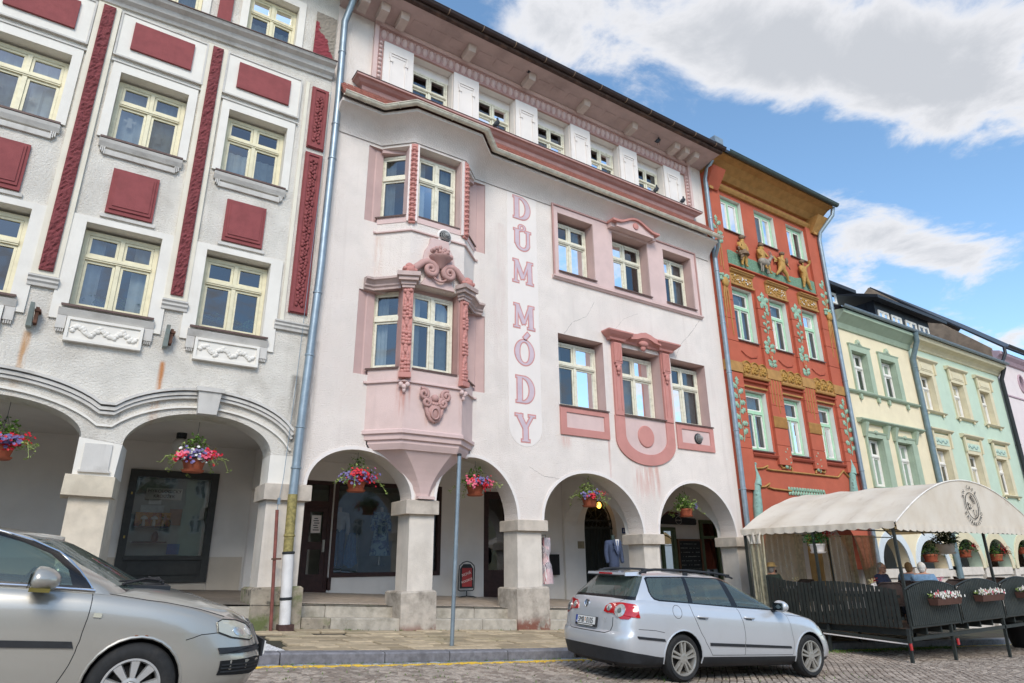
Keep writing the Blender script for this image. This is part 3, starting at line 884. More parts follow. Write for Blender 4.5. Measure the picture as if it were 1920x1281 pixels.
# base mouldings and the corbel funnel
mb=MB(); mb.path_mould([(P0.x,13.0),P0+Vector((0,-0.001)),P1,P2,P3+Vector((0,-0.001)),(P3.x,13.0)],[(-0.2,-0.42),(-0.12,-0.42),(-0.06,-0.3),(-0.06,-0.24),(-0.01,-0.22),(0.0,-0.12),(0.05,-0.1),(0.05,-0.03),(0.0,0.0),(-0.2,0.0)],4.22)
part('oriel_base_moulding',mb,PINKLT,PK)
mb=MB(); rings=[]
top=[(5.15,13.0),(5.67,12.55),(6.87,12.55),(7.4,13.0)]
for k in range(9):
 t=k/8; s=(1-t)**1.6
 zc=3.84-1.0*t
 rings.append([(6.39+(p[0]-6.39)*(0.13+0.87*s),13.0+(p[1]-13.0)*(0.16+0.84*s),zc) for p in top])
vs=[p for r in rings for p in r]
mb.add(vs,[(i*4+j,i*4+j+1,(i+1)*4+j+1,(i+1)*4+j) for i in range(8) for j in range(3)]+[(0,3,2,1),(32,33,34,35)])
part('oriel_corbel',mb,PINKLT,PK)
mb=MB(); mb.box(6.2,6.6,12.86,12.998,2.84,2.9); part('corbel_foot',mb,PINKLT,PK)
# the two window storeys of the oriel: corner piers, jambs, soffit
def lerp2(a,b,t): return a+(b-a)*t
for zb,zt,nm in ((9.28,11.2,'upper'),(5.56,7.55,'lower')):
 dn=Vector((0,0.26))
 mb=MB()
 for c,na,nb in ((P1,(P0-P1).normalized(),(P2-P1).normalized()),(P2,(P3-P2).normalized(),(P1-P2).normalized())):
  w=0.13
  mb.prism([(c.x,c.y),(c.x+na.x*w,c.y+na.y*w),(c.x+na.x*w+0.02*(1 if c is P2 else -1)*-1,c.y+na.y*w+0.28),(c.x+nb.x*w,c.y+0.3),(c.x+nb.x*w,c.y)],zb,zt,'z')
  part('oriel_pier',mb,PINKLT if nm == 'upper' else PINKMD,PK); mb=MB()
 # outer jambs against the wall
 for s in (-1,1):
  e=P0 if s < 0 else P3
  mb=MB()
  mb.prism([(e.x+s*0.325,13.02),(e.x+s*0.12,13.09),(e.x+s*0.09,13.07),(e.x-s*0.09,13.1),(e.x-s*0.09,13.45),(e.x+s*0.325,13.45)],zb-0.14,zt-0.005,'z')
  part('oriel_jamb',mb,REVEAL,PK)
 mb=MB(); mb.prism([(P0.x+0.05,13.3),(P0.x+0.1,12.98),(P1.x+0.05,P1.y+0.1),(P2.x-0.05,P2.y+0.1),(P3.x-0.1,12.98),(P3.x-0.05,13.3)],zb-0.02,zb+0.01,'z')
 part('oriel_floor',mb,REVEAL,PK)
 # front pair and the two slanted side windows
 zs,ze=zb+0.02,zt-0.12
 window(PK,5.74,6.82,zs,ze,12.66,'cross',OLDCREAM,tz=0.64,fw=0.065,curtain='sides',sill=(0.02,0.26,METALSILL))
 for s in (-1,1):
  a,b=(P0,P1) if s < 0 else (P2,P3)
  d=(b-a).normalized(); n=Vector((d.y,-d.x))
  mid=(a+b)/2-n*0.2+d*(-0.1 if s < 0 else 0.1)
  window(PK,0,0.76,zs,ze,0,'single',OLDCREAM,tz=0.64,fw=0.06,curtain='left',sill=(0.0,0.24,METALSILL),rot=math.atan2(d.y,d.x),org=(mid.x,mid.y,zs))
 mb=MB(); mb.prism([(4.97,13.5),(4.97,13.0),(5.58,12.72),(6.96,12.72),(7.57,13.0),(7.57,13.5)],zt-0.1,zt+0.0,'z'); part('oriel_soffit',mb,REVEAL,PK)
 mb=MB(); mb.prism([(5.05,13.5),(5.05,13.2),(5.6,12.85),(6.94,12.85),(7.5,13.2),(7.5,13.5),(7.48,13.5),(7.48,13.21),(6.93,12.9),(5.61,12.9),(5.07,13.21),(5.07,13.5)],zb,zb+0.02,'z')
# slim white edge mouldings beside the upper corner strips + carved strips
WHEDGE=mat('pale_edge_plaster','#e0d5d0',0.85,0.04)
for c,sx in ((P1,-1),(P2,1)):
 for zb,zt,big in ((9.05,11.2,0),(5.35,7.42,1)):
  mb=MB(); nrm_=Vector((0.42*sx,-0.9)).normalized(); tan=Vector((-nrm_.y,nrm_.x))
  w=0.075 if not big else 0.11
  c0=c+nrm_*(-0.015)
  q=[c0-tan*w,c0+tan*w,c0+tan*w+nrm_*0.07,c0-tan*w+nrm_*0.07]
  mb.prism([(p.x,p.y) for p in q],zb,zt,'z')
  st=part('carved_strip',mb,PINKDK,PK)
  mb=MB(); z=zb+0.1; k=0
  while z < zt-0.06:
   f=c0+nrm_*0.075
   if not big:
    mb.ball((f.x,f.y,z),(0.075,0.06,0.05),8,5); mb.ball((f.x+tan.x*0.0,f.y,z+0.065),(0.05,0.045,0.028),7,4)
    for s in (-1,1): mb.ball((f.x+tan.x*0.055*s,f.y+tan.y*0.055*s,z-0.03),(0.035,0.03,0.03),6,4)
    z += 0.135
   else:
    g=(k % 8)
    if g < 4:
     for s in (-1,0,1): mb.ball((f.x+tan.x*0.06*s,f.y+tan.y*0.06*s,z+rnd.uniform(-0.02,0.02)),(0.05,0.055,0.05),7,5)
    elif g < 6:
     for s in (-1,1):
      mb.ball((f.x+tan.x*0.045*s,f.y+tan.y*0.045*s,z),(0.045,0.03,0.07),7,5)
    else:
     mb.ball((f.x,f.y,z),(0.06,0.04,0.08),7,5)
    z += 0.078; k += 1
  part('carving',mb,PINKDK,st,60,kind='stuff')
  if big:
   mb=MB()
   for s in (-1,0,1): mb.ball((c0.x+nrm_.x*0.06+tan.x*0.07*s,c0.y+nrm_.y*0.06+tan.y*0.07*s,zb-0.2-0.05*(s == 0)),(0.06,0.05,0.06),8,5)
   mb.ball((c0.x+nrm_.x*0.05,c0.y+nrm_.y*0.05,zb-0.32),(0.04,0.04,0.06),8,5)
   part('corbel_boss',mb,PINKLT,PK,60)
   mb=MB(); mb.prism([(p.x,p.y) for p in [c0-tan*(w+0.02),c0+tan*(w+0.02),c0+tan*(w+0.02)+nrm_*0.13,c0-tan*(w+0.02)+nrm_*0.13]],zb-0.05,zb+0.06,'z')
   part('strip_foot',mb,PINKDK,PK)
  else:
   mb=MB()
   for s in (-1,1):
    e=c0+tan*(w+0.025)*s
    mb.prism([(p.x,p.y) for p in [e-tan*0.024,e+tan*0.024,e+tan*0.024+nrm_*0.05,e-tan*0.024+nrm_*0.05]],zb+0.05,zt,'z')
   part('strip_edge',mb,WHEDGE,st)
# broken pediment above the lower oriel windows
GREYM=mat('grey_pink_moulding','#b9a49d',0.85,0.1,4,0.35,50,dirt=0.5,dcol='#6c625a',dscale=2.4)
pr=[(0,0),(0.05,0),(0.05,0.05),(0.09,0.08),(0.09,0.12),(0.15,0.18),(0.2,0.2),(0.2,0.25),(0,0.28)]
def part_mould(path):
 mb=MB(); mb.path_mould(path,pr,7.4); part('pediment_moulding',mb,GREYM,PK)
d1=(P1-P0).normalized(); d2=(P3-P2).normalized()
part_mould([(4.72,12.999),P0+Vector((0.02,-0.001)),P1-d1*0.16]); part_mould([P2+d2*0.16,P3-Vector((0.02,0.001)),(7.82,12.999)])
for c,sx in ((P1,-1),(P2,1)):
 nrm_=Vector((0.42*sx,-0.9)).normalized(); tan=Vector((-nrm_.y,nrm_.x)); mb=MB()
 for w,o,z0,z1 in ((0.14,0.1,7.38,7.45),(0.17,0.13,7.45,7.53),(0.22,0.2,7.53,7.62),(0.26,0.25,7.62,7.72)):
  mb.prism([(p.x,p.y) for p in [c-tan*w-nrm_*0.05,c+tan*w-nrm_*0.05,c+tan*w+nrm_*o,c-tan*w+nrm_*o]],z0,z1,'z')
 part('pier_capital',mb,GREYM,PK)
 mb=MB(); f=c+nrm_*0.1
 mb.ball((f.x,f.y,7.8),(0.17,0.13,0.12),10,6); mb.ball((f.x,f.y,7.88),(0.1,0.09,0.1),9,6)
 for k in range(6): a=k*1.05; mb.ball((f.x+0.13*math.cos(a),f.y-0.06,7.8+0.08*math.sin(a)),0.05,7,5)
 part('capital_rosette',mb,PINKDK,PK,60)
def spiral(cx,cz,r,a0,turns,sgn,y,w0=0.07):
 pts=[]; n=int(22*turns)
 for i in range(n+1):
  t=i/n; a=a0+sgn*2*PI*turns*t; rr=r*(1-0.85*t)
  pts.append((cx+rr*math.cos(a),y-0.02-0.04*t,cz+rr*math.sin(a)))
 return pts
mb=MB()
for s in (-1,1):
 sp=spiral(6.27+s*0.24,7.93,0.17,PI/2,1.7,s,12.32)
 arm=[(6.27+s*0.86,12.34,7.72),(6.27+s*0.72,12.33,7.77),(6.27+s*0.58,12.32,7.92),(6.27+s*0.44,12.31,8.06),(6.27+s*0.33,12.30,8.11)]
 path=arm+sp[0:]
 n=len(path); mb.tube(path,[0.085]*len(arm)+[0.08-0.045*i/len(sp) for i in range(len(sp))],8)
part('pediment_scroll',mb,PINKMD,PK,60)
mb=MB()
for i in range(15):
 t=-1+2*i/14; mb.ball((6.27+0.22*t,12.28,7.68+0.14*t*t),0.03,7,5)
part('bead_chain',mb,PINKMD,PK,60)
mb=MB(); mb.prism([(5.83,7.55),(6.71,7.55),(6.6,7.75),(6.42,7.98),(6.12,7.98),(5.94,7.75)],12.36,12.425); part('pediment_field',mb,PINKLT,PK)
mb=MB(); mb.prism([(5.86,8.12),(6.68,8.12),(6.66,8.3),(6.62,8.45),(6.53,8.6),(6.5,8.78),(6.04,8.78),(6.01,8.6),(5.92,8.45),(5.88,8.3)],12.33,12.42); part('cartouche_plate',mb,PINKLT,PK)
mb=MB(); mb.lathe([(0.07,8.0),(0.12,8.06),(0.2,8.2),(0.27,8.25),(0.28,8.29),(0.05,8.3)],(6.27,12.32,0),16); part('flower_bowl',mb,PINKMD,PK,50)
mb=MB(); r2=random.Random(3)
for i in range(46):
 a=r2.uniform(0,PI); q=r2.random()**0.5
 mb.ball((6.27+0.27*q*math.cos(a),12.27-0.13*r2.random(),8.3+0.2*q*math.sin(a)),r2.uniform(0.035,0.06),7,5)
part('carved_flowers',mb,PINKMD,PK,60,kind='stuff')
# mask-like relief on the oriel body
mb=MB()
for s in (-1,1):
 for cz,r in ((5.0,0.13),(4.83,0.115)):
  mb.tube(spiral(6.27+s*(0.27 if cz > 4.9 else 0.2),cz,r,PI/2-s*0.5,1.5,s,12.38),0.042,7)
 mb.tube([(6.27+s*0.2,12.38,4.75),(6.27+s*0.17,12.37,4.6),(6.27+s*0.1,12.37,4.47),(6.27,12.37,4.42)],0.045,7)
mb.ball((6.27,12.4,4.66),(0.19,0.09,0.26),12,8); mb.tube([(6.27+0.09*math.cos(a*0.52),12.31,4.58+0.12*math.sin(a*0.52)) for a in range(13)],0.025,6)
mb.ball((6.27,12.36,4.93),(0.09,0.08,0.09),9,6)
for i in range(7): mb.ball((6.27-0.15+0.05*i,12.33,4.84-0.05*math.sin(i*0.52)),0.03,6,4)
part('mask_relief',mb,PINKMD,PK,60)
# round vents
def vent(x,y,z,r,plate,lab,par=None):
 v=thing('round_vent',lab,'vent',(x,y,z),group='round vents on the pink house')
 b=MB(); b.lathe([(r*1.25,0),(r*1.25,0.02),(r*1.0,0.035),(r*0.95,0.03)],(0,0,0),24,ax='y'); 
 part('vent_plate',b,plate,v,40,local=True)
 b=MB()
 for k in range(4):
  q=0.95-0.2*k
  b.tube([(r*q*math.cos(a*PI/12),-0.03-0.12*(1-q*q),r*q*math.sin(a*PI/12)) for a in range(25)],0.008,5,cap=False)
 for k in range(16):
  a=k*PI/8; b.tube([(r*q*math.cos(a),-0.03-0.12*(1-q*q),r*q*math.sin(a)) for q in (0.97,0.75,0.5,0.3)],0.006,4)
 b.lathe([(r*0.3,-0.02),(r*0.34,0.13),(r*0.27,0.17),(0.001,0.18)],(0,0,0),16,ax='y')
 part('vent_cage',b,mat('vent_grey','#8f8f8c',0.5,0.1),v,local=True)
 b=MB(); b.lathe([(r*0.95,0.0),(r*0.9,0.03),(0.001,0.032)],(0,0,0),20,ax='y'); part('vent_hole',b,BLACKMETAL,v,local=True)
 return v
vent(6.42,12.41,8.93,0.16,PANELW,'round white vent hood on the oriel above the carved flower bowl')
vent(15.41,12.975,5.0,0.13,BLACKMETAL,'round black vent in the pink panel under the right first-floor window')
# second-floor surround, hood; first-floor aprons
mb=MB()
ring(mb,10.17,16.14,9.05,11.32,0.001,12.99,12.997)
slab(mb,rect(10.18,16.13,9.1,11.3),[rect(a-0.001,b+0.001,9.249,11.111) for a,b in W2],12.965,12.998)
part('window_surround',mb,PINKLT,PK)
mb=MB(); ring(mb,10.13,16.18,9.06,11.36,0.05,12.93,12.964); part('surround_edge',mb,PINKMD,PK)
mb=MB(); mb.mould(10.1,16.22,[(0,0),(0.05,0),(0.08,0.04),(0.11,0.05),(0.11,0.09),(0,0.1)],13.0,8.99); part('surround_sill',mb,PINKLT,PK)
pts=[]; hoodn=20
for i in range(hoodn+1):
 t=i/hoodn; x=12.22+1.96*t; z=11.30+0.26*(0.5-0.5*math.cos(2*PI*min(max((t-0.1)/0.8,0),1)))
 pts.append((x,z))
mb=MB(); mb.prism(pts+[(x,z+0.07) for x,z in reversed(pts)],12.62,12.94); part('window_hood',mb,PINKDK,PK)
mb=MB(); mb.prism(pts[2:-2]+[(x,11.18) for x,z in (pts[-3],pts[2])],12.7,12.96); part('hood_soffit',mb,PINKLT,PK)
mb=MB(); mb.lathe([(0.11,0),(0.11,0.03),(0.03,0.04)],(13.2,12.7,11.38),16,ax='y'); part('hood_boss',mb,PINKDK,PK)
for s in (12.26,14.0):
 mb=MB(); mb.box(s,s+0.14,12.78,12.964,11.16,11.3); part('hood_bracket',mb,PINKLT,PK)
for a,b in ((10.2,11.87),(14.51,16.12)):
 mb=MB(); slab(mb,rect(a,b,4.64,5.38),[rect(a+0.2,b-0.17,4.83,5.24)],12.955,12.998); part('window_apron',mb,PINKDK,PK)
 mb=MB(); mb.box(a+0.2,b-0.17,12.985,12.998,4.83,5.24); part('apron_field',mb,PINKLT,PK)
# U-shaped surround of the middle window
def upts(x0,x1,zt,zs,zb,n=24):
 xc,hw=(x0+x1)/2,(x1-x0)/2
 return [(x0,zt)]+[(xc-hw*math.cos(PI*i/n),zs-(zs-zb)*math.sin(PI*i/n)) for i in range(n+1)]+[(x1,zt)]
outer=upts(12.1,14.4,5.36,4.72,4.05); inner=upts(12.46,14.07,5.36,4.85,4.35)
mb=MB(); k=len(outer)
for y,fl in ((12.955,0),(12.998,1)):
 pass
vs=[(x,12.955,z) for x,z in outer]+[(x,12.955,z) for x,z in inner]+[(x,12.999,z) for x,z in outer]+[(x,12.999,z) for x,z in inner]
fs=[]
for i in range(k-1):
 fs += [(i,i+1,k+i+1,k+i),(i,2*k+i,2*k+i+1,i+1),(k+i,k+i+1,3*k+i+1,3*k+i)]
fs += [(0,k,3*k,2*k),(k-1,3*k-1,4*k-1,2*k-1)]
mb.add(vs,fs); part('window_apron',mb,PINKDK,PK)
mb=MB(); mb.prism(inner,12.985,12.9985); part('apron_field',mb,PINKLT,PK)
mb=MB(); mb.lathe([(0.31,0),(0.31,0.02),(0.29,0.035),(0.001,0.036)],(13.24,12.985,4.86),32,ax='y'); part('apron_disc',mb,PINKDK,PK)
for s,x in ((-1,12.12),(1,14.06)):
 mb=MB(); mb.box(x,x+0.32,12.93,12.999,5.36,7.52); p=part('window_pilaster',mb,PINKDK,PK)
 mb=MB(); mb.box(x+0.02,x+0.3,12.86,12.93,6.85,7.45)
 for q in range(4): mb.tube([(x+0.07+q*0.06,12.855,7.42),(x+0.07+q*0.06,12.855,6.9)],0.022,6)
 mb.box(x+0.06,x+0.26,12.87,12.93,6.76,6.85); mb.ball((x+0.16,12.88,6.68),(0.08,0.05,0.1),8,5); mb.ball((x+0.16,12.9,6.56),(0.05,0.035,0.06),7,5)
 part('pilaster_bracket',mb,PINKDK,p,50)
 mb=MB(); mb.box(x+0.07,x+0.09,12.915,12.93,5.5,6.6); mb.box(x+0.23,x+0.25,12.915,12.93,5.5,6.6); part('pilaster_moulding',mb,PINKDK,p)
cor=[(0,0),(0.06,0),(0.08,0.06),(0.16,0.12),(0.2,0.16),(0.24,0.2),(0.24,0.24),(0,0.27)]
mb=MB(); mb.path_mould([(12.04,12.999),(12.04,12.9),(12.5,12.9),(12.5,12.97),(14.0,12.97),(14.0,12.9),(14.46,12.9),(14.46,12.999)],cor,7.52); part('window_cornice',mb,PINKDK,PK)
mb=MB(); hp=[(12.7,7.76),(12.95,7.8),(13.1,7.86),(13.3,7.9),(13.5,7.86),(13.65,7.8),(13.9,7.76)]
mb.prism(hp+[(x,z-0.16) for x,z in reversed(hp)],12.72,12.97); mb.ball((13.28,12.84,7.58),(0.2,0.09,0.1),10,6); mb.ball((13.28,12.86,7.45),(0.1,0.06,0.1),8,5)
part('cornice_crown',mb,PINKDK,PK,50)
# lettering strip DŮM MÓDY
mb=MB(); sp=[(8.61,11.3),(9.59,11.3),(9.62,4.72)]+[(9.12+0.5*math.cos(a),4.72+0.5*math.sin(a)) for a in [-PI*i/16 for i in range(1,16)]]+[(8.62,4.72)]
mb.prism(sp,12.994,12.999); SIGN=part('sign_strip',mb,mat('sign_white','#e1d9d2',0.85,0.03,2,0.2,60,dirt=0.12,dcol='#c2b0a6',dscale=1.0,streak=0.12),PK)
LIL=mat('lilac_letter_paint','#c3b2ba',0.8,0.05,5,0.1,60); LEO=mat('red_letter_outline','#c68d88',0.8,0.06,5,0.1,60)
def letter(ch,cx,zb,w,h):
 S_=[]     # shapes: list of polygons in letter units (0..1 x 0..1), grow handled by offsetting outwards from own centre line
 def bar(x0,z0,x1,z1,t): S_.append(('b',x0,z0,x1,z1,t))
 def arc(xc,zc,rx,rz,a0,a1,t0,t1): S_.append(('a',xc,zc,rx,rz,a0,a1,t0,t1))
 T,t=0.24,0.10
 if ch == 'D':
  bar(0.22,0,0.22,1,T); bar(0.04,0.035,0.5,0.035,0.07); bar(0.04,0.965,0.5,0.965,0.07); arc(0.42,0.5,0.42,0.455,-90,90,0.08,0.26)
 elif ch == 'U':
  bar(0.2,0.3,0.2,0.96,T); bar(0.82,0.3,0.82,0.96,0.15); bar(0.02,0.965,0.4,0.965,0.07); bar(0.66,0.965,0.98,0.965,0.07); arc(0.51,0.32,0.3,0.26,180,360,0.2,0.12)
 elif ch == 'M':
  bar(0.12,0.03,0.14,0.97,0.11); bar(0.86,0.03,0.84,0.97,0.22); bar(0.16,0.95,0.5,0.2,0.2); bar(0.8,0.95,0.5,0.2,0.1)
  bar(-0.02,0.035,0.27,0.035,0.07); bar(0.68,0.035,1.04,0.035,0.07); bar(0.0,0.965,0.25,0.965,0.07); bar(0.75,0.965,1.02,0.965,0.07)
 elif ch == 'O':
  arc(0.5,0.5,0.38,0.455,0,360,0.22,0.22)
 elif ch == 'Y':
  bar(0.5,0,0.5,0.5,T); bar(0.5,0.48,0.18,0.96,0.22); bar(0.5,0.48,0.84,0.96,0.12); bar(0.3,0.035,0.7,0.035,0.07); bar(0.0,0.965,0.36,0.965,0.07); bar(0.66,0.965,1.0,0.965,0.07)
 elif ch == 'ring': arc(0.5,0.5,0.3,0.36,0,360,0.22,0.22)
 elif ch == 'acute': bar(0.3,0.1,0.75,0.8,0.34)
 o=None
 for gi,(g,m,y) in enumerate(((0.028,LEO,12.991),(0.0,LIL,12.986))):
  mb=MB()
  for si,s in enumerate(S_):
   yy=y-0.0003*si
   if s[0] == 'b':
    a=Vector((cx-w/2+s[1]*w,zb+s[2]*h)); b=Vector((cx-w/2+s[3]*w,zb+s[4]*h)); d=(b-a).normalized(); n=Vector((-d.y,d.x)); q=s[5]*w/2 if abs(d.y) > 0.3 else s[5]*h/2
    a=a-d*g; b=b+d*g; q += g
    if gi == 1: q -= 0.006; a=a+d*0.006; b=b-d*0.006
    mb.prism([tuple(a-n*q),tuple(b-n*q),tuple(b+n*q),tuple(a+n*q)],yy,12.9935)
   else:
    _,xc,zc,rx,rz,a0,a1,t0,t1=s; k=28; ou=[]; inn=[]
    for i in range(k+1):
     u=i/k; a=R(a0+(a1-a0)*u); tt=(t0+(t1-t0)*math.sin(PI*u) if abs(a1-a0) < 300 else (0.09+0.15*math.cos(a)**2))*w/2+g-(0.006 if gi else 0)
     px,pz=cx-w/2+xc*w+rx*w*math.cos(a),zb+zc*h+rz*h*math.sin(a)
     nn=Vector((math.cos(a)/max(rx*w,1e-3),math.sin(a)/max(rz*h,1e-3))).normalized()
     ou.append((px+nn.x*tt,pz+nn.y*tt)); inn.append((px-nn.x*tt,pz-nn.y*tt))
    vs=[(x,yy,z) for x,z in ou]+[(x,yy,z) for x,z in inn]+[(x,12.9935,z) for x,z in ou]+[(x,12.9935,z) for x,z in inn]; K=k+1
    mb.add(vs,[f for i in range(k) for f in ((i,i+1,K+i+1,K+i),(i,2*K+i,2*K+i+1,i+1),(K+i,K+i+1,3*K+i+1,3*K+i))])
  nm={'ring': 'ring_accent','acute': 'acute_accent'}.get(ch,'letter')
  part(nm if gi == 0 else nm+'_face',mb,m,SIGN)
for ch,cx,zb,w,h in (('D',9.1,10.5,0.6,0.69),('U',9.11,9.55,0.58,0.62),('ring',9.1,10.13,0.28,0.22),('M',9.11,8.58,0.62,0.66),('M',9.12,7.3,0.62,0.66),('O',9.12,6.3,0.6,0.69),('acute',9.18,7.0,0.3,0.22),('D',9.12,5.31,0.6,0.69),('Y',9.11,4.34,0.6,0.68)):
 letter(ch,cx,zb,w,h)
# arch trims
for a in (A1,A2,A3,A4):
 ip=arch_pts(*a); op=arch_pts(a[0]-0.07,a[1],a[2]+0.07,a[3],a[4]+0.07); k=len(ip); mb=MB()
 vs=[(x,12.975,z) for x,z in ip]+[(x,12.975,z) for x,z in op]+[(x,12.999,z) for x,z in ip]+[(x,12.999,z) for x,z in op]
 mb.add(vs,[f for i in range(k-1) for f in ((i,i+1,k+i+1,k+i),(i,i+1,2*k+i+1,2*k+i),(k+i,k+i+1,3*k+i+1,3*k+i))]); part('arch_trim',mb,PANELW,PK,30)
# piers: pedestal, shaft, capital
PIERS=[(3.12,3.84,3.01,3.95,0.43,1.15,2.70,3.0),(6.08,6.66,5.92,6.74,0.2,1.0,2.53,2.82),(8.83,9.52,8.75,9.67,0.05,1.0,2.24,2.485),(12.86,13.44,12.72,13.58,-0.15,0.8,1.97,2.225),(16.66,17.1,16.5,17.2,-0.35,0.6,1.93,2.195)]
for i,(a,b,pa,pb,zb,zp,zc,zt) in enumerate(PIERS):
 yb=13.58
 mb=MB()
 mb.hexa([(pa+0.02,12.9,zb-0.3),(pb-0.01,12.92,zb-0.3),(pb,13.74,zb-0.3),(pa,13.74,zb-0.3)],[(pa+0.0,12.92,zp-0.04),(pb-0.01,12.93,zp-0.03),(pb,13.72,zp-0.04),(pa,13.72,zp-0.03)])
 mb.hexa([(pa+0.0,12.92,zp-0.04),(pb-0.01,12.93,zp-0.03),(pb,13.72,zp-0.04),(pa,13.72,zp-0.03)],[(pa+0.05,12.96,zp),(pb-0.05,12.96,zp+0.005),(pb-0.04,13.68,zp),(pa+0.04,13.68,zp)])
 part('pier_pedestal',mb,MOSSY if i == 0 else PEDS,PK)
 mb=MB(); mb.box(a,b,13.0,yb,zp-0.01,zc+0.01); part('pier_shaft',mb,STONEP,PK)
 mb=MB(); mb.box(pa+0.03,pb-0.02,12.9,yb+0.1,zc,zt-0.012); mb.hexa([(pa+0.03,12.9,zt-0.012),(pb-0.02,12.9,zt-0.012),(pb-0.02,yb+0.1,zt-0.012),(pa+0.03,yb+0.1,zt-0.012)],[(pa+0.05,12.92,zt),(pb-0.04,12.92,zt),(pb-0.04,yb+0.08,zt),(pa+0.05,yb+0.08,zt)])
 part('pier_capital',mb,STONE,PK)
# steps between the piers
for a,b,s in ((3.96,5.95,0),(6.74,8.8,1),(9.68,12.74,2)):
 n=2 if s != 2 else 3
 cuts=[a,a+(b-a)*(0.28 if s == 0 else 0.55),b] if n == 2 else [a,a+1.05,a+2.0,b]
 for lv in (0,1):
  for q in range(n):
   u,v=cuts[q]+0.006,cuts[q+1]-0.006
   t0,t1=flz(u,13)-(0.215 if lv == 0 else 0.0),flz(v,13)-(0.215 if lv == 0 else 0.0)
   y0,y1=(12.96,13.33) if lv == 0 else (13.32,13.62)
   lo=-0.26
   mb=MB()
   mb.hexa([(u,y0,t0+lo),(v,y0,t1+lo),(v,y1,t1+lo),(u,y1,t0+lo)],[(u,y0-0.005,t0-0.02),(v,y0-0.005,t1-0.02),(v,y1,t1-0.02),(u,y1,t0-0.02)])
   mb.hexa([(u,y0-0.005,t0-0.02),(v,y0-0.005,t1-0.02),(v,y1,t1-0.02),(u,y1,t0-0.02)],[(u+0.01,y0+0.02,t0),(v-0.01,y0+0.02,t1),(v-0.01,y1,t1),(u+0.01,y1,t0)])
   part('step',mb,MOSSY if (s == 0 and q == 0 and lv == 0) else STEP,PK)
# arcade: tiled floor, back wall with openings, ceiling, cross arch
FLOORT=mat('arcade_floor_tiles','#a5988a',0.6,0.12,6,0.2,50,dirt=0.3,dcol='#5c5448',dscale=1.2)
mb=MB(); mb2=MB()
grid(mb,3.58,17.0,40,13.3,16.6,6,lambda x,y: flz(x,y)-0.02)
part('arcade_floor',mb,MAT_ROAD,PK)
for i in range(62):
 for j in range(14):
  x=3.7+i*0.215; y=13.72+j*0.2
  if x < 12.9: stone_top(mb2,x,y,0.103,0.096,0,flz(x,y),0.02,(-0.055,0.05),bev=0.006,j=0.001)
part('floor_tiles',mb2,FLOORT,PK,kind='stuff',fixn=False)
BK=16.5
out=[(3.58,0.3),(17.0,-0.2),(17.0,4.4),(3.58,4.4)]
gatearch=[(13.78,0.1),(15.15,0.02),(15.15,2.55)]+[(14.465+0.685*math.cos(PI*i/14),2.55+0.95*math.sin(PI*i/14)) for i in range(1,14)]+[(13.78,2.55)]
mb=MB(); slab(mb,out,[rect(4.86,5.6,0.86,3.55),[(5.62,1.24),(8.66,1.24),(8.66,3.57),(5.62,3.57)],rect(10.05,11.0,0.5,3.53),gatearch],BK,BK+0.35,0)
part('arcade_back_wall',mb,INNERW,PK)
mb=MB(); mb.box(3.58,17.0,13.55,16.55,4.02,4.3); part('arcade_ceiling',mb,INNERW,PK)
def cross_arch(x,w,zl,zr,apex):
 ip=arch_pts(13.7,zl,16.4,zr,apex,20)
 o=[(13.56,zl-0.2),(13.7,zl-0.2)]+ip+[(16.4,0.0),(16.49,0.0),(16.49,4.02),(13.56,4.02)]
 b=MB(); n0=len(o)
 b.prism(o,x-w/2,x+w/2,'x'); return b
for x,a in ((13.15,3.3),(16.85,3.25)):
 part('cross_arch',cross_arch(x,0.5 if x < 15 else 0.3,2.3,2.6,a),INNERW,PK)
b=MB(); b.box(3.58,3.7,13.6,16.5,3.2,4.02); part('cross_beam',b,INNERW,PK)
# dark shop interior boxes
def room(x0,x1,z0,z1,y0,y1,m,nm='shop_room',lab=None):
 b=MB(); b.add([(x0,y0,z0),(x1,y0,z0),(x1,y1,z0),(x0,y1,z0),(x0,y0,z1),(x1,y0,z1),(x1,y1,z1),(x0,y1,z1)],
     [(0,1,2,3),(4,7,6,5),(1,5,6,2),(2,6,7,3),(3,7,4,0)])
 return part(nm,b,m,PK,fixn=False)
ROOMG=mat('shop_room_paint','#8d9c92',0.9,0.15,2)
room(4.87,8.9,0.8,3.6,BK+0.351,BK+2.6,ROOMG)
room(10.05,11.3,0.4,3.53,BK+0.351,BK+3,mat('shop_room_brown','#4a443c',0.9,0.15,2))
room(13.7,15.25,0.0,3.6,BK+0.351,BK+4,mat('passage_paint','#55503f',0.9,0.15,2),'passage_room')
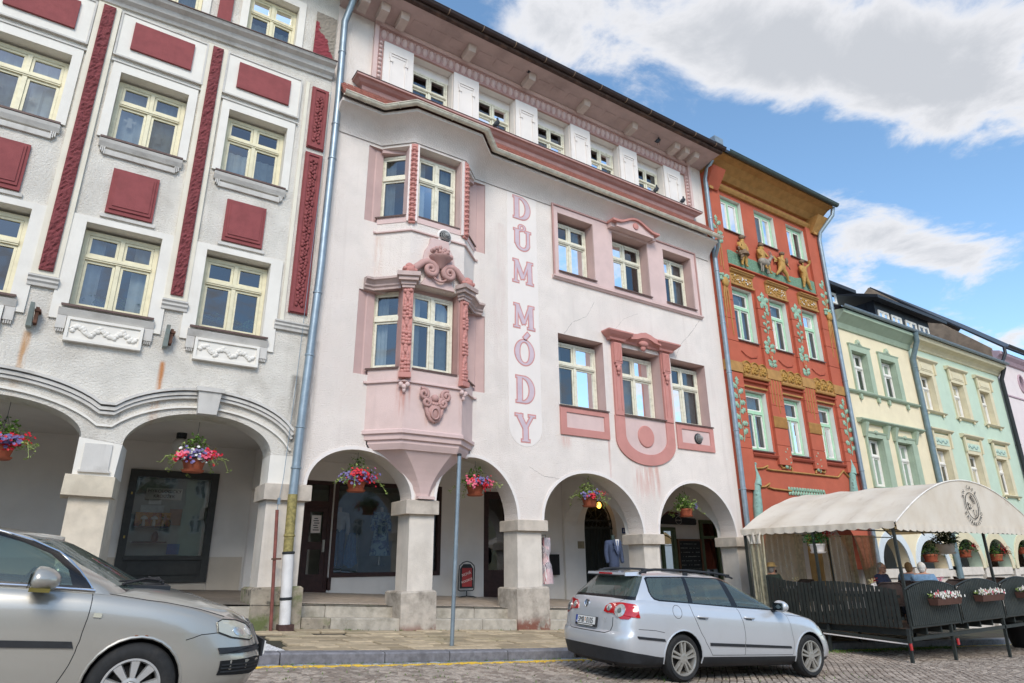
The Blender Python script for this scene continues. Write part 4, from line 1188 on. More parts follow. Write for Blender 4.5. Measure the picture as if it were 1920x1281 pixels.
# shop door (left), framed shop window, second door
def framed_door(x0,x1,z0,z1,split,kick,m,lab,top=None):
 b=MB(); ring(b,x0,x1,z0,z1,0.09,BK+0.06,BK+0.16)
 zt=z1-0.5 if top else z1-0.09
 if top: b.box(x0+0.09,x1-0.09,BK+0.05,BK+0.16,zt-0.14,zt)
 d0=zt-0.14 if top else zt
 b.box(x0+0.09,x1-0.09,BK+0.08,BK+0.14,z0+0.09,z0+kick)
 b.box(x0+0.09,x0+0.2,BK+0.08,BK+0.14,z0+kick,d0); b.box(x1-0.2,x1-0.09,BK+0.08,BK+0.14,z0+kick,d0)
 b.box(x0+0.2,x1-0.2,BK+0.08,BK+0.14,d0-0.12,d0)
 if split: b.box(x0+0.2,x1-0.2,BK+0.08,BK+0.14,split-0.09,split+0.09)
 d=part('door',b,m,PK,label=lab)
 cells=[(z0+kick,split-0.09),(split+0.09,d0-0.12)] if split else [(z0+kick,d0-0.12)]
 for a,c in cells:
  q=MB(); q.add([(x0+0.2,BK+0.11,a),(x1-0.2,BK+0.11,a),(x1-0.2,BK+0.11,c),(x0+0.2,BK+0.11,c)],[(0,1,2,3)]); part('pane',q,GLASS_SHOP,d)
 if top:
  q=MB(); q.add([(x0+0.09,BK+0.11,zt),(x1-0.09,BK+0.11,zt),(x1-0.09,BK+0.11,z1-0.09),(x0+0.09,BK+0.11,z1-0.09)],[(0,1,2,3)]); part('pane',q,GLASS_SHOP,d)
 q=MB(); q.box(x1-0.17,x1-0.13,BK+0.03,BK+0.06,z0+0.95,z0+1.2); q.box(x1-0.16,x1-0.14,BK+0.06,BK+0.08,z0+1.0,z0+1.03); q.box(x1-0.18,x1-0.12,BK+0.07,BK+0.079,z0+0.93,z0+1.22)
 part('handle',q,mat('pale_door_handle','#b7b2a6',0.35,0.1,metal=0.5),d)
 return d
framed_door(4.87,5.6,0.9,3.55,1.98,0.42,WOODDARK,'dark brown glazed shop door',True)
framed_door(10.06,11.0,0.6,3.53,None,0.75,WOODDARK,'dark brown half-glazed door')
b=MB(); ring(b,5.62,8.66,1.24,3.57,0.1,BK+0.0-0.03,BK+0.12); b.box(7.5,7.58,BK+0.02,BK+0.1,1.34,3.47); b.box(5.6,5.68,BK-0.03,BK+0.12,0.95,1.24)
sw=part('shop_window',b,WOODDARK,PK,label='wide brown-framed shop window')
for a,c in ((5.72,7.5),(7.58,8.56)):
 q=MB(); q.add([(a,BK+0.06,1.34),(c,BK+0.06,1.34),(c,BK+0.06,3.47),(a,BK+0.06,3.47)],[(0,1,2,3)]); part('pane',q,GLASS_SHOP,sw)
# wrought-iron gate with fan top
b=MB()
for i in range(11): x=13.82+i*0.13; b.box(x-0.009,x+0.009,BK+0.2,BK+0.22,0.1,2.6 if True else 0)
b.box(13.78,15.15,BK+0.19,BK+0.23,2.56,2.62); b.box(13.78,15.15,BK+0.19,BK+0.23,2.8,2.85); b.box(13.78,15.15,BK+0.19,BK+0.23,0.9,0.95)
for i in range(8): c=(13.87+i*0.17,BK+0.21,2.71); b.tube([(c[0]+0.075*math.cos(a*PI/6),c[1],c[2]+0.075*math.sin(a*PI/6)) for a in range(13)],0.012,5)
for s in (-1,1):
 for r,zc,xo in ((0.2,3.02,0.36),(0.13,3.2,0.17)): b.tube(spiral(14.465+s*xo,zc,r,PI/2,1.5,s,BK+0.24),0.014,5)
 b.tube([(14.465,BK+0.21,2.85),(14.465+s*0.2,BK+0.21,3.0),(14.465+s*0.45,BK+0.21,3.3)],0.014,5)
b.tube([(14.465,BK+0.21,0.1),(14.465,BK+0.21,3.48)],0.02,6)
b.tube([(14.465+0.67*math.cos(PI*i/16),BK+0.21,2.55+0.93*math.sin(PI*i/16)) for i in range(17)],0.02,6)
part('iron_gate',b,IRON,PK,label='dark wrought-iron gate with scrolls in its round top')
b=MB(); b.box(13.72,15.2,BK+0.3,BK+0.345,0.05,2.6); part('gate_board',b,mat('dark_gate_board','#262a24',0.7,0.2,4),PK)
b=MB(); b.ball((14.35,BK-0.1,3.28),(0.075,0.075,0.1),12,8); LAMP=part('lamp_bulb',b,mat('warm_lamp','#ffcf7a',0.4,0,emit='#ffb84a',estr=5.0),PK,label='lit yellow lamp above the gate')
b=MB(); b.box(14.29,14.41,BK-0.12,BK,3.4,3.46); part('lamp_bracket',b,IRON,PK)
b=MB(); b.box(13.48,13.74,BK-0.02,BK-0.001,1.94,2.16); part('wall_plaque',b,mat('brass_plaque','#8c8068',0.5,0.15,8,metal=0.4),PK)
b=MB(); b.box(12.25,12.67,BK-0.1,BK-0.001,1.18,1.77); part('letter_box',b,mat('black_box_paint','#1b1a1a',0.6),PK)
b=MB(); b.box(15.38,15.52,BK-0.02,BK-0.001,2.42,2.6); part('house_number_plate',b,mat('blue_enamel','#2b3a6a',0.35),PK)
b=MB(); b.box(15.435,15.46,BK-0.024,BK-0.02,2.46,2.56); part('house_number_digit',b,PANELW,PK)
# white ball lamps on the arcade ceiling
for x,y in ((7.55,15.6),(11.4,14.6)):
 b=MB(); b.ball((x,y,3.82),0.15,14,9); part('globe_lamp',b,mat('frosted_glass_globe','#c9c6bf',0.3,0.03),PK,60)
 b=MB(); b.lathe([(0.09,3.95),(0.09,4.02)],(x,y,0),12); part('lamp_base',b,BLACKMETAL,PK)
# cracks in the plaster as flat ribbons, their shadow and dirt in the colour
b=MB()
def crack(pts,w=0.006):
 for (x0,z0),(x1,z1) in zip(pts,pts[1:]):
  n=max(2,int(math.hypot(x1-x0,z1-z0)/0.06)); q=[(x0+(x1-x0)*i/n+rnd.uniform(-0.012,0.012),z0+(z1-z0)*i/n+rnd.uniform(-0.012,0.012)) for i in range(n+1)]
  for a,c in zip(q,q[1:]):
   d=Vector((c[0]-a[0],c[1]-a[1])).normalized(); ww=w*rnd.uniform(0.4,1.0)
   b.add([(a[0]+d.y*ww,12.9985,a[1]-d.x*ww),(c[0]+d.y*ww,12.9985,c[1]-d.x*ww),(c[0]-d.y*ww,12.9985,c[1]+d.x*ww),(a[0]-d.y*ww,12.9985,a[1]+d.x*ww)],[(0,1,2,3)])
crack([(10.45,7.42),(10.75,7.8),(11.3,8.1),(11.6,8.6)]); crack([(14.75,7.4),(15.1,7.95),(15.7,8.5),(16.1,8.95)],0.008); crack([(12.3,7.85),(12.7,8.3),(13.3,8.6)],0.004); crack([(16.35,11.1),(16.6,11.5)],0.004)
crack([(9.2,3.75),(9.6,3.55),(10.1,3.5),(10.4,3.6)],0.007)
part('plaster_crack',b,mat('crack_shadow_dirt','#a0968e',0.95),PK,kind='stuff')
# thin conduit wire
b=MB(); WIRE=[(3.75,12.985),(4.93,12.985),(5.55,12.405),(6.99,12.405),(7.6,12.985),(16.85,12.985)]
b.tube([(x,y,11.27) for x,y in WIRE],0.009,5); part('wire',b,mat('grey_cable','#6f6864',0.6),PK)
# downpipes: left one between the houses, right one next to the red house
PIPEY=mat('mossy_yellow_pipe','#8f8350',0.75,0.3,18,0.3,40,dirt=0.5,dcol='#4a4a2c',dscale=5)
pipe(PK,[(4.1,12.3,15.55),(3.82,12.55,15.05),(3.70,12.84,14.35),(3.72,12.84,12.0),(3.68,12.84,7.6),(3.58,12.84,4.2),(3.55,12.82,2.78)],0.085,ZINC,(13.4,11.3,10.35,7.0,5.6,4.1,3.3),label='zinc downpipe between the two houses')
pipe(PK,[(3.55,12.82,2.8),(3.56,12.81,1.74)],0.088,PIPEY,(2.05,),name='mossy_pipe',label='yellow-green mossy lower pipe')
pipe(PK,[(3.57,12.81,1.76),(3.62,12.8,0.5)],0.1,mat('white_plastic_pipe','#d5d3d0',0.4,0.06,6,dirt=0.25,dcol='#8a8478',dscale=5),(1.74,0.95),name='plastic_pipe',mt2=BLACKMETAL,label='white plastic foot of the downpipe')
b=MB(); b.box(3.5,3.76,12.68,12.9,0.2,0.52); part('drain_box',b,mat('rusty_drain','#4a3530',0.8,0.3,10,0.3),PK)
pipe(PK,[(17.3,12.45,15.75),(17.28,12.5,15.35),(17.1,12.72,14.9),(17.08,12.84,14.5),(17.08,12.84,7),(17.06,12.84,2.9),(17.06,12.84,-0.2)],0.08,ZINC,(12.9,10.9,9.0,7.3,5.4,3.6),label='zinc downpipe at the joint with the red house')
b=MB(); b.box(17.05,17.5,12.2,12.6,15.75,16.0); part('rain_hopper',b,ZINC,PK)
b=MB(); b.tube([(16.9,12.5,11.9),(17.0,12.6,11.7),(17.06,12.8,11.4)],0.06,10); part('gutter_outlet',b,ZINC,PK,50)
# ------------------------------------------------------------------ white and dark red house at the left
LH=thing('white_red_house','white house with dark red panels and rough red strips over a wide-arched arcade','house',(0,13,0.9))
LW=mat('white_roughcast','#dbd5ca',0.92,0.08,2.2,1.0,30,dirt=0.45,dcol='#a89e90',dscale=1.0,streak=0.3,bdist=0.03,
         extra=stains([(-1.04,5.3,4.25,0.09,'#c28a4a',0.8),(1.02,5.1,3.9,0.075,'#c07a3a',0.9),(1.0,4.5,3.6,0.12,'#b99070',0.5),(3.45,5.2,2.6,0.16,'#55514a',0.65),(-1.1,4.7,4.0,0.2,'#b89a78',0.4),(0.3,4.2,3.5,0.5,'#8d877d',0.35)]))
LSM=mat('white_smooth_plaster','#e0dbd1',0.88,0.035,2.5,0.3,60,dirt=0.16,dcol='#a8a196',dscale=1.1,streak=0.1)
LMO=mat('grey_white_moulding','#c9c5be',0.88,0.06,3,0.3,60,dirt=0.4,dcol='#7e786e',dscale=1.8,streak=0.3)
LCR=mat('cream_plaster','#ddd6c4',0.88,0.04,2.5,0.35,60,dirt=0.16,dcol='#aba18c',dscale=1.1,streak=0.12)
RED=mat('dark_red_plaster','#8a4848',0.85,0.09,5,0.5,55,dirt=0.2,dcol='#6a2e33',dscale=2,streak=0.1)
REDR=mat('rough_red_roughcast','#824244',0.9,0.14,7,1.0,17,bdist=0.05)
LX0,LX1=-8.5,3.575
B0,B1_,B2_=(-4.65,3.62,-0.02,3.6,4.17),None,None
LA1=(-3.05,3.5,0.0,3.6,4.18); LA2=(0.62,3.52,3.1,3.55,4.19); LA0=(-7.4,3.6,-3.75,3.6,4.25)
CW=[(-2.66,-1.40),(-0.58,0.65),(1.45,2.68)]
CW0=[(-4.72,-3.46),(-6.8,-5.54)]
hol=[]
for a,b in CW+CW0: hol += [rect(a,b,9.28,10.84),rect(a,b,5.83,7.48),rect(a+0.08,b-0.06,12.95,14.3)]
mb=MB(); slab(mb,front_outline(LX0,LX1,15.4,3.5,3.55,[LA0,LA1,LA2]),hol,13.0,13.6,0,1); part('front_wall',mb,[LW,LSM],LH)
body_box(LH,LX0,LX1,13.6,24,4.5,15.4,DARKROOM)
for i,(a,b) in enumerate(CW+CW0):
 SL=(0.1,0.32,METALSILL)
 window(LH,a+0.004,b-0.004,9.3,10.78,13.2,'cross',CREAM,tz=0.66,fw=0.08,curtain='full' if i != 2 else 'half',sill=SL)
 window(LH,a+0.004,b-0.004,5.86,7.42,13.2,'cross',CREAM,tz=0.66,fw=0.08,curtain='sides' if i == 1 else None,sill=SL)
 if i != 0: window(LH,a+0.084,b-0.064,12.98,14.27,13.16,'cross',CREAM,tz=0.62,fw=0.07,curtain='half')
# stars and paper angels hung in the windows
def paper(pts,x,z,y,lab):
 b=MB(); b.prism([(x+p[0],z+p[1]) for p in pts],y,y+0.004); b.box(x-0.002,x+0.002,y,y+0.002,z+0.1,z+0.3)
 solo('paper_ornament',b,PANELW,lab,'ornament','paper ornaments hung in the left house windows')
star=[(0.09*(1 if k % 2 == 0 else 0.35)*math.sin(k*PI/5),0.09*(1 if k % 2 == 0 else 0.35)*math.cos(k*PI/5)) for k in range(10)]
ang=[(-0.11,0.05),(-0.03,0.04),(-0.04,0.1),(0.04,0.1),(0.03,0.04),(0.11,0.06),(0.1,0.01),(0.035,0.0),(0.06,-0.12),(-0.06,-0.12),(-0.035,0.0),(-0.11,0.0)]
paper(ang,-0.27,9.98,13.3,'white paper angel in the left pane of the middle upper window'); paper(ang[2:],0.27,9.82,13.3,'folded white paper ornament in the right pane of the middle upper window')
for k,(x,z) in enumerate(((-2.35,9.95),(-2.3,9.6),(-1.85,9.85),(-1.8,9.55))):
 paper(star,x,z,13.3,['white paper star high in the left pane of the leftmost upper window','white paper star low in the left pane of the leftmost upper window','white paper star high in the right pane of the leftmost upper window','white paper star low in the right pane of the leftmost upper window'][k])
# house plants behind the lower windows
PLANT=mat('house_plant_leaves','#6f9458',0.6,0.3,20)
def leaves(mb,c,r,n,size,rn,flat=1.0,up=0.3,m=0,bent=True):
 for i in range(n):
  while True:
   p=(rn.uniform(-1,1),rn.uniform(-1,1),rn.uniform(-1,1))
   if p[0]**2+p[1]**2+p[2]**2 < 1: break
  q=Vector((c[0]+p[0]*r[0],c[1]+p[1]*r[1],c[2]+p[2]*r[2]))
  a=rn.uniform(0,2*PI); d=Vector((math.cos(a),math.sin(a),rn.uniform(-0.7,0.7)+up)).normalized()
  s=d.cross(Vector((rn.uniform(-0.4,0.4),rn.uniform(-0.4,0.4),1))).normalized(); nn=d.cross(s)
  l=size*rn.uniform(0.6,1.25); w=l*0.36
  mb.add([q,q+d*l*0.5+s*w+nn*l*0.12,q+d*l,q+d*l*0.5-s*w+nn*l*0.12],[(0,1,2),(0,2,3)],m)
for (x0,x1,lab) in ((-0.5,0.55,'row of leafy house plants behind the middle first-floor window'),(1.55,2.6,'row of leafy house plants behind the right first-floor window')):
 b=MB(); rn=random.Random(int(x0*100))
 for k in range(5): leaves(b,(x0+(k+0.5)*(x1-x0)/5,13.45,6.05+rn.uniform(0,0.12)),(0.12,0.08,0.2),60,0.09,rn)
 pot=MB(); pot.box(x0,x1,13.4,13.52,5.84,5.95)
 t=thing('window_plants',lab,'plants',((x0+x1)/2,13.45,5.84)); part('foliage',b,PLANT,t,kind='stuff',fixn=False); part('planter',pot,STONE,t)
# smooth window surrounds with dropped lower lugs, aprons and mouldings
def surround(a,b,zb,zt,low):
 mb=MB(); out=[(a-0.16,zb+0.02),(b+0.16,zb+0.02),(b+0.16,zt+0.2),(a-0.16,zt+0.2)] if not low else [(a-0.24,zb-0.25),(a-0.08,zb-0.25),(a-0.08,zb-0.03),(b+0.08,zb-0.03),(b+0.08,zb-0.25),(b+0.24,zb-0.25),(b+0.24,zt+0.12),(a-0.24,zt+0.12)]
 slab(mb,out,[rect(a-0.001,b+0.001,zb-0.001,zt+0.001)],12.96,12.999); p=part('window_surround',mb,LSM,LH)
 mb=MB()
 if not low:
  mb.mould(a-0.2,b+0.2,[(0,0),(0.06,0),(0.06,0.03),(0,0.05)],12.998,zt+0.2)
  part('band_moulding',mb,LMO,LH); mb=MB()
  mb.mould(a-0.1,b+0.1,[(0,0),(0.05,0),(0.1,0.08),(0.12,0.14),(0,0.16)],12.998,zb-0.19)
  part('sill_moulding',mb,LMO,LH); mb=MB()
  mb.mould(a+0.02,b-0.02,[(0,0),(0.05,0),(0.06,0.1),(0,0.12)],12.998,zb-0.34)
  for q in range(3):
   mb.box(a-0.06+0.03*q,a-0.04+0.03*q,12.93,12.998,zb-0.29-0.03*q,zb-0.2); mb.box(b+0.04-0.03*q,b+0.06-0.03*q,12.93,12.998,zb-0.29-0.03*q,zb-0.2)
 else:
  mb.mould(a-0.12,b+0.12,[(0,0),(0.05,0),(0.09,0.08),(0.11,0.12),(0,0.14)],12.998,zb-0.18)
  mb.box(a-0.12,a+0.02,12.94,12.998,zb-0.42,zb-0.19); mb.box(b-0.02,b+0.12,12.94,12.998,zb-0.42,zb-0.19)
  for q in range(4):
   for x in (a-0.1+0.03*q,b+0.0+0.03*q): mb.box(x,x+0.018,12.95,12.998,zb-0.48,zb-0.42)
 part('sill_moulding',mb,LMO,LH)
 if low:
  mb=MB(); mb.box(a+0.03,b-0.03,12.93,12.999,zb-0.63,zb-0.2); ring(mb,a+0.03,b-0.03,zb-0.63,zb-0.2,0.05,12.9,12.93)
  p=part('relief_panel',mb,LSM,LH)
  mb=MB(); rn=random.Random(int(a*37))
  for q in range(34):
   t=q/33; x=a+0.14+(b-a-0.28)*t
   mb.ball((x,12.925,zb-0.42+0.06*math.sin(t*18)+rn.uniform(-0.03,0.03)),(0.045,0.03,0.045),6,4)
  mb.tube([(a+0.1+(b-a-0.2)*q/30,12.92,zb-0.42+0.07*math.sin(q*0.63)) for q in range(31)],0.018,5)
  part('scroll_relief',mb,LSM,p,60,kind='stuff')
for a,b in CW+CW0: surround(a,b,9.28,10.84,False); surround(a,b,5.83,7.48,True)
# field mouldings and red panels
for a,b in CW+CW0:
 c=(a+b)/2
 mb=MB(); mb.box(c-0.8,c+0.8,12.95,12.999,11.2,12.24); p=part('panel_field',mb,LSM,LH)
 mb=MB(); ring(mb,c-0.82,c+0.82,11.18,12.26,0.035,12.93,12.949); part('field_edge',mb,LMO,LH)
 mb=MB(); mb.box(c-0.56,c+0.56,12.9,12.949,11.42,12.08); part('red_panel',mb,RED,LH)
 mb=MB(); mb.box(c-0.39,c+0.39,12.95,12.999,7.76,8.7); mb.box(c-0.34,c+0.34,12.925,12.95,7.84,8.66); mb.box(c-0.3,c+0.3,12.91,12.925,7.9,8.62); part('red_square_panel',mb,RED,LH)
 mb=MB(); mb.box(c-0.45,c+0.45,12.96,12.999,7.66,7.72); part('panel_sill',mb,LMO,LH)
def rough_strip(x0,x1,z0,z1,y=12.9):
 mb=MB(); nx,nz=6,int((z1-z0)/0.05); vs=[]
 for j in range(nz+1):
  for i in range(nx+1):
   ed=i in (0,nx) or j in (0,nz)
   vs.append((x0+(x1-x0)*i/nx,y+(0 if ed else rnd.uniform(-0.035,0.0)),z0+(z1-z0)*j/nz))
 mb.add(vs,[(j*(nx+1)+i,j*(nx+1)+i+1,(j+1)*(nx+1)+i+1,(j+1)*(nx+1)+i) for j in range(nz) for i in range(nx)])
 mb.box(x0,x1,y+0.001,12.999,z0,z1); return mb
for k in range(-3,1):
 c=1.045+2.045*k
 mb=MB(); mb.box(c-0.2,c+0.2,12.94,12.999,6.3,12.3); part('strip_bed',mb,LCR,LH)
 part('red_strip',rough_strip(c-0.105,c+0.105,6.38,12.24),REDR,LH,fixn=True)
 mb=MB(); mb.mould(c-0.22,c+0.22,[(0,0),(0.06,0),(0.07,0.05),(0.1,0.08),(0.1,0.12),(0.13,0.15),(0.13,0.18),(0,0.19)],12.998,6.09); part('strip_console',mb,LMO,LH)
 # flag holders below the strips
 t=thing('flag_holder',['','','',''][0] or {0: 'grey metal flag holder with a rust run, right of the two in view',-1: 'grey metal flag holder with a rust run, left of the two in view'}.get(k,'grey metal flag holder %s beyond the left edge of the photo' % ('just' if k == -2 else 'farther')),'flag holder',(c-0.03,12.99,5.34),group='flag holders on the left house')
 mb=MB(); mb.hexa([(c-0.09,12.86,5.34),(c-0.01,12.86,5.34),(c-0.01,12.999,5.34),(c-0.09,12.999,5.34)],[(c-0.08,12.74,5.72),(c-0.02,12.74,5.72),(c-0.02,12.84,5.72),(c-0.08,12.84,5.72)]); part('holder_tube',mb,mat('grey_green_metal','#7f8883',0.6,0.15,8,dirt=0.4,dcol='#6d5038',dscale=6),t)
 mb=MB(); mb.box(c+0.0,c+0.05,12.84,12.999,5.4,5.68); mb.box(c-0.01,c+0.08,12.82,12.999,5.6,5.64); part('holder_bracket',mb,mat('rusty_iron','#5e4032',0.85,0.3,12,0.2),t)
# tall ornamented red panels at the right edge
for z0,z1 in ((10.55,12.22),(6.5,10.42)):
 mb=MB(); mb.box(3.13,3.52,12.95,12.999,z0,z1); ring(mb,3.15,3.5,z0+0.02,z1-0.02,0.06,12.925,12.95); p=part('red_ornament_panel',mb,RED,LH)
 mb=MB(); rn=random.Random(int(z0*10)); z=z0+0.2
 while z < z1-0.2:
  w=0.03+0.03*math.sin((z-z0)*9)**2
  for s in (-1,1): mb.ball((3.325+s*w,12.935,z+rn.uniform(-0.02,0.02)),(0.038,0.025,0.05),6,4)
  mb.ball((3.325+rn.uniform(-0.02,0.02),12.93,z+0.04),(0.028,0.03,0.028),6,4); z += 0.085
 part('panel_relief',mb,RED,p,60,kind='stuff')
mb=MB(); mb.mould(2.88,3.56,[(0,0),(0.06,0),(0.07,0.05),(0.1,0.08),(0.1,0.12),(0.13,0.15),(0.13,0.18),(0,0.19)],12.998,6.09); part('strip_console',mb,LMO,LH)
mb=MB(); mb.box(2.98,3.06,12.97,12.999,6.3,12.3); part('panel_edge',mb,LCR,LH)
# big cornice above the second floor (rises slightly to the right)
mb=MB(); pr=[(0,0),(0.05,0.0),(0.08,0.06),(0.16,0.11),(0.2,0.2),(0.3,0.25),(0.34,0.31),(0,0.36)]
n=len(pr); z0,z1=12.2,12.62
mb.add([(LX0,13.0-o,11.95+u) for o,u in pr]+[(3.56,13.0-o,12.6+u) for o,u in pr],[tuple(range(n)),tuple(range(2*n-1,n-1,-1))]+[(i,i+n,(i+1) % n+n,(i+1) % n) for i in range(n)])
part('cornice',mb,LMO,LH)
mb=MB(); mb.add([(LX0,12.64,12.262),(3.57,12.64,12.912),(3.57,12.999,12.97),(LX0,12.999,12.32),(LX0,12.64,12.28),(3.57,12.64,12.93),(3.57,12.999,12.99),(LX0,12.999,12.34)],[(0,3,2,1),(4,5,6,7),(0,1,5,4),(1,2,6,5),(3,0,4,7)]); part('cornice_flashing',mb,METALSILL,LH)
for a,b in CW[1:]+CW0:
 mb=MB(); slab(mb,rect(a-0.08,b+0.1,12.92,14.5),[rect(a+0.079,b-0.059,12.949,14.301)],12.95,12.999); part('window_surround',mb,LSM,LH)
for c in (1.05,-1.0):
 mb=MB(); mb.box(c-0.14,c+0.14,12.93,12.999,12.8,15.0); part('red_strip',mb,RED,LH)
# damaged corner: red panel with fallen plaster
def broke_ex(t,cc,p):
 sp=t.n('ShaderNodeSeparateXYZ'); t.l(t.n('ShaderNodeNewGeometry').outputs['Position'],sp.inputs[0])
 d=t.math('ADD',t.math('MULTIPLY',t.math('SUBTRACT',sp.outputs[0],3.28),1.9),t.math('SUBTRACT',sp.outputs[2],13.75))
 d=t.math('ADD',d,t.math('MULTIPLY',t.math('SUBTRACT',t.noise(p,4,5,0.6),0.5),0.9))
 return t.mix(t.ramp(d,-0.02,0.03),cc,L('#8d8478'))
mb=MB(); nx,nz=10,34; vs=[]
for j in range(nz+1):
 for i in range(nx+1): vs.append((3.04+0.5*i/nx,12.96-rnd.uniform(0,0.02),12.88+1.55*j/nz))
mb.add(vs,[(j*(nx+1)+i,j*(nx+1)+i+1,(j+1)*(nx+1)+i+1,(j+1)*(nx+1)+i) for j in range(nz) for i in range(nx)])
part('broken_red_panel',mb,mat('broken_red_plaster','#853a40',0.92,0.1,6,0.8,30,extra=broke_ex),LH,label='red corner panel with the plaster fallen off to grey render')
mb=MB(); mb.box(LX0,3.56,12.3,12.999,15.3,15.5); part('eave_boards',mb,mat('old_eave_wood','#8c6a42',0.85,0.25,6,0.3,30,dirt=0.4,dcol='#4a3a2a'),LH)
gutter(LH,[(LX0,12.0),(3.4,12.0)],0.08,ZINC,1.0,15.5); roof(LH,LX0,3.57,11.95,19,15.55,20.5,ROOFTILE)
# arch mouldings: an outer stepped moulding running over both arches, an inner bead, keystones
def ribbon(pts,w,y0,y1,m,nm,up=True):
 P=[Vector(p) for p in pts]; ou=[]
 for i,p in enumerate(P):
  d=(P[min(i+1,len(P)-1)]-P[max(i-1,0)]).normalized(); ou.append(p+Vector((-d.y,d.x))*w)
 k=len(P); mb=MB()
 vs=[(p.x,y0,p.y) for p in P]+[(p.x,y0,p.y) for p in ou]+[(p.x,y1,p.y) for p in P]+[(p.x,y1,p.y) for p in ou]
 mb.add(vs,[f for i in range(k-1) for f in ((i,i+1,k+i+1,k+i),(i,i+1,2*k+i+1,2*k+i),(k+i,k+i+1,3*k+i+1,3*k+i))]+[(0,k,3*k,2*k),(k-1,2*k-1,4*k-1,3*k-1)]); return part(nm,mb,m,LH,30)
def arcs(off,zc):
 o=[]
 for xc,hw,ap in ((-1.52,1.86,4.18),(1.86,1.58,4.19)):
  seg=[]
  for i in range(25):
   t=-1+2*i/24
   if (xc < 0 and xc+hw*t > 0.26-off*0.12) or (xc > 0 and xc+hw*t < 0.32+off*0.12): continue
   seg.append((xc+hw*t,ap+off-(ap+off-zc)*(1-math.sqrt(max(0,1-(t*0.93)**2)))/(1-math.sqrt(1-0.93**2))))
  o += seg
 return o
ribbon(arcs(0.10,3.64),0.035,12.955,12.999,LSM,'arch_bead')
ribbon(arcs(0.27,3.86),0.05,12.93,12.999,LMO,'arch_moulding'); ribbon(arcs(0.33,3.93),0.06,12.90,12.999,LMO,'arch_moulding'); ribbon(arcs(0.41,4.02),0.045,12.86,12.999,LMO,'arch_moulding')
mb=MB(); mb.hexa([(1.7,12.84,4.17),(2.02,12.84,4.17),(2.02,12.999,4.17),(1.7,12.999,4.17)],[(1.66,12.8,4.6),(2.06,12.8,4.6),(2.06,12.999,4.6),(1.66,12.999,4.6)]); mb.box(1.62,2.1,12.77,12.999,4.58,4.66); part('keystone',mb,LMO,LH)
# piers
for a,b,bb in ((0.0,0.58,0.73),(-3.7,-3.1,-2.95)):
 mb=MB(); mb.hexa([(a,13.0,0.6),(b,13.0,0.6),(bb,13.6,0.6),(a,13.6,0.6)],[(a,13.0,2.66),(b,13.0,2.66),(bb,13.6,2.66),(a,13.6,2.66)]); part('pier_shaft',mb,mat('sandstone_shaft','#cdc0ac',0.88,0.1,4,0.5,40,dirt=0.25,dcol='#9c8c74',dscale=1.5),LH)
 mb=MB(); mb.hexa([(a-0.12,12.89,2.64),(b+0.02,12.89,2.62),(bb+0.0,13.66,2.62),(a-0.12,13.66,2.64)],[(a-0.11,12.89,2.97),(b+0.02,12.89,2.95),(bb+0.0,13.66,2.95),(a-0.11,13.66,2.97)]); part('pier_capital',mb,mat('sandstone_cap','#c9bda8',0.88,0.1,4,0.5,40,dirt=0.3,dcol='#8c7d68',dscale=1.5),LH)
 mb=MB(); mb.hexa([(a-0.02,13.0,2.95),(b,13.0,2.95),(bb,13.6,2.95),(a-0.02,13.6,2.95)],[(a-0.02,13.0,3.597),(b+0.04,13.0,3.517),(bb,13.6,3.517),(a-0.02,13.6,3.597)]); part('pier_block',mb,LSM,LH)
 mb=MB(); mb.box(a+0.08,b-0.1,12.97,12.999,3.05,3.5); mb.box(a+0.05,b-0.07,12.95,12.999,3.02,3.055); part('block_panel',mb,LMO,LH)
mb=MB(); mb.box(3.1,3.575,13.0,13.6,2.7,3.548); part('pier_block',mb,LSM,LH)
# arcade of the left house
mb=MB(); grid(mb,-8.5,3.58,20,12.9,16.7,6,lambda x,y: min(flz(x,y),1.02+0.03*(3.5-x))); part('arcade_floor',mb,mat('dark_floor_tiles','#6d655c',0.7,0.15,6,0.25,40,dirt=0.3,dcol='#4d463c'),LH)
mb=MB(); slab(mb,[(-8.5,0.5),(3.58,0.5),(3.58,4.4),(-8.5,4.4)],[rect(1.03,2.82,1.2,3.53)],16.4,16.8); part('arcade_back_wall',mb,mat('grey_arcade_plaster','#d2ccc3',0.9,0.04,1.4,0.3,60,dirt=0.2,dcol='#948b80',dscale=0.6),LH)
mb=MB(); mb.box(-8.5,3.58,13.6,16.45,4.16,4.5); part('arcade_ceiling',mb,mat('grey_ceiling','#d5d0c8',0.9,0.04,1.4,0.2,60),LH)
PLI=mat('tan_plinth_tiles','#b9ad9c',0.5,0.05,3,0.1,40)
for a,b in ((-4.0,-3.0),(-2.98,-2.0),(-1.98,-0.99),(-0.97,0.02),(0.04,1.02),(2.84,3.53)):
 mb=MB(); mb.box(a,b,16.37,16.399,0.98,1.72); part('plinth_tile',mb,PLI,LH)
mb=MB(); mb.box(1.03,2.82,16.37,16.399,0.98,1.19); part('plinth_tile',mb,PLI,LH)
mb=MB(); mb.hexa([(-8.5,12.93,0.1),(3.02,12.93,0.1),(3.02,13.2,0.1),(-8.5,13.2,0.1)],[(-8.5,12.93,1.05),(3.02,12.93,0.845),(3.02,13.2,0.845),(-8.5,13.2,1.05)]); part('arcade_plinth',mb,STEP,LH)
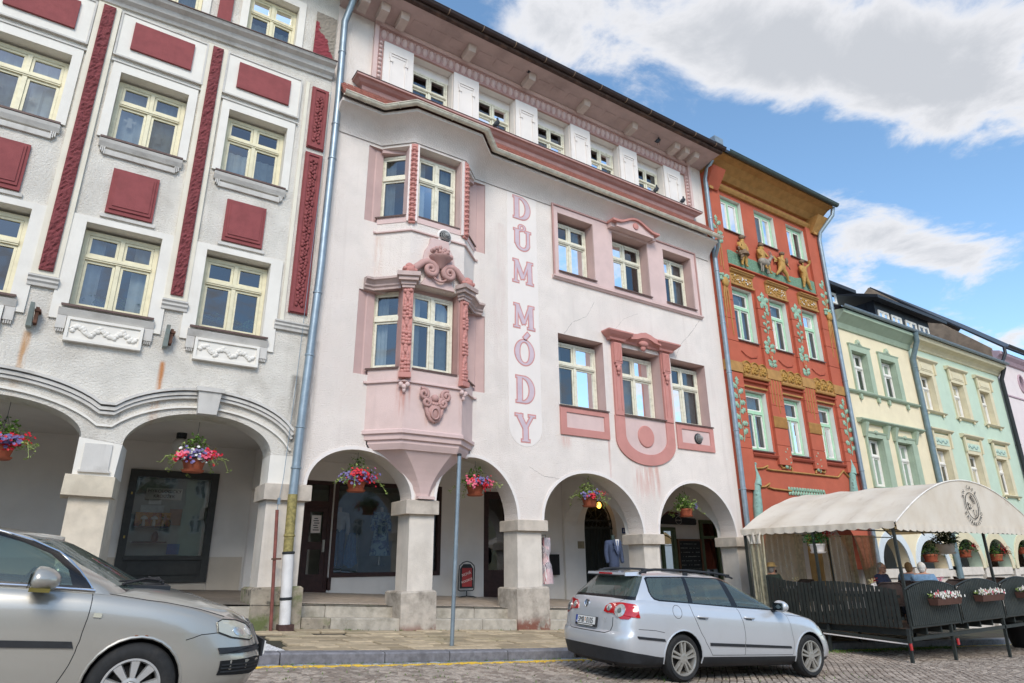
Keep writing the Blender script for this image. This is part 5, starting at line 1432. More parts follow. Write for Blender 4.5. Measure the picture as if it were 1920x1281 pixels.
# display case
DCM=mat('anthracite_wood','#33332f',0.5,0.12,9,0.1,50)
dc=thing('display_case','tall anthracite display case with a glazed front for a mushroom club in the left arcade','display case',(1.93,16.4,1.2))
mb=MB(); ring(mb,1.03,2.82,1.2,3.54,0.15,16.32,16.42,wb=0.12); mb.box(1.18,2.67,16.34,16.42,1.32,1.74); mb.box(1.16,2.69,16.3,16.34,1.66,1.75); part('case_frame',mb,DCM,dc)
mb=MB(); mb.box(1.26,2.6,16.31,16.34,1.36,1.6); part('case_panel',mb,DCM,dc)
mb=MB(); mb.add([(1.18,16.36,1.75),(2.67,16.36,1.75),(2.67,16.36,3.39),(1.18,16.36,3.39)],[(0,1,2,3)]); part('pane',mb,GLASS_SHOP,dc)
mb=MB(); x0,x1,z0,z1,y0,y1=1.17,2.68,1.74,3.4,16.37,16.78
mb.add([(x0,y0,z0),(x1,y0,z0),(x1,y1,z0),(x0,y1,z0),(x0,y0,z1),(x1,y0,z1),(x1,y1,z1),(x0,y1,z1)],[(0,1,2,3),(4,7,6,5),(1,5,6,2),(2,6,7,3),(3,7,4,0)])
part('case_interior',mb,mat('case_lining','#9aa39c',0.9,0.06),dc,fixn=False)
for z in (2.35,2.03): mb=MB(); mb.box(1.3,1.95,16.5,16.77,z-0.012,z+0.012); part('shelf',mb,WOODDARK,dc)
mb=MB()
for z in (2.1,3.0): mb.box(1.1,1.13,16.29,16.32,z,z+0.05)
part('case_lock',mb,mat('brass_lock','#a08848',0.4,0.1,metal=0.6),dc)
def textmesh(s,size,m,name,parent,mtx,ext=0.002,align='CENTER',lab=None):
 c=bpy.data.curves.new(name,'FONT'); c.body=s; c.size=size; c.extrude=ext; c.align_x=align; c.resolution_u=3
 o=bpy.data.objects.new(name,c); COL.objects.link(o)
 me=evaluated(o); bpy.data.objects.remove(o); bpy.data.curves.remove(c)
 me.materials.clear(); me.materials.append(m); me.name=name
 o=inst(name,me,parent,mtx)
 if lab: o['label']=lab
 return o
INK=mat('black_print','#1d1b1a',0.7)
TXR=Matrix.Rotation(R(90),4,'X')
mb=MB(); mb.box(1.42,2.15,16.74,16.765,2.95,3.2); t=solo('notice_board',mb,mat('white_card','#d9d7cf',0.8),'white board lettered MYKOLOGICKÝ KROUŽEK in the display case','notice')
for s,z in (('MYKOLOGICKÝ',3.1),('KROUŽEK',2.99)): textmesh(s,0.095,INK,'lettering',t,Matrix.Translation(Vector((1.79,16.735,z))-wloc(t)) @ TXR)
for k,(a,b,c,d,col,lab) in enumerate(((1.36,1.82,2.6,2.82,'#b9c3c3','pale blue-grey sheet in the display case under the lettering'),(1.5,1.75,2.84,2.94,'#cdd3cf','small white slip just under the lettered board'),(2.0,2.25,1.78,2.0,'#2f5f9c','blue poster at the foot of the display case'),(1.95,2.2,2.4,2.75,'#8f6a4a','brown card behind the green bottle'))):
 mb=MB(); mb.box(a,b,16.72,16.73,c,d); solo('notice',mb,mat('notice_paper_%d' % k if False else 'notice_paper_'+'abcd'[k],col,0.8,0.1,12),lab,'notice')
mb=MB(); mb.box(1.28,1.98,16.66,16.68,2.362,2.66)
def mush_ex(t,cc,p):
 a=t.noise(t.pos((7,1,4)),1.0,3); k=t.mix(t.ramp(a,0.35,0.6),L('#a04a22'),L('#c9922e'))
 return t.mix(t.ramp(t.noise(p,9,3),0.58,0.66),k,L('#3f5a2a'))
solo('mushroom_picture',mb,mat('mushroom_picture','#a05522',0.7,0.1,extra=mush_ex),'orange and brown autumn picture on the upper shelf of the display case','picture')
for k,(x,cap) in enumerate(((1.45,'#d8d4c8'),(1.65,'#d6cbb8'))):
 mb=MB(); mb.lathe([(0.03,2.362),(0.035,2.4),(0.025,2.5),(0.07,2.51),(0.065,2.55),(0.02,2.585)],(x,16.58,0),12)
 solo('model_mushroom',mb,mat('mushroom_pale',cap,0.6,0.1),'pale model mushroom on the upper shelf, the %s one' % ('left' if k == 0 else 'right'),'mushroom','model mushrooms on the shelf',50)
mb=MB(); mb.lathe([(0.05,2.042),(0.07,2.08),(0.075,2.16),(0.05,2.23),(0.02,2.26)],(1.72,16.62,0),12); solo('dark_bottle',mb,mat('dark_brown_glaze','#3a2019',0.3),'dark brown vase on the lower shelf of the display case','vase',smooth=50)
for x in (-1.6,1.75):
 b=MB(); b.ball((x,15.0,3.9),0.16,14,9); part('globe_lamp',b,MATS['frosted_glass_globe'],LH,60)
 b=MB(); b.lathe([(0.1,4.05),(0.1,4.16)],(x,15,0),12); part('lamp_base',b,BLACKMETAL,LH)
# lightning conductor: rusty guard tube on the pier foot with its wire
rc=thing('earth_rod','rusty red guard pipe of the lightning conductor leaning on the pier','pipe',(3.36,12.72,0.35))
b=MB(); b.tube([(3.37,12.72,0.34),(3.27,12.75,2.5)],0.03,10); part('guard_pipe',b,mat('red_lead_paint','#7d4a40',0.7,0.2,8,0.2,40,dirt=0.4,dcol='#53382f',dscale=6),rc,40)
b=MB(); b.tube([(3.27,12.75,2.5),(3.29,12.8,2.62),(3.35,12.85,3.1),(3.42,12.9,5.0),(3.5,12.9,9.0),(3.55,12.9,12.2)],0.006,5); b.box(3.26,3.31,12.74,12.78,2.6,2.72); part('conductor_wire',b,ZINC,rc)
b=MB(); b.box(3.27,3.42,12.69,12.75,1.62,1.65); b.box(3.3,3.33,12.75,12.92,1.62,1.65); part('clamp',b,MATS['rusty_iron'],rc)
# ------------------------------------------------------------------ red art-nouveau house
RH=thing('red_house','narrow brick-red art nouveau house with golden reliefs and mint windows','house',(20.6,13,0))
RW=mat('brick_red_plaster','#b25c44',0.85,0.06,2.5,0.4,55,dirt=0.2,dcol='#86382c',dscale=0.9,streak=0.12)
RW2=mat('dark_brick_red_plaster','#a04c38',0.85,0.06,2.5,0.35,55,dirt=0.15,dcol='#7a3226')
GOLD=mat('ochre_gold_plaster','#ab8048',0.7,0.12,5,0.3,50,dirt=0.3,dcol='#7d5a26',dscale=3)
GOLDD=mat('dark_ochre_relief','#a8803c',0.65,0.18,9,0.4,45,dirt=0.45,dcol='#5c4420',dscale=6)
GREENR=mat('green_leaf_relief','#8fae96',0.75,0.12,8,0.3,50,dirt=0.3,dcol='#5f7d62',dscale=6)
HILL=mat('green_hill_relief','#6f9078',0.85,0.2,14,0.9,18,bdist=0.04)
WREV=mat('white_reveal_plaster','#ddd8d2',0.85,0.03,2.5,0.2,60)
RX0,RX1=17.03,24.22
CO=[(17.92,19.08),(19.95,21.08),(21.96,23.06)]
hol=[]
for a,b in CO: hol += [rect(a,b+0.08,12.85,14.28),rect(a,b,8.63,10.62),rect(a,b,4.88,6.89)]
RA=(17.95,1.6,23.4,1.2,3.5)
mb=MB(); slab(mb,front_outline(RX0,RX1,15.3,2.0,1.4,[RA]),hol,13.0,13.5,0,1); part('front_wall',mb,[RW,WREV],RH)
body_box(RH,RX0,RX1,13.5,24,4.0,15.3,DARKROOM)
for i,(a,b) in enumerate(CO):
 window(RH,a+0.02,b+0.06,12.88,14.25,13.14,'two',MINT,WHITEWIN,fw=0.1,curtain='full',sill=(0.03,0.2,METALSILL))
 window(RH,a+0.02,b-0.02,8.66,10.58,13.16,'tee',MINT,WHITEWIN,tz=0.66,fw=0.1,curtain='full',sill=(0.04,0.22,METALSILL))
 window(RH,a+0.02,b-0.02,4.91,6.86,13.16,'tee',MINT,WHITEWIN,tz=0.66,fw=0.1,curtain='full' if i == 0 else 'sides',sill=(0.04,0.22,METALSILL))
 mb=MB(); mb.lathe([(0.25,0),(0.25,0.012),(0.2,0.02),(0.17,0.012),(0.001,0.012)],((a+b)/2-0.08,13.22,10.12),24,ax='y'); part('bullseye_pane',mb,mat('milk_glass','#d8dcde',0.2,0.02),RH)
# projecting wall strips (lesenes) with grooves
for x0,x1 in ((17.06,17.86),(19.2,19.92),(21.2,21.93),(23.2,24.2)):
 z=4.5 if x0 > 19 else 3.6
 edges=[z,4.9,5.25,5.6,6.1,6.5,6.9,7.4] if x0 < 18 or x0 > 23 else [4.5,5.15,5.72,6.1,6.5,6.9,7.42]
 mb=MB()
 for a,b in zip(edges,edges[1:]): mb.box(x0,x1,12.9,12.999,a+0.008,b-0.008); mb.box(x0+0.01,x1-0.01,12.93,12.999,b-0.008,b+0.008)
 mb.box(x0,x1,12.9,12.999,7.78,8.5); mb.box(x0,x1,12.9,12.999,8.52,9.3); mb.box(x0,x1,12.9,12.999,9.32,10.0); mb.box(x0,x1,12.9,12.999,10.02,10.7 if 19 < x0 < 23 else 14.5)
 part('wall_strip',mb,RW,RH)
 mb=MB(); mb.box(x0-0.02,x1+0.02,12.87,12.999,7.42,7.77); part('gold_band',mb,GOLD,RH)
 if 19 < x0 < 23:
  mb=MB(); mb.box(x0-0.005,x1+0.005,12.885,12.9,5.74,6.12)
  for k in range(12): mb.box(x0+0.02+k*0.058,x0+0.05+k*0.058,12.87,12.885,5.76,6.1)
  part('gold_comb_panel',mb,GOLD,RH)
  mb=MB()
  for k,l in enumerate((0.85,0.95,1.15,0.7)): mb.box(x0+0.1+k*0.16,x0+0.125+k*0.16,12.88,12.9,7.41-l,7.41)
  part('gold_drips',mb,GOLD,RH)
for a,b in CO:
 mb=MB(); mb.box(a-0.02,b+0.08,12.94,12.999,10.7,11.24); mb.mould(a-0.04,b+0.1,[(0.06,0),(0.12,0.02),(0.14,0.06),(0.18,0.08),(0.18,0.11),(0.06,0.13)],13.0,11.14); mb.box(a-0.03,b+0.09,12.9,12.939,10.68,10.74)
 p=part('gold_frieze',mb,GOLD,RH)
 mb=MB(); rn=random.Random(int(a*11))
 for q in range(46): mb.ball((rn.uniform(a+0.05,b+0.0),12.935,rn.uniform(10.79,11.1)),(rn.uniform(0.03,0.055),0.03,rn.uniform(0.03,0.055)),6,4)
 part('frieze_relief',mb,GOLDD,p,60,kind='stuff')
 mb=MB()
 for q in range(14): mb.ball((rn.uniform(a+0.08,b-0.03),12.915,rn.uniform(10.82,11.08)),(0.026,0.015,0.026),7,4)
 part('frieze_stars',mb,WREV,p,kind='stuff')
 # lower gold frieze: three arches with blossoms
 mb=MB(); w=(b-a+0.12)/3
 pts=[(a,7.34),(b+0.12,7.34)]
 for q in (2,1,0): c=a+w*(q+0.5); pts += [(c+w*0.5*math.cos(PI*i/8),7.7+0.19*math.sin(PI*i/8)) for i in range(0,9)]
 mb.prism(pts,12.9,12.999); mb.mould(a-0.02,b+0.14,[(0,0),(0.1,0),(0.12,0.05),(0.1,0.08),(0,0.08)],12.95,7.3); p=part('gold_frieze',mb,GOLD,RH)
 mb=MB()
 for q in range(3):
  c=a+w*(q+0.5)
  for k in range(8): t=k*PI/4; mb.ball((c+0.1*math.cos(t),12.88,7.6+0.1*math.sin(t)),(0.055,0.05,0.055),7,5)
  mb.ball((c,12.86,7.6),(0.06,0.07,0.06),8,5); mb.tube([(c+w*0.46*math.cos(PI*i/10),12.885,7.68+0.18*math.sin(PI*i/10)) for i in range(11)],0.022,6)
  mb.ball((c-w*0.4,12.89,7.52),(0.05,0.04,0.1),7,5)
 part('frieze_relief',mb,GOLDD,p,60,kind='stuff')
 mb=MB(); mb.box(a-0.04,b+0.06,12.92,12.999,6.98,7.03); part('gold_strip',mb,GOLD,RH)
 mb=MB(); mb.mould(a-0.06,b+0.2,[(0,0),(0.08,0),(0.1,0.05),(0,0.06)],12.98,7.17); part('band_moulding',mb,RW2,RH); mb=MB(); mb.mould(a-0.04,b+0.14,[(0,0),(0.06,0),(0.1,0.06),(0.1,0.09),(0,0.1)],12.99,4.7); part('sill_moulding',mb,RW2,RH); mb=MB()
 mb.tube([(a+0.15,12.98,8.25),(a+0.35,12.97,8.12),(a+0.6,12.97,8.06),(a+0.95,12.98,8.13),(a+1.0,12.98,8.2)],0.015,5); part('curl_moulding',mb,RW2,RH)
# top cornice and eave
mb=MB(); mb.mould(RX0+0.7,RX1-0.75,[(0,0),(0.1,0),(0.16,0.07),(0.2,0.15),(0,0.18)],12.999,14.45); part('gold_cornice',mb,GOLD,RH)
mb=MB(); mb.mould(RX0,RX1,[(0,0),(0.12,0.02),(0.3,0.2),(0.6,0.4),(0.85,0.47),(0.85,0.55),(0,0.6)],12.999,14.85); part('gold_cove',mb,GOLD,RH)
for x in (17.1,23.5):
 mb=MB(); mb.hexa([(x,12.82,14.25),(x+0.6,12.82,14.25),(x+0.6,12.999,14.25),(x,12.999,14.25)],[(x-0.03,12.4,14.9),(x+0.63,12.4,14.9),(x+0.63,12.999,14.9),(x-0.03,12.999,14.9)]); part('corner_console',mb,GOLD if x > 20 else RW,RH)
 mb=MB(); mb.box(x+0.1,x+0.3,12.78,12.82,14.2,14.55); part('console_tab',mb,GOLD,RH)
gutter(RH,[(17.5,12.15),(RX1+0.15,12.15)],0.1,mat('dark_green_gutter','#4c5854',0.5,0.12,6,metal=0.3),0,15.42,label='dark gutter along the top of the red house')
roof(RH,RX0,RX1,12.05,18,15.45,18.3,SLATE)
pipe(RH,[(24.3,12.2,15.35),(24.25,12.25,15.0),(23.98,12.75,14.35),(23.95,12.82,14.0),(23.95,12.82,6),(23.95,12.82,0.5)],0.085,ZINC,(14.0,11.0,8.0,6.0,4.6),label='zinc downpipe at the right edge of the red house')
# green hill frieze with four bacchic putti
mb=MB(); n=40; top=[]
for i in range(n+1):
 x=17.93+5.3*i/n; t=(x-17.93)
 top.append((x,11.72+0.28*abs(math.sin(t*0.62+1.3))+0.02*math.sin(t*9)))
mb.prism([(17.93,11.45),(23.23,11.45)]+list(reversed(top)),12.93,12.999); part('hill_relief',mb,HILL,RH)
mb=MB(); mb.box(17.9,23.26,12.9,12.999,11.41,11.45); part('hill_ledge',mb,RW,RH)
def skin(name,verts,edges,radii,m,parent,sub=1,mtx=None,local=True,lab=None):
 me=bpy.data.meshes.new(name); me.from_pydata(verts,edges,[]); me.update()
 o=bpy.data.objects.new(name,me); COL.objects.link(o)
 sk=o.modifiers.new('skin','SKIN'); sk.use_smooth_shade=True
 for i,r in enumerate(radii):
  d=me.skin_vertices[0].data[i]
  d.radius=(r,r) if not isinstance(r,tuple) else r
 me.skin_vertices[0].data[0].use_root=True
 if sub:
  s=o.modifiers.new('sub','SUBSURF'); s.levels=sub; s.render_levels=sub
 em=evaluated(o); bpy.data.objects.remove(o)
 em.materials.clear(); em.materials.append(m); em.name=name
 for p in em.polygons: p.use_smooth=True
 q=inst(name,em,parent,mtx)
 if lab: q['label']=lab
 return q
OCHRE=mat('ochre_figure','#b18a4a',0.7,0.14,9,0.35,40,dirt=0.35,dcol='#6e5228',dscale=7)
BROWNR=mat('brown_relief','#77624e',0.8,0.2,10,0.4,35)
# joints: pelvis, belly, chest, neck, head, Lsh, Lel, Lha, Rsh, Rel, Rha, Lhip, Lkn, Lan, Lfoot, Rhip, Rkn, Ran, Rfoot
EDG=[(0,1),(1,2),(2,3),(3,4),(2,5),(5,6),(6,7),(2,8),(8,9),(9,10),(0,11),(11,12),(12,13),(13,14),(0,15),(15,16),(16,17),(17,18)]
RAD=[0.13,0.135,0.13,0.055,0.105,0.07,0.05,0.04,0.07,0.05,0.04,0.095,0.07,0.045,0.035,0.095,0.07,0.045,0.035]
def putto(x,z,h,P,lab,extras=()):
 k=h/1.25
 t=thing('putto_relief',lab,'relief figure',(x,12.86,z),group='putti on the green hill of the red house')
 vs=[(a*k,b*k,c*k) for a,b,c in P]
 skin('figure',vs,EDG,[r*k for r in RAD],OCHRE,t)
 b=MB(); hd=vs[4]; b.ball((hd[0],hd[1]+0.01,hd[2]+0.05*k),(0.115*k,0.11*k,0.085*k),10,6); part('hair',b,BROWNR,t,60,local=True)
 for nm,fn,m in extras:
  b=MB(); fn(b,k); part(nm,b,m,t,60,local=True)
stand=[(0,0,.52),(0,0,.66),(.02,-.01,.82),(.03,-.01,.95),(.02,-.02,1.08),(-.14,0,.86),(-.2,-.05,.7),(-.1,-.1,.58),(.17,0,.86),(.22,-.05,.7),(.16,-.08,.56),(-.07,0,.47),(-.1,-.03,.27),(-.13,0,.06),(-.15,-.07,.02),(.08,0,.47),(.1,-.02,.26),(.1,0,.05),(.15,-.06,.02)]
run=[(0,0,.55),(.03,0,.68),(.08,-.01,.84),(.1,-.01,.96),(.11,-.03,1.08),(-.06,0,.9),(-.02,-.08,.78),(.12,-.1,.74),(.2,0,.86),(.32,-.05,.76),(.3,-.08,.62),(-.08,0,.5),(-.22,-.02,.32),(-.36,0,.2),(-.42,-.03,.12),(.09,0,.48),(.2,-.05,.28),(.3,0,.06),(.4,-.04,.03)]
walk=[(0,0,.54),(-.02,0,.68),(-.04,-.01,.84),(-.04,-.01,.96),(-.07,-.03,1.08),(-.2,0,.88),(-.26,-.06,.72),(-.2,-.08,.6),(.12,0,.9),(.24,-.04,1.0),(.38,-.06,1.12),(-.08,0,.48),(-.12,-.03,.27),(-.14,0,.06),(-.22,-.05,.02),(.1,0,.48),(.18,-.03,.26),(.3,0,.05),(.36,-.04,.02)]
ride=[(0,0,.6),(-.02,0,.72),(-.02,-.01,.86),(0,-.01,.98),(.02,-.02,1.1),(-.16,0,.9),(-.2,-.05,.76),(-.1,-.08,.64),(.14,0,.9),(.22,-.05,.78),(.3,-.08,.7),(-.08,0,.56),(.02,-.12,.42),(.02,-.1,.22),(.1,-.14,.16),(.1,0,.54),(.2,-.1,.36),(.3,-.06,.1),(.4,-.08,.06)]
def grapes(b,k):
 rn=random.Random(2)
 for i in range(24): b.ball((-0.2*k+rn.gauss(0,0.07),-0.08,0.45*k+rn.gauss(0,0.08)),0.045*k,6,4)
def skirt(b,k): b.lathe([(0.13*k,0.62*k),(0.2*k,0.5*k),(0.22*k,0.42*k),(0.1*k,0.42*k)],(0,0,0),12)
def goat(b,k):
 b.ball((0.02,-0.06,0.42*k),(0.32*k,0.14,0.17*k),12,8); b.tube([(0.28*k,-0.06,0.5*k),(0.4*k,-0.08,0.66*k),(0.46*k,-0.09,0.72*k)],[0.09*k,0.06*k,0.05*k],8); b.ball((0.47*k,-0.1,0.74*k),(0.1*k,0.06,0.07*k),8,5)
 for s in (-0.2,-0.1,0.16,0.24): b.tube([(s*k,-0.06,0.34*k),(s*k+0.02,-0.06,0.18*k),(s*k-0.01,-0.06,0.02)],[0.045*k,0.032*k,0.025*k],6)
 for s in (0.02,-0.04): b.tube([(0.45*k,-0.08+s,0.8*k),(0.42*k,-0.08+s,0.92*k),(0.36*k,-0.08+s,0.96*k)],[0.02,0.015,0.006],5)
def wings(b,k):
 for s in (0,1): b.add([(-0.05*k,0.04,0.85*k),(-0.3*k,0.06,(1.02-0.2*s)*k),(-0.34*k,0.05,(0.9-0.2*s)*k),(-0.2*k,0.04,0.76*k),(-0.06,-0.02,0.8*k)],[(0,1,2,3),(0,3,4),(0,4,1)])
def flute(b,k): b.tube([(0.1*k,-0.12,0.78*k),(0.36*k,-0.12,0.5*k)],0.018*k,6); b.ball((0.28*k,-0.08,0.86*k),(0.07,0.05,0.14*k),8,5)
def cup(b,k): b.lathe([(0.03*k,1.12*k),(0.04*k,1.16*k),(0.08*k,1.26*k),(0.07*k,1.26*k),(0.02,1.18*k)],(0.4*k,-0.06,0),10)
putto(18.72,11.5,1.28,stand,'ochre putto with a basket and a cloth round his hips, first from the left',(('grape_bunch',grapes,BROWNR),('loincloth',skirt,BROWNR)))
putto(19.82,11.5,1.25,ride,'ochre putto riding a grey goat, second from the left',(('goat',goat,mat('grey_goat','#8d8478',0.8,0.2,9,0.3)),))
putto(21.0,11.5,1.25,run,'ochre winged putto running with a flute, third from the left',(('wings',wings,OCHRE),('flute',flute,BROWNR)))
putto(22.45,11.5,1.25,walk,'ochre putto raising a cup in his right hand, rightmost of the four',(('cup',cup,OCHRE),))
# leaf vines
def leaf(b,x,z,s,a,y=12.895):
 c,d=math.cos(a),math.sin(a)
 def P(u,v,w): return (x+u*c-v*d,y-w,z+u*d+v*c)
 pts=[(0,0),(0.25,0.28),(0.55,0.2),(0.6,0.36),(1.0,0.0),(0.6,-0.36),(0.55,-0.2),(0.25,-0.28)]
 vs=[P(u*s,v*s,0.01) for u,v in pts]+[P(0.5*s,0,0.045)]
 b.add(vs,[(i,(i+1) % 8,8) for i in range(8)])
def vine(x,z0,z1,s,y=12.895,wob=0.05,n=None):
 b=MB(); n=n or int((z1-z0)/(s*0.55)); b.tube([(x+wob*math.sin(i*0.9),y-0.01,z0+(z1-z0)*i/12) for i in range(13)],0.012,5)
 for i in range(n):
  z=z0+(z1-z0)*(i+0.5)/n; sg=1 if i % 2 else -1
  leaf(b,x+0.02*sg,z,s,(0.35 if sg > 0 else PI-0.35)+rnd.uniform(-0.3,0.3),y)
 leaf(b,x,z1,s,PI/2,y)
 return part('leaf_vine',b,GREENR,RH)
vine(17.48,5.1,6.95,0.3); vine(23.66,5.15,7.0,0.3); vine(17.46,11.9,12.95,0.28); vine(23.72,11.0,11.9,0.3)
for x in (19.56,21.56):
 vine(x,9.1,9.75,0.2); vine(x,8.35,8.75,0.3,n=5); vine(x+0.02,7.85,8.1,0.24,n=4)
 b=MB()
 for k in range(5): leaf(b,x,10.35,0.36,0.4+k*1.25)
 leaf(b,x+0.1,10.1,0.3,-1.2); part('leaf_rosette',b,GREENR,RH)
 b=MB(); b.prism([(x-0.14,8.45),(x-0.1,8.2),(x,8.1),(x+0.1,8.2),(x+0.14,8.45)],12.87,12.9); part('heart_shield',b,RW,RH)
 b=MB()
 for q,z in ((-0.05,8.36),(0.06,8.34),(0.0,8.22),(-0.05,8.2)): b.ball((x+q,12.87,z),(0.025,0.015,0.035),6,4)
 part('shield_drops',b,GOLD,RH)
for x in (17.5,23.72):
 b=MB(); b.ball((x,12.86,10.6),(0.16,0.1,0.2),10,7); part('mask_head',b,OCHRE,RH,60)
 b=MB(); rn=random.Random(5)
 for k in range(18): b.ball((x+rn.uniform(-0.2,0.2),12.87,10.75+rn.uniform(-0.12,0.14)),(0.07,0.06,0.06),6,4)
 part('mask_wreath',b,GREENR,RH,60)
 b=MB()
 for s,l in ((-0.1,1.5),(0.0,0.9),(0.12,1.7)): b.tube([(x+s*0.5,12.88,10.45),(x+s,12.885,10.2),(x+s*1.3,12.89,10.4-l)],[0.05,0.035,0.012],6)
 part('mask_drops',b,GOLD,RH)
 b=MB()
 for s,l in ((-0.06,0.9),(0.05,1.0)): b.tube([(x+s,12.885,12.1 if x < 20 else 11.4),(x+s*1.2,12.89,(12.1 if x < 20 else 11.4)-l)],0.018,5)
 part('gold_drips',b,GOLD,RH)
# gold ribbons, leaf sprigs and peacocks over the arch
def ribbon3(pts,r=0.035): b=MB(); b.tube([(x,12.97,z) for x,z in pts],r,6); part('gold_ribbon',b,GOLD,RH,60)
ribbon3([(17.7,4.15),(17.62,4.5),(17.75,4.75),(17.68,4.95)]); ribbon3([(17.75,4.4),(18.05,4.3),(18.35,4.33),(18.62,4.42),(18.55,4.32),(18.75,4.3),(22.6,4.3),(23.0,4.55),(23.3,4.35)])
ribbon3([(17.75,3.75),(18.05,3.72),(18.35,3.75),(18.6,3.86),(18.5,3.74),(18.75,3.7),(19.7,3.68)]); ribbon3([(21.9,3.62),(22.5,3.64),(23.0,3.8)])
ribbon3([(17.68,3.9),(17.6,4.2),(17.72,4.5)]); ribbon3([(23.4,4.1),(23.5,4.5),(23.38,4.8)])
for x,s in ((19.6,1),(21.6,-1)):
 ribbon3([(x-0.2*s,4.75),(x-0.3*s,4.55),(x-0.2*s,4.4),(x+0.1*s,4.45),(x+0.3*s,4.45),(x+0.32*s,4.35)]); ribbon3([(x-0.3*s,5.1),(x-0.1*s,4.9),(x-0.05*s,4.7),(x-0.25*s,4.5)]); vine(x+0.12*s,4.38,4.95,0.2,12.93)
b=MB()
for i in range(14):
 for sg in (-1,1): leaf(b,19.7+i*0.15,3.68,0.2,PI+sg*0.7,12.98)
part('leaf_sprig',b,GREENR,RH)
PEA=mat('peacock_green','#86a79c',0.7,0.12,9,0.4,30,dirt=0.3,dcol='#5d7d6a',dscale=8)
for x,zb,lab in ((17.85,2.7,'pale green peacock relief at the left end of the red facade'),(23.45,3.4,'pale green peacock relief at the right end of the red facade')):
 t=thing('peacock_relief',lab,'relief bird',(x,12.95,zb),group='peacock reliefs on the red house')
 b=MB(); b.tube([(0.1,0,1.72),(0.06,-0.02,1.6),(0.1,-0.03,1.45),(0.08,-0.05,1.25),(0.0,-0.06,1.05)],[0.035,0.032,0.045,0.1,0.13],10); b.ball((0.1,-0.01,1.74),(0.05,0.045,0.045),8,5); b.tube([(0.13,-0.01,1.74),(0.2,-0.01,1.72)],[0.02,0.004],5)
 part('body',b,PEA,t,60,local=True)
 b=MB(); b.tube([(0.0,-0.03,1.1),(-0.05,-0.04,0.8),(-0.1,-0.04,0.4),(-0.14,-0.03,0.0)],[0.12,0.12,0.15,0.13],12)
 for i in range(40): b.ball((-0.05-0.1*(i/40)+rnd.uniform(-0.11,0.11),-0.1,0.9-0.9*i/40),(0.03,0.04,0.045),6,4)
 part('tail',b,PEA,t,60,local=True)
# arcade of the red house: white splayed arch lining, tan inner walls
mb=MB(); grid(mb,17.0,24.2,10,12.9,17.0,4,lambda x,y: flz(x,13)+0.0); part('arcade_floor',mb,FLOORT,RH)
mb=MB(); slab(mb,[(17.0,-0.6),(24.2,-0.9),(24.2,4),(17,4)],[rect(17.15,17.8,0.0,2.65),rect(19.2,20.05,0.35,2.9)],16.5,16.8); part('arcade_back_wall',mb,INNERW,RH)
mb=MB(); mb.box(17.03,24.2,13.5,16.55,3.6,4.0); part('arcade_ceiling',mb,INNERW,RH)
mb=MB(); mb.box(24.0,24.2,13.5,16.5,-1,3.6); part('arcade_side_wall',mb,INNERW,RH)
GRN=mat('olive_green_shop_paint','#4d5a3a',0.5,0.1,6,0.08,50)
mb=MB(); ring(mb,17.12,17.84,-0.1,2.66,0.12,16.42,16.55); mb.box(17.24,17.72,16.46,16.52,0.0,0.9); dr=part('shop_door',mb,GRN,RH,label='olive green glazed cafe door')
mb=MB(); mb.add([(17.24,16.49,0.9),(17.72,16.49,0.9),(17.72,16.49,2.54),(17.24,16.49,2.54)],[(0,1,2,3)]); part('pane',mb,GLASS_SHOP,dr)
mb=MB(); ring(mb,19.14,20.1,0.2,2.95,0.12,16.42,16.55); mb.box(19.26,19.98,16.44,16.52,2.3,2.4); dr=part('shop_window',mb,GRN,RH)
mb=MB(); mb.add([(19.26,16.49,0.32),(19.98,16.49,0.32),(19.98,16.49,2.83),(19.26,16.49,2.83)],[(0,1,2,3)]); part('pane',mb,GLASS_SHOP,dr)
mb=MB(); mb.add([(17.1,16.81,-0.3),(20.2,16.81,-0.3),(20.2,18.6,-0.3),(17.1,18.6,-0.3),(17.1,16.81,3),(20.2,16.81,3),(20.2,18.6,3),(17.1,18.6,3)],[(0,1,2,3),(4,7,6,5),(1,5,6,2),(2,6,7,3),(3,7,4,0)]); part('shop_room',mb,DARKROOM,RH,fixn=False)
sg=thing('cafe_sign','black shield-shaped cafe sign board on the arcade wall right of the gate','sign',(18.0,16.4,2.74))
mb=MB(); mb.prism([(17.15,2.76),(18.88,2.76),(18.92,2.8),(18.92,2.94),(18.86,2.99),(18.3,3.0),(17.9,3.1),(17.5,3.12),(17.2,3.02)],16.4,16.45); part('board',mb,mat('black_sign_board','#1c1d20',0.5),sg)
mb=MB(); mb.prism([(17.1,3.0),(17.2,3.1),(17.5,3.2),(17.9,3.18),(18.1,3.1),(17.9,3.11),(17.5,3.13),(17.22,3.04)],16.38,16.45); part('red_edge',mb,mat('dull_red_paint','#6e3436',0.6),sg)
mb=MB(); mb.tube([(18.0+0.15*math.cos(a*PI/12),16.395,2.9+0.13*math.sin(a*PI/12)) for a in range(25)],0.006,4); part('emblem_ring',mb,PANELW,sg)
textmesh('AN CAFÉ',0.07,PANELW,'lettering',sg,Matrix.Translation(Vector((18.0,16.39,2.88))-wloc(sg)) @ TXR)
mb=MB(); ring(mb,17.88,19.1,0.75,2.28,0.07,16.4,16.46); cb=thing('chalkboard','large chalkboard menu in a brown wood frame inside the right arch','chalkboard',(18.5,16.43,0.75)); part('frame',mb,mat('brown_frame_wood','#6b4a2e',0.6,0.15,9),cb)
mb=MB(); mb.box(17.95,19.03,16.43,16.45,0.82,2.21); part('slate',mb,mat('slate_board','#1d201f',0.7,0.2,5),cb)
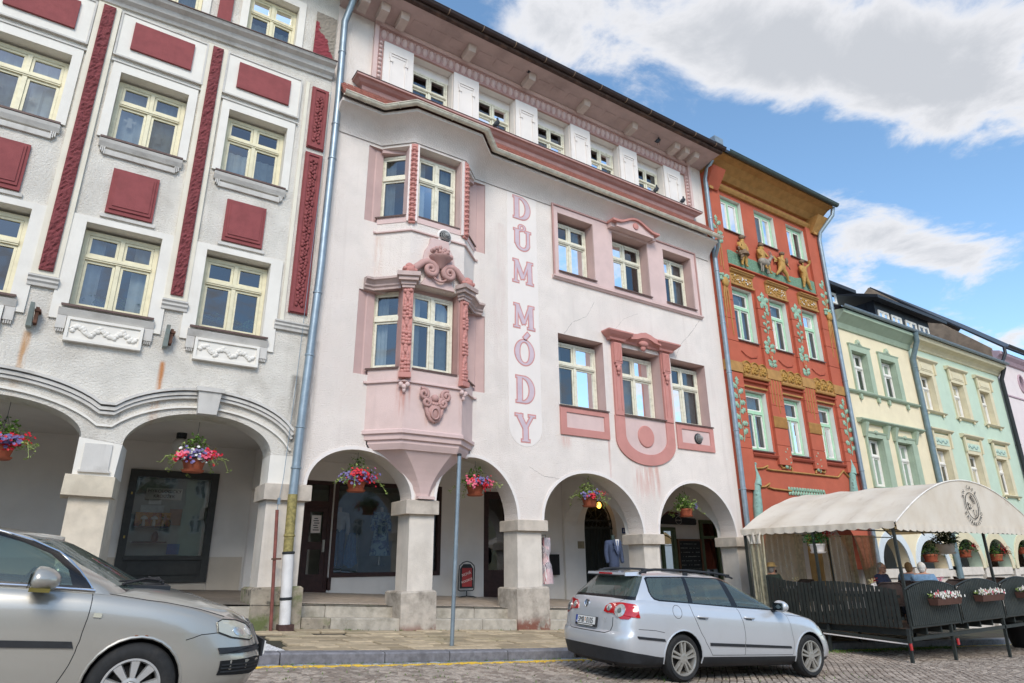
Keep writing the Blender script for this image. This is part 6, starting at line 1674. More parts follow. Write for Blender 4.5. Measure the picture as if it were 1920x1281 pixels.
for i in range(9):
 b=MB(); x=18.02
 while x < 18.95:
  w=rnd.uniform(0.02,0.08)
  if rnd.random() < 0.75: b.box(x,x+w,16.426,16.4295,2.1-i*0.14,2.1-i*0.14+rnd.uniform(0.018,0.03))
  x += w+0.02
 part('chalk_line',b,mat('chalk','#7c8078',0.9),cb)
# ------------------------------------------------------------------ pale yellow and pale green houses with their common dormer roof
YH=thing('yellow_house','pale yellow house with green window surrounds beside the red house','house',(27.1,13,-0.5))
YW=mat('pale_yellow_plaster','#e3d5b4',0.88,0.035,2,0.3,55,dirt=0.12,dcol='#b5a688',dscale=0.7,streak=0.1)
YG=mat('sage_green_trim','#a1b099',0.8,0.06,3,0.25,55,dirt=0.2,dcol='#76877a',dscale=2)
GW=mat('pale_green_plaster','#bccdb8',0.88,0.03,2,0.3,55,dirt=0.12,dcol='#8fa498',dscale=0.7,streak=0.1)
GT=mat('sand_yellow_trim','#d3c8a8',0.8,0.05,3,0.25,55,dirt=0.2,dcol='#9f8f66',dscale=2)
YX0,YX1,GX0,GX1=24.22,30.0,30.0,39.2
YC=[(25.05,26.05),(27.24,28.3)]
YA=[(24.6,1.3,26.5,1.25,2.27),(27.2,1.2,29.4,1.15,2.23)]
hol=[]
for a,b in YC: hol += [rect(a,b+0.12,7.85,9.48),rect(a,b+0.1,4.12,5.98)]
mb=MB(); slab(mb,front_outline(YX0,YX1,11.0,1.3,1.1,YA),hol,13.0,13.5,0,1); part('front_wall',mb,[YW,YG],YH)
body_box(YH,YX0,YX1,13.5,23,2.6,11.0,DARKROOM)
for a,b in YC:
 for z0,z1,cu in ((7.85,9.48,'sides'),(4.12,5.98,None)):
  window(YH,a+0.03,b+0.09,z0+0.03,z1-0.03,13.18,'cross',WHITEWIN,tz=0.64,fw=0.06,curtain=cu)
 mb=MB(); slab(mb,rect(a-0.1,b+0.42,7.8,9.72),[rect(a-0.001,b+0.121,7.849,9.481)],12.93,12.999); part('window_surround',mb,YG,YH)
 mb=MB(); mb.mould(a-0.14,b+0.46,[(0,0),(0.08,0),(0.1,0.05),(0,0.07)],12.999,9.72); mb.prism([(a+0.35,9.78),(a+0.85,9.78),(a+0.72,9.86),(a+0.66,9.98),(a+0.6,10.02),(a+0.54,9.98),(a+0.48,9.86)],12.9,12.999); mb.ball((a+0.6,12.9,9.88),(0.1,0.05,0.09),8,5); part('window_crest',mb,YG,YH)
 mb=MB(); slab(mb,rect(a-0.12,b+0.5,4.08,6.15),[rect(a-0.001,b+0.101,4.119,5.981)],12.92,12.999); part('window_surround',mb,YG,YH)
 mb=MB()
 for x in (a-0.2,b+0.38): mb.hexa([(x,12.9,6.0),(x+0.16,12.9,6.0),(x+0.16,12.999,6.0),(x,12.999,6.0)],[(x-0.02,12.75,6.52),(x+0.18,12.75,6.52),(x+0.18,12.999,6.52),(x-0.02,12.999,6.52)])
 mb.ball((a+0.62,12.9,6.2),(0.13,0.06,0.08),8,5); mb.mould(a-0.16,b+0.54,[(0,0),(0.1,0),(0.12,0.06),(0,0.07)],12.999,6.15)
 part('window_bracket',mb,YG,YH)
mb=MB(); mb.mould(24.6,29.45,[(0,0),(0.1,0),(0.2,0.06),(0.24,0.1),(0.24,0.14),(0,0.18)],12.999,6.52); part('window_hood',mb,YG,YH)
mb=MB(); mb.mould(YX0+0.05,29.75,[(0,0),(0.06,0),(0.12,0.05),(0.14,0.1),(0,0.13)],12.999,7.68); part('string_course',mb,YG,YH)
for x in (25.1,26.4,27.2,28.7):
 mb=MB(); mb.box(x,x+0.14,12.9,12.999,7.52,7.68); mb.ball((x+0.07,12.93,7.5),0.06,6,4); part('course_console',mb,YG,YH)
mb=MB(); mb.mould(YX0,YX1,[(0,0),(0.06,0.02),(0.14,0.22),(0.4,0.46),(0.48,0.52),(0.48,0.66),(0,0.72)],12.999,10.3); part('cornice',mb,YG,YH)
# green house
GH=thing('green_house','pale green house with sand-yellow window surrounds and an arcade','house',(34.6,13,-1))
GC=[(30.45,31.5),(33.4,34.5),(36.3,37.35)]
GA=[(30.25,1.2,32.45,1.15,2.3),(33.1,1.2,35.3,1.1,2.33),(36.0,1.1,38.3,1.05,2.33)]
hol=[]
for a,b in GC: hol += [rect(a,b+0.1,7.72,9.36),rect(a,b+0.1,4.36,6.02)]
mb=MB(); slab(mb,front_outline(GX0,GX1,11.0,1.1,0.9,GA),hol,13.0,13.5,0,1); part('front_wall',mb,[GW,GT],GH)
body_box(GH,GX0,GX1,13.5,23,2.6,11.0,DARKROOM)
for a,b in GC:
 for z0,z1 in ((7.72,9.36),(4.36,6.02)): window(GH,a+0.03,b+0.07,z0+0.03,z1-0.03,13.18,'cross',WHITEWIN,tz=0.64,fw=0.06,curtain='sides')
 for z0,z1,hz in ((7.7,9.38,10.0),(4.34,6.04,6.8)):
  mb=MB(); slab(mb,rect(a-0.1,b+0.42,z0-0.05,z1+0.62),[rect(a-0.001,b+0.101,z0+0.019,z1-0.019)],12.93,12.999); p=part('window_surround',mb,GT,GH)
  mb=MB(); mb.mould(a-0.25,b+0.68,[(0,0),(0.08,0),(0.16,0.06),(0.2,0.1),(0.2,0.15),(0,0.19)],12.999,hz-0.06); part('window_hood',mb,GT,GH)
  mb=MB(); mb.box(a+0.05,b+0.25,12.91,12.93,z1+0.14,z1+0.46)
  if hz > 8: mb.box(a+0.2,b+0.1,12.89,12.91,z1+0.2,z1+0.4)
  part('frieze_panel',mb,GT if hz > 8 else GW,p)
  if hz < 8:
   mb=MB()
   for q in range(9): mb.ball((a+0.2+0.11*q,12.9,z1+0.3+0.05*math.sin(q*1.7)),(0.06,0.025,0.06),7,4)
   part('frieze_scroll',mb,mat('grey_green_relief','#9db4aa',0.85,0.05),p,60)
  for x in (a-0.14,b+0.34):
   mb=MB(); mb.box(x,x+0.12,12.86,12.93,z1+0.05,hz-0.06); part('hood_bracket',mb,GT,p)
  mb=MB(); mb.mould(a-0.2,b+0.62,[(0,0),(0.1,0.02),(0.16,0.08),(0,0.1)],12.999,z0-0.12)
  for x in (a-0.05,b+0.3): mb.ball((x+0.07,12.93,z0-0.16),(0.07,0.05,0.07),7,4)
  part('window_sill',mb,GT,GH)
mb=MB(); mb.mould(GX0+0.1,GX1+0.1,[(0,0),(0.06,0.02),(0.1,0.1),(0.2,0.2),(0.42,0.3),(0.46,0.42),(0.46,0.5),(0,0.56)],12.999,10.5); part('cornice',mb,GT,GH)
# arcades of both houses: white lining, parapets, back wall, floor
WARC=mat('pale_blue_white_plaster','#cfd6d8',0.88,0.04,2,0.3,55,dirt=0.15,dcol='#9aa2a4')
for H,x0,x1,arcs_ in ((YH,YX0,YX1,YA),(GH,GX0,GX1,GA)):
 mb=MB(); mb.box(x0+0.01,x1-0.01,16.0,16.3,-1.5,2.6); part('arcade_back_wall',mb,WARC,H)
 mb=MB(); mb.box(x0+0.01,x1-0.01,13.5,16.0,2.45,2.6); part('arcade_ceiling',mb,WARC,H)
 mb=MB(); grid(mb,x0,x1,8,12.9,16.2,3,lambda x,y: flz(x,13)+0.25); part('arcade_floor',mb,FLOORT,H)
 for i,(a,zl,b,zr,ap) in enumerate(arcs_):
  mb=MB(); ip=arch_pts(a,zl,b,zr,ap,20); op=arch_pts(a-0.28,zl,b+0.28,zr,ap+0.3,20); k=len(ip)
  vs=[(x,12.96,z) for x,z in ip]+[(x,12.96,z) for x,z in op]+[(x,12.999,z) for x,z in ip]+[(x,12.999,z) for x,z in op]
  mb.add(vs,[f for i2 in range(k-1) for f in ((i2,i2+1,k+i2+1,k+i2),(i2,i2+1,2*k+i2+1,2*k+i2),(k+i2,k+i2+1,3*k+i2+1,3*k+i2))]); part('arch_surround',mb,GT if H is GH else WARC,H)
  mb=MB(); mb.box(a,b,13.0,13.3,0.9-0.03*i,1.2-0.03*i); mb.box(a,b,13.08,13.25,-1.2,0.9-0.03*i); part('parapet',mb,STONEP,H)
  for xx in ((a-0.45,a),(b,b+0.4)) if i == len(arcs_)-1 else ((a-0.45,a),):
   mb=MB(); mb.box(xx[0],xx[1]-0.004,13.0,13.5,-1.3,1.25); part('pier',mb,STONEP,H)
gutter(YH,[(24.1,12.52),(30.0,12.52)],0.08,ZINC,1.3,11.06); gutter(GH,[(30.0,12.52),(39.3,12.52)],0.08,ZINC,1.3,11.06)
mb=MB(); mb.box(YX0,YX1,12.52,12.99,11.01,11.08); part('eave_sheet',mb,SLATE,YH); mb=MB(); mb.box(GX0,GX1+0.1,12.52,12.99,11.07-0.06,11.08); part('eave_sheet',mb,SLATE,GH)
roof(YH,YX0,YX1-0.002,12.55,18,11.1,13.7,SLATE); roof(GH,GX0,GX1,12.55,18,11.1,13.7,SLATE)
pipe(YH,[(29.75,12.45,10.98),(29.85,12.5,10.6),(29.95,12.85,9.9),(29.98,12.88,9.0),(30.0,12.88,4),(30.0,12.88,-0.5)],0.11,mat('blue_grey_pipe','#6f8288',0.5,0.12,5,metal=0.3),(9.5,6.78),label='blue-grey downpipe between the yellow and the green house')
pipe(GH,[(39.2,12.6,10.9),(39.2,12.85,10.3),(39.15,12.85,5),(39.1,12.85,0)],0.1,BLACKMETAL,(6.9,),label='black downpipe at the right end of the green house')
def dormer(H,x0,x1,y,z0,z1,wins,over,zr):
 d=MB(); d.prism([(y,z0),(y,z1),(19,z1),(19,z1-0.5)],x0,x1,'x'); part('dormer',d,SLATE,H)
 d=MB(); d.hexa([(x0-over*0.4,y-0.45,z1-0.1),(x1+over,y-0.45,z1-0.1),(x1+over,18.5,zr),(x0-over*0.4,18.5,zr)],[(x0-over*0.4,y-0.45,z1+0.06),(x1+over,y-0.45,z1+0.06),(x1+over,18.5,zr+0.12),(x0-over*0.4,18.5,zr+0.12)]); part('dormer_roof',d,SLATE,H)
 for k in range(int((19-y)/0.55)):
  yy=y+0.4+k*0.55
  d=MB(); d.box(x0-0.02,x0-0.001,yy,yy+0.03,z0+0.05,z1-0.12); part('sheet_seam',d,SLATE,H)
 for a,b in wins:
  window(H,a,b,12.13,12.8,y-0.05,'slim',WHITEWIN,tz=0.24,fw=0.05)
dormer(GH,30.35,35.6,14.2,11.9,13.25,[(30.55,31.5),(31.75,32.7),(33.1,34.15),(34.4,35.42)],1.1,15.1)
dormer(YH,25.6,27.15,14.2,12.0,13.0,[(26.1,27.0)],0.85,14.4)
# far pink house, taller, with a bare brown gable side
FH=thing('far_pink_house','pale mauve-pink house at the right edge with a round window and a bare gable','house',(45,13,-1))
FW=mat('pale_mauve_plaster','#ddd0cd',0.88,0.03,2,0.3,55,dirt=0.1,dcol='#b09ea4'); FT=mat('mauve_trim','#b39aa2',0.85,0.05)
circ=[(42.2+0.3*math.cos(2*PI*i/24),10.53+0.42*math.sin(2*PI*i/24)) for i in range(24)]
mb=MB(); slab(mb,rect(39.3,52,-2,12.0),[circ,rect(41.95,43.2,5.9,8.8),rect(41.95,43.2,2.0,4.8)],13.0,13.5,0,1); part('front_wall',mb,[FW,FT],FH)
GAB=mat('brown_gable_render','#8d7a68',0.9,0.15,3,0.5,40,dirt=0.5,dcol='#5c4e44',dscale=1.2)
mb=MB(); mb.prism([(13.5,-2),(24,-2),(24,13),(18.5,17.6),(13.5,12.6),(13.0,12.1),(13.0,11)],39.28,39.5,'x'); part('gable_wall',mb,GAB,FH)
mb=MB(); mb.box(51.8,52,13.5,24,-2,12); mb.box(39.5,52,23.8,24,-2,12); mb.box(39.5,51.8,13.5,23.8,11.8,12); part('house_body',mb,DARKROOM,FH)
mb=MB(); mb.mould(39.3,52,[(0,0),(0.1,0.04),(0.2,0.2),(0.36,0.34),(0.36,0.5),(0,0.6)],12.999,11.35); part('cornice',mb,FT,FH)
mb=MB(); mb.mould(39.5,52,[(0,0),(0.05,0),(0.05,0.07),(0,0.08)],12.999,9.55); part('string_course',mb,FT,FH)
mb=MB(); mb.tube([(42.2+0.36*math.cos(2*PI*i/24),12.98,10.53+0.48*math.sin(2*PI*i/24)) for i in range(25)],0.05,6,cap=False); part('round_frame',mb,FT,FH)
mb=MB(); mb.prism(circ,13.2,13.21); part('pane',mb,GLASS,FH)
for z0,z1 in ((5.9,8.8),(2.0,4.8)):
 window(FH,41.98,43.17,z0+0.03,z1-0.03,13.15,'cross',WHITEWIN,mat('brown_window','#6d4a48',0.5),fw=0.07)
 mb=MB(); slab(mb,rect(41.7,43.45,z0-0.25,z1+0.3),[rect(41.949,43.201,z0-0.001,z1+0.001)],12.94,12.999); part('window_surround',mb,FT,FH)
gutter(FH,[(39.6,12.45),(52,12.45)],0.1,BLACKMETAL,0,12.12)
roof(FH,39.5,52,12.5,18.5,12.1,17.7,SLATE)
mb=MB(); mb.tube([(39.6,12.5,12.02),(39.55,12.5,11.7),(39.3,12.6,11.3),(39.0,12.6,11.15)],0.08,10); part('gutter_pipe',mb,BLACKMETAL,FH,50)
# lower houses continue beyond the frame
fa=thing('distant_house','house continuing the row beyond the right edge of the photo','house',(62,13,-2))
mb=MB(); mb.box(52.01,75,13,24,-4,10.5); part('front_wall',mb,YW,fa); roof(fa,52.01,75,12.5,18.5,10.6,15,ROOFTILE)
# the houses across the square, behind the photographer; the shop glass and car paint mirror them
OPC=[('#d9c9a0','pale ochre'),('#cdd6c4','pale green'),('#ddd6cc','off-white'),('#d6b9a6','pale salmon'),('#dcd3b4','cream'),('#c9ccd2','pale grey')]
x=-60; OPANE=mesh('pane',MB().box(-0.5,0.5,0.05,0.06,0.05,1.75),mat('far_window_glass','#59636b',0.08))
for k in range(10):
 w=rnd.uniform(13,19); h=rnd.uniform(9.5,13); col,nm=OPC[k % 6]
 t=thing('square_house',nm+' house across the square, number %s from the left, seen only in reflections' % ['one','two','three','four','five','six','seven','eight','nine','ten'][k],'house',(x+w/2,-38,0),group='houses across the square')
 n=int(w/2.6); hol=[]
 for i in range(n):
  c=x+(i+0.5)*w/n
  for z in (4.6,8.0):
   if z+1.9 < h: hol.append(rect(c-0.55,c+0.55,z,z+1.8))
 m=mat('square_plaster_'+nm.replace(' ','_').replace('-','_'),col,0.88,0.04,2)
 gzz=gz(x+w/2,-8)-0.6
 mb=MB(); slab(mb,rect(x,x+w-0.02,gzz,h),hol,-38.0,-38.4); part('front_wall',mb,m,t)
 mb=MB(); mb.box(x,x+w-0.02,-48,-39.0,gzz,h-0.1); part('house_body',mb,DARKROOM,t)
 for q in hol:
  a,b=q[0][0],q[1][0]; z=q[0][1]
  o=inst('window',win_meshes(1.1,1.8,'cross',WHITEWIN,WHITEWIN,0.64,0.08)[0],t); o.matrix_local=Matrix.Translation(Vector(((a+b)/2,-38.15,z))-wloc(t)) @ Matrix.Rotation(PI,4,'Z'); inst('pane',OPANE,o)
 roof(t,x,x+w-0.02,-37.4,-43,h,h+4.5,ROOFTILE)
 x += w
# ------------------------------------------------------------------ cars (local: x forward from the tail, -y = right side, z up)
def interp(t,x):
 if x <= t[0][0]: return t[0][1]
 for (a,b),(c,d) in zip(t,t[1:]):
  if x <= c:
   u=(x-a)/(c-a); u=u*u*(3-2*u)*0.35+u*0.65
   return b+(d-b)*u
 return t[-1][1]
NR,NS,NF=16,44,18
def plan_ring(xr,xf,w,cr,pr_,cf,pf,taper=(0,0)):
 """half plan outline (y >= 0) from the rear centre to the front centre"""
 o=[]
 for i in range(NR):
  a=PI/2*i/NR; o.append((xr+cr*(1-max(0,math.cos(a))**(2/pr_)),w*math.sin(a)**(2/pr_)))
 for i in range(NS+1):
  t=i/NS; o.append((xr+cr+(xf-cf-xr-cr)*t,w))
 for i in range(NF-1,-1,-1):
  a=PI/2*i/NF; o.append((xf-cf*(1-max(0,math.cos(a))**(2/pf)),w*math.sin(a)**(2/pf)))
 L_=xf-xr
 return [(x,y*(1-taper[0]*max(0,1-(x-xr)/(0.45*L_))**2-taper[1]*max(0,1-(xf-x)/(0.45*L_))**2)) for x,y in o]
class Car:
 def __init__(s,spec,name,label,mtx,paint):
  s.sp=spec; s.paint=paint
  s.root=thing(name,label,'car',mat4=mtx)
  s.rows=[]
  for r in spec['rows']:
   pl=plan_ring(*r['plan'],taper=r.get('taper',(0,0)))
   s.rows.append([(x,y,r['z'](x)) for x,y in pl])
  s.n=len(s.rows[0])
 def P(s,u,z,off=0.0):
  """point on the right-hand body side at ring position u (index, float) and height z, pushed out by off"""
  def at(u,z):
   i=min(int(u),s.n-2); t=u-i
   col=[Vector(r[i]).lerp(Vector(r[i+1]),t) for r in s.rows]
   for a,b in zip(col,col[1:]):
    if z <= b.z or b is col[-1]:
     k=(z-a.z)/(b.z-a.z) if b.z != a.z else 0
     return a.lerp(b,max(0,min(1.0,k)))
  p=at(u,z); q=at(min(u+0.4,s.n-1.001),z); q0=at(max(u-0.4,0),z); r=at(u,z+0.02); r0=at(u,z-0.02)
  n=(q-q0).cross(r-r0)
  n=n.normalized() if n.length > 1e-9 else Vector((0,1,0))
  if n.y < 0 and abs(n.y) > 0.3: n=-n
  c=Vector((2.4,0,z)); 
  if n.dot(p-c) < 0: n=-n
  p=p+n*off
  return Vector((p.x,-p.y,p.z))
 def ux(s,x,z):
  lo,hi=NR*0.3,s.n-1-NF*0.3
  for _ in range(40):
   m=(lo+hi)/2
   if s.P(m,z).x < x: lo=m
   else: hi=m
  return lo
 def uy(s,y,z,rear=True):
  lo,hi=(0.0,NR+3.0) if rear else (s.n-1.001,s.n-NF-4.0)
  for _ in range(40):
   m=(lo+hi)/2
   if -s.P(m,z).y < y: lo=m
   else: hi=m
  return lo
 def at(s,p,off):
  """p = ('s', x, z) on the side, ('r', y, z) on the tail, ('f', y, z) on the nose"""
  k,a,z=p
  sg=1
  if k == 's': q=s.P(s.ux(a,z),z,off)
  else:
   if a < 0: sg=-1
   q=s.P(s.uy(abs(a),z,k == 'r'),z,off)
  return Vector((q.x,q.y*sg,q.z))
 def patch(s,name,pts,m,parent=None,off=0.004,thick=0.008,sub=2,mirror=False,label=None):
  """a plate lying on the body: pts are at()-points round its edge in (ring, z) space"""
  uv=[]
  for k,a,z in pts:
   uv.append((s.ux(a,z) if k == 's' else (s.uy(a,z,k == 'r') if a >= 0 else (-s.uy(-a,z) if k == 'r' else 2*(s.n-1)-s.uy(-a,z,False))),z))
  tri=tessellate_polygon([[Vector((u*0.05,z,0)) for u,z in uv]])
  bm=bmesh.new(); vs=[bm.verts.new((u,z,0)) for u,z in uv]
  for t in tri:
   try: bm.faces.new([vs[i] for i in t])
   except ValueError: pass
  if sub: bmesh.ops.subdivide_edges(bm,edges=bm.edges[:],cuts=sub,use_grid_fill=True)
  be=[e for e in bm.edges if len(e.link_faces) == 1]
  mp={}
  def mapp(co,o):
   u=abs(co.x); f=u > s.n-1
   q=s.P(2*(s.n-1)-u if f else u,co.y,o)
   return Vector((q.x,-q.y if co.x < 0 or f else q.y,q.z))
  base={v: v.co.copy() for v in bm.verts}
  for v in bm.verts: v.co=mapp(base[v],off)
  r=bmesh.ops.extrude_edge_only(bm,edges=be)
  nv=[g for g in r['geom'] if isinstance(g,bmesh.types.BMVert)]
  for v in nv:
   best=min(base.items(),key=lambda kv: (kv[0].co-v.co).length)
   v.co=mapp(best[1],off-thick)
  bmesh.ops.recalc_face_normals(bm,faces=bm.faces[:])
  me=bpy.data.meshes.new(name); bm.to_mesh(me); bm.free()
  me.materials.append(m); fin(me,50)
  o=inst(name,me,parent or s.root)
  if label: o['label']=label
  if mirror:
   c=inst(name,me,parent or s.root); c.scale=(1,-1,1)
   if label: c['label']=label
  return o
 def line(s,mb,pts,w=0.0035,off=0.0015,both=True,dense=14):
  """a shut line as a thin dark ribbon following the panels"""
  uv=[(s.ux(a,z) if k == 's' else s.uy(abs(a),z,k == 'r')*(1 if a >= 0 else -1),z) for k,a,z in pts]
  q=[]
  for (u0,z0),(u1,z1) in zip(uv,uv[1:]):
   for i in range(dense): t=i/dense; q.append((u0+(u1-u0)*t,z0+(z1-z0)*t))
  q.append(uv[-1])
  P=[s.P(abs(u),z,off) for u,z in q]; P=[Vector((p.x,p.y*(1 if u >= 0 else -1),p.z)) for p,(u,z) in zip(P,q)]
  for sg in ((1,-1) if both else (1,)):
   vs=[]
   for i,p in enumerate(P):
    d=(P[min(i+1,len(P)-1)]-P[max(i-1,0)]).normalized(); c=Vector((p.x-2.4,p.y*2.5,0)).normalized()
    n=d.cross(c).normalized()*w
    for e in (p+n,p-n): vs.append((e.x,e.y*sg,e.z))
   mb.add(vs,[(2*i,2*i+1,2*i+3,2*i+2) for i in range(len(P)-1)])
def half_to_full(rows,close_rows=None):
 """vertex grid of a body shell: each row mirrored into a closed ring"""
 full=[]
 for r in rows:
  left=[(x,y,z) for x,y,z in r]; right=[(x,-y,z) for x,y,z in reversed(r[1:-1])]
  full.append(left+right)
 return full
def cut_poly(bm,poly,ysign=None):
 x0,x1=min(p[0] for p in poly)-0.02,max(p[0] for p in poly)+0.02; z0,z1=min(p[1] for p in poly)-0.02,max(p[1] for p in poly)+0.02
 for (ax,az),(bx,bz) in zip(poly,poly[1:]+poly[:1]):
  d=Vector((bx-ax,0,bz-az))
  if d.length < 1e-6: continue
  n=Vector((d.z,0,-d.x)).normalized()
  fs=[f for f in bm.faces if max(v.co.x for v in f.verts) > x0 and min(v.co.x for v in f.verts) < x1 and max(v.co.z for v in f.verts) > z0 and min(v.co.z for v in f.verts) < z1 and abs(f.calc_center_median().y) > 0.4]
  ge=set(fs)
  for f in fs: ge.update(f.edges); ge.update(f.verts)
  bmesh.ops.bisect_plane(bm,geom=list(ge),dist=1e-5,plane_co=Vector((ax,0,az)),plane_no=n)
def inpoly(p,poly):
 x,z=p; c=False; j=len(poly)-1
 for i in range(len(poly)):
  xi,zi=poly[i]; xj,zj=poly[j]
  if (zi > z) != (zj > z) and x < (xj-xi)*(z-zi)/(zj-zi)+xi: c=not c
  j=i
 return c
def shell(rows,caps,fn):
 pass
RUBBER=mat('tyre_rubber','#222324',0.8,0.15,20,0.15,60,dirt=0.4,dcol='#4b463f',dscale=5,obj=True)
PLASTIC=mat('black_car_plastic','#26282b',0.55,0.12,12,0.05,80,obj=True)
TRIMB=mat('gloss_black_trim','#15171a',0.25,0.05)
CHROME=mat('chrome','#d9dbdd',0.12,0.02,metal=1.0)
SEATM=mat('dark_car_seat','#4a4d50',0.9,0.15,10)
PLATEW=mat('plate_white','#dcdcd8',0.4,0.02)
LENSW=glass_mat('clear_lamp_lens','#e6ebe8',0.05,0.35,'#dad8c4')
REDL=mat('red_lamp_lens','#b01218',0.12,0.12,20,coat=1.0,obj=True)
def paint(name,col,metal=0.55,rough=0.3):
 return mat(name,col,rough,0.02,300,metal=metal,coat=1.0,dirt=0.1,dcol='#7d7870',dscale=2.0,obj=True)
def build_car(c,sp,top_rows,glass_side,dlo,frame_m):
 s=c
 # lower body
 full=half_to_full(s.rows); n=len(full[0]); bm=bmesh.new()
 V=[[bm.verts.new(p) for p in r] for r in full]
 dark=sp['dark_rows']
 for k in range(len(V)-1):
  for i in range(n):
   f=bm.faces.new((V[k][i],V[k][(i+1) % n],V[k+1][(i+1) % n],V[k+1][i])); f.material_index=1 if k < dark else 0
 # hood / deck caps
 h=s.n; top=V[-1]
 def cap(i0,i1,crown,m=8):
  prev=None
  for i in range(i0,i1+1):
   a,b=top[i],top[(n-i) % n]
   row=[a]
   if a is not b:
    for j in range(1,m):
     t=j/m; row.append(bm.verts.new((a.co.x,a.co.y+(b.co.y-a.co.y)*t,a.co.z+crown(a.co.x)*(1-(2*t-1)**2)**0.8)))
    row.append(b)
   if prev and len(prev) == len(row):
    for j in range(m): bm.faces.new((prev[j],row[j],row[j+1],prev[j+1]))
   elif prev:
    for j in range(m): bm.faces.new((prev[0],row[j],row[j+1]) if len(prev) == 1 else (prev[j],row[0],prev[j+1]))
   prev=row
 for rg,crown in sp['caps']:
  i0=min((i for i in range(h) if s.rows[-1][i][0] >= rg[0]),default=0); i1=max((i for i in range(h) if s.rows[-1][i][0] <= rg[1]),default=h-1)
  cap(i0,i1,crown)
 arches=[[(ax+sp['ar'][0]*math.cos(2*PI*i/28),sp['wr']+0.01+sp['ar'][1]*math.sin(2*PI*i/28)) for i in range(28)] for ax in sp['axles']]
 for a in arches:
  cut_poly(bm,a)
  dl=[f for f in bm.faces if abs(f.calc_center_median().y) > 0.45 and inpoly((f.calc_center_median().x,f.calc_center_median().z),a)]
  bmesh.ops.delete(bm,geom=dl,context='FACES')
 bmesh.ops.recalc_face_normals(bm,faces=bm.faces[:])
 me=bpy.data.meshes.new('body'); bm.to_mesh(me); bm.free(); me.materials.append(s.paint); me.materials.append(PLASTIC); fin(me,42)
 inst('body',me,s.root)
 # arch lips and liners
 for a,ax in zip(arches,sp['axles']):
  for sg in (1,-1):
   b=MB(); l=MB()
   pts=[]
   for i in range(-3,18):
    t=PI*i/14
    x,z=ax+sp['ar'][0]*math.cos(t),sp['wr']+0.01+sp['ar'][1]*math.sin(t)
    if z < 0.24: continue
    q=s.at(('s',x,z),0.002); pts.append((q.x,q.y*sg,q.z))
   b.tube(pts,0.011,6)
   m=len(pts)
   l.add([(x,y*1.0,z) for x,y,z in pts]+[(x,0.63*(-sg),z+0.01) for x,y,z in pts]+[(ax,0.63*(-sg),sp['wr'])],[(i,i+1,m+i+1,m+i) for i in range(m-1)]+[(m+i,m+i+1,2*m) for i in range(m-1)])
   part('arch_lip',b,s.paint,s.root,50,local=True); part('arch_liner',l,PLASTIC,s.root,local=True)
 # greenhouse
 full=half_to_full(top_rows); n=len(full[0]); bm=bmesh.new()
 V=[[bm.verts.new(p) for p in r] for r in full]; K=len(V)
 fw,rw=sp['wind']
 for k in range(K-1):
  for i in range(n):
   f=bm.faces.new((V[k][i],V[k][(i+1) % n],V[k+1][(i+1) % n],V[k+1][i]))
   ii=i if i < h else n-1-i
   mi=0
   if ii >= h-1-fw: mi=3 if 1 <= k < K-2 else 2
   elif ii < rw: mi=4 if sp['rk'][0] <= k < sp['rk'][1] else (2 if k < 1 else 0)
   f.material_index=mi
 prev=None; m=8
 for i in range(h):
  a,b=V[-1][i],V[-1][(n-i) % n]; row=[a]
  if a is not b:
   for j in range(1,m): t=j/m; row.append(bm.verts.new((a.co.x,a.co.y+(b.co.y-a.co.y)*t,a.co.z+sp['roofcrown'](a.co.x)*(1-(2*t-1)**2)**0.75)))
   row.append(b)
  if prev:
   for j in range(m): bm.faces.new((prev[j],row[j],row[j+1],prev[j+1]) if len(prev) == len(row) else ((prev[0],row[j],row[j+1]) if len(prev) == 1 else (prev[j],row[0],prev[j+1])))
  prev=row
 for poly in [dlo]+glass_side: cut_poly(bm,poly)
 for f in bm.faces:
  cc=f.calc_center_median()
  if abs(cc.y) > 0.42 and f.material_index in (0,2):
   p=(cc.x,cc.z)
   if inpoly(p,dlo): f.material_index=2
   for g in glass_side:
    if inpoly(p,g): f.material_index=5
 bmesh.ops.recalc_face_normals(bm,faces=bm.faces[:])
 for mi,nm,mt in ((0,'roof',s.paint),(2,'window_trim',TRIMB),(3,'windscreen',GLASS_CAR),(4,'rear_window',GLASS_CAR),(5,'side_window',GLASS_CAR)):
  b2=bm.copy(); b2.faces.ensure_lookup_table()
  bmesh.ops.delete(b2,geom=[f for f in b2.faces if f.material_index != mi],context='FACES')
  if mi == 5:
   # one object per pane
   b2.faces.ensure_lookup_table(); left=set(b2.faces)
   while left:
    st=[left.pop()]; comp=set(st)
    while st:
     f=st.pop()
     for e in f.edges:
      for g in e.link_faces:
       if g in left: left.discard(g); comp.add(g); st.append(g)
    b3=b2.copy(); b3.faces.ensure_lookup_table(); b2.faces.index_update(); ids={f.index for f in comp}
    bmesh.ops.delete(b3,geom=[f for f in b3.faces if f.index not in ids],context='FACES')
    me=bpy.data.meshes.new(nm); b3.to_mesh(me); b3.free(); me.materials.append(mt); fin(me,60); inst(nm,me,s.root)
  else:
   for f in b2.faces: f.material_index=0
   me=bpy.data.meshes.new(nm); b2.to_mesh(me); me.materials.append(mt); fin(me,42); inst(nm,me,s.root)
  b2.free()
 bm.free()
 # cabin: dark tub, seats, dashboard, steering wheel
 b=MB(); x0,x1=sp['cabin']
 b.add([(x0,-0.6,0.3),(x1,-0.6,0.3),(x1,0.6,0.3),(x0,0.6,0.3),(x0,-0.76,0.93),(x1,-0.74,0.9),(x1,0.74,0.9),(x0,0.76,0.93)],[(0,1,2,3),(0,4,5,1),(1,5,6,2),(2,6,7,3),(3,7,4,0)])
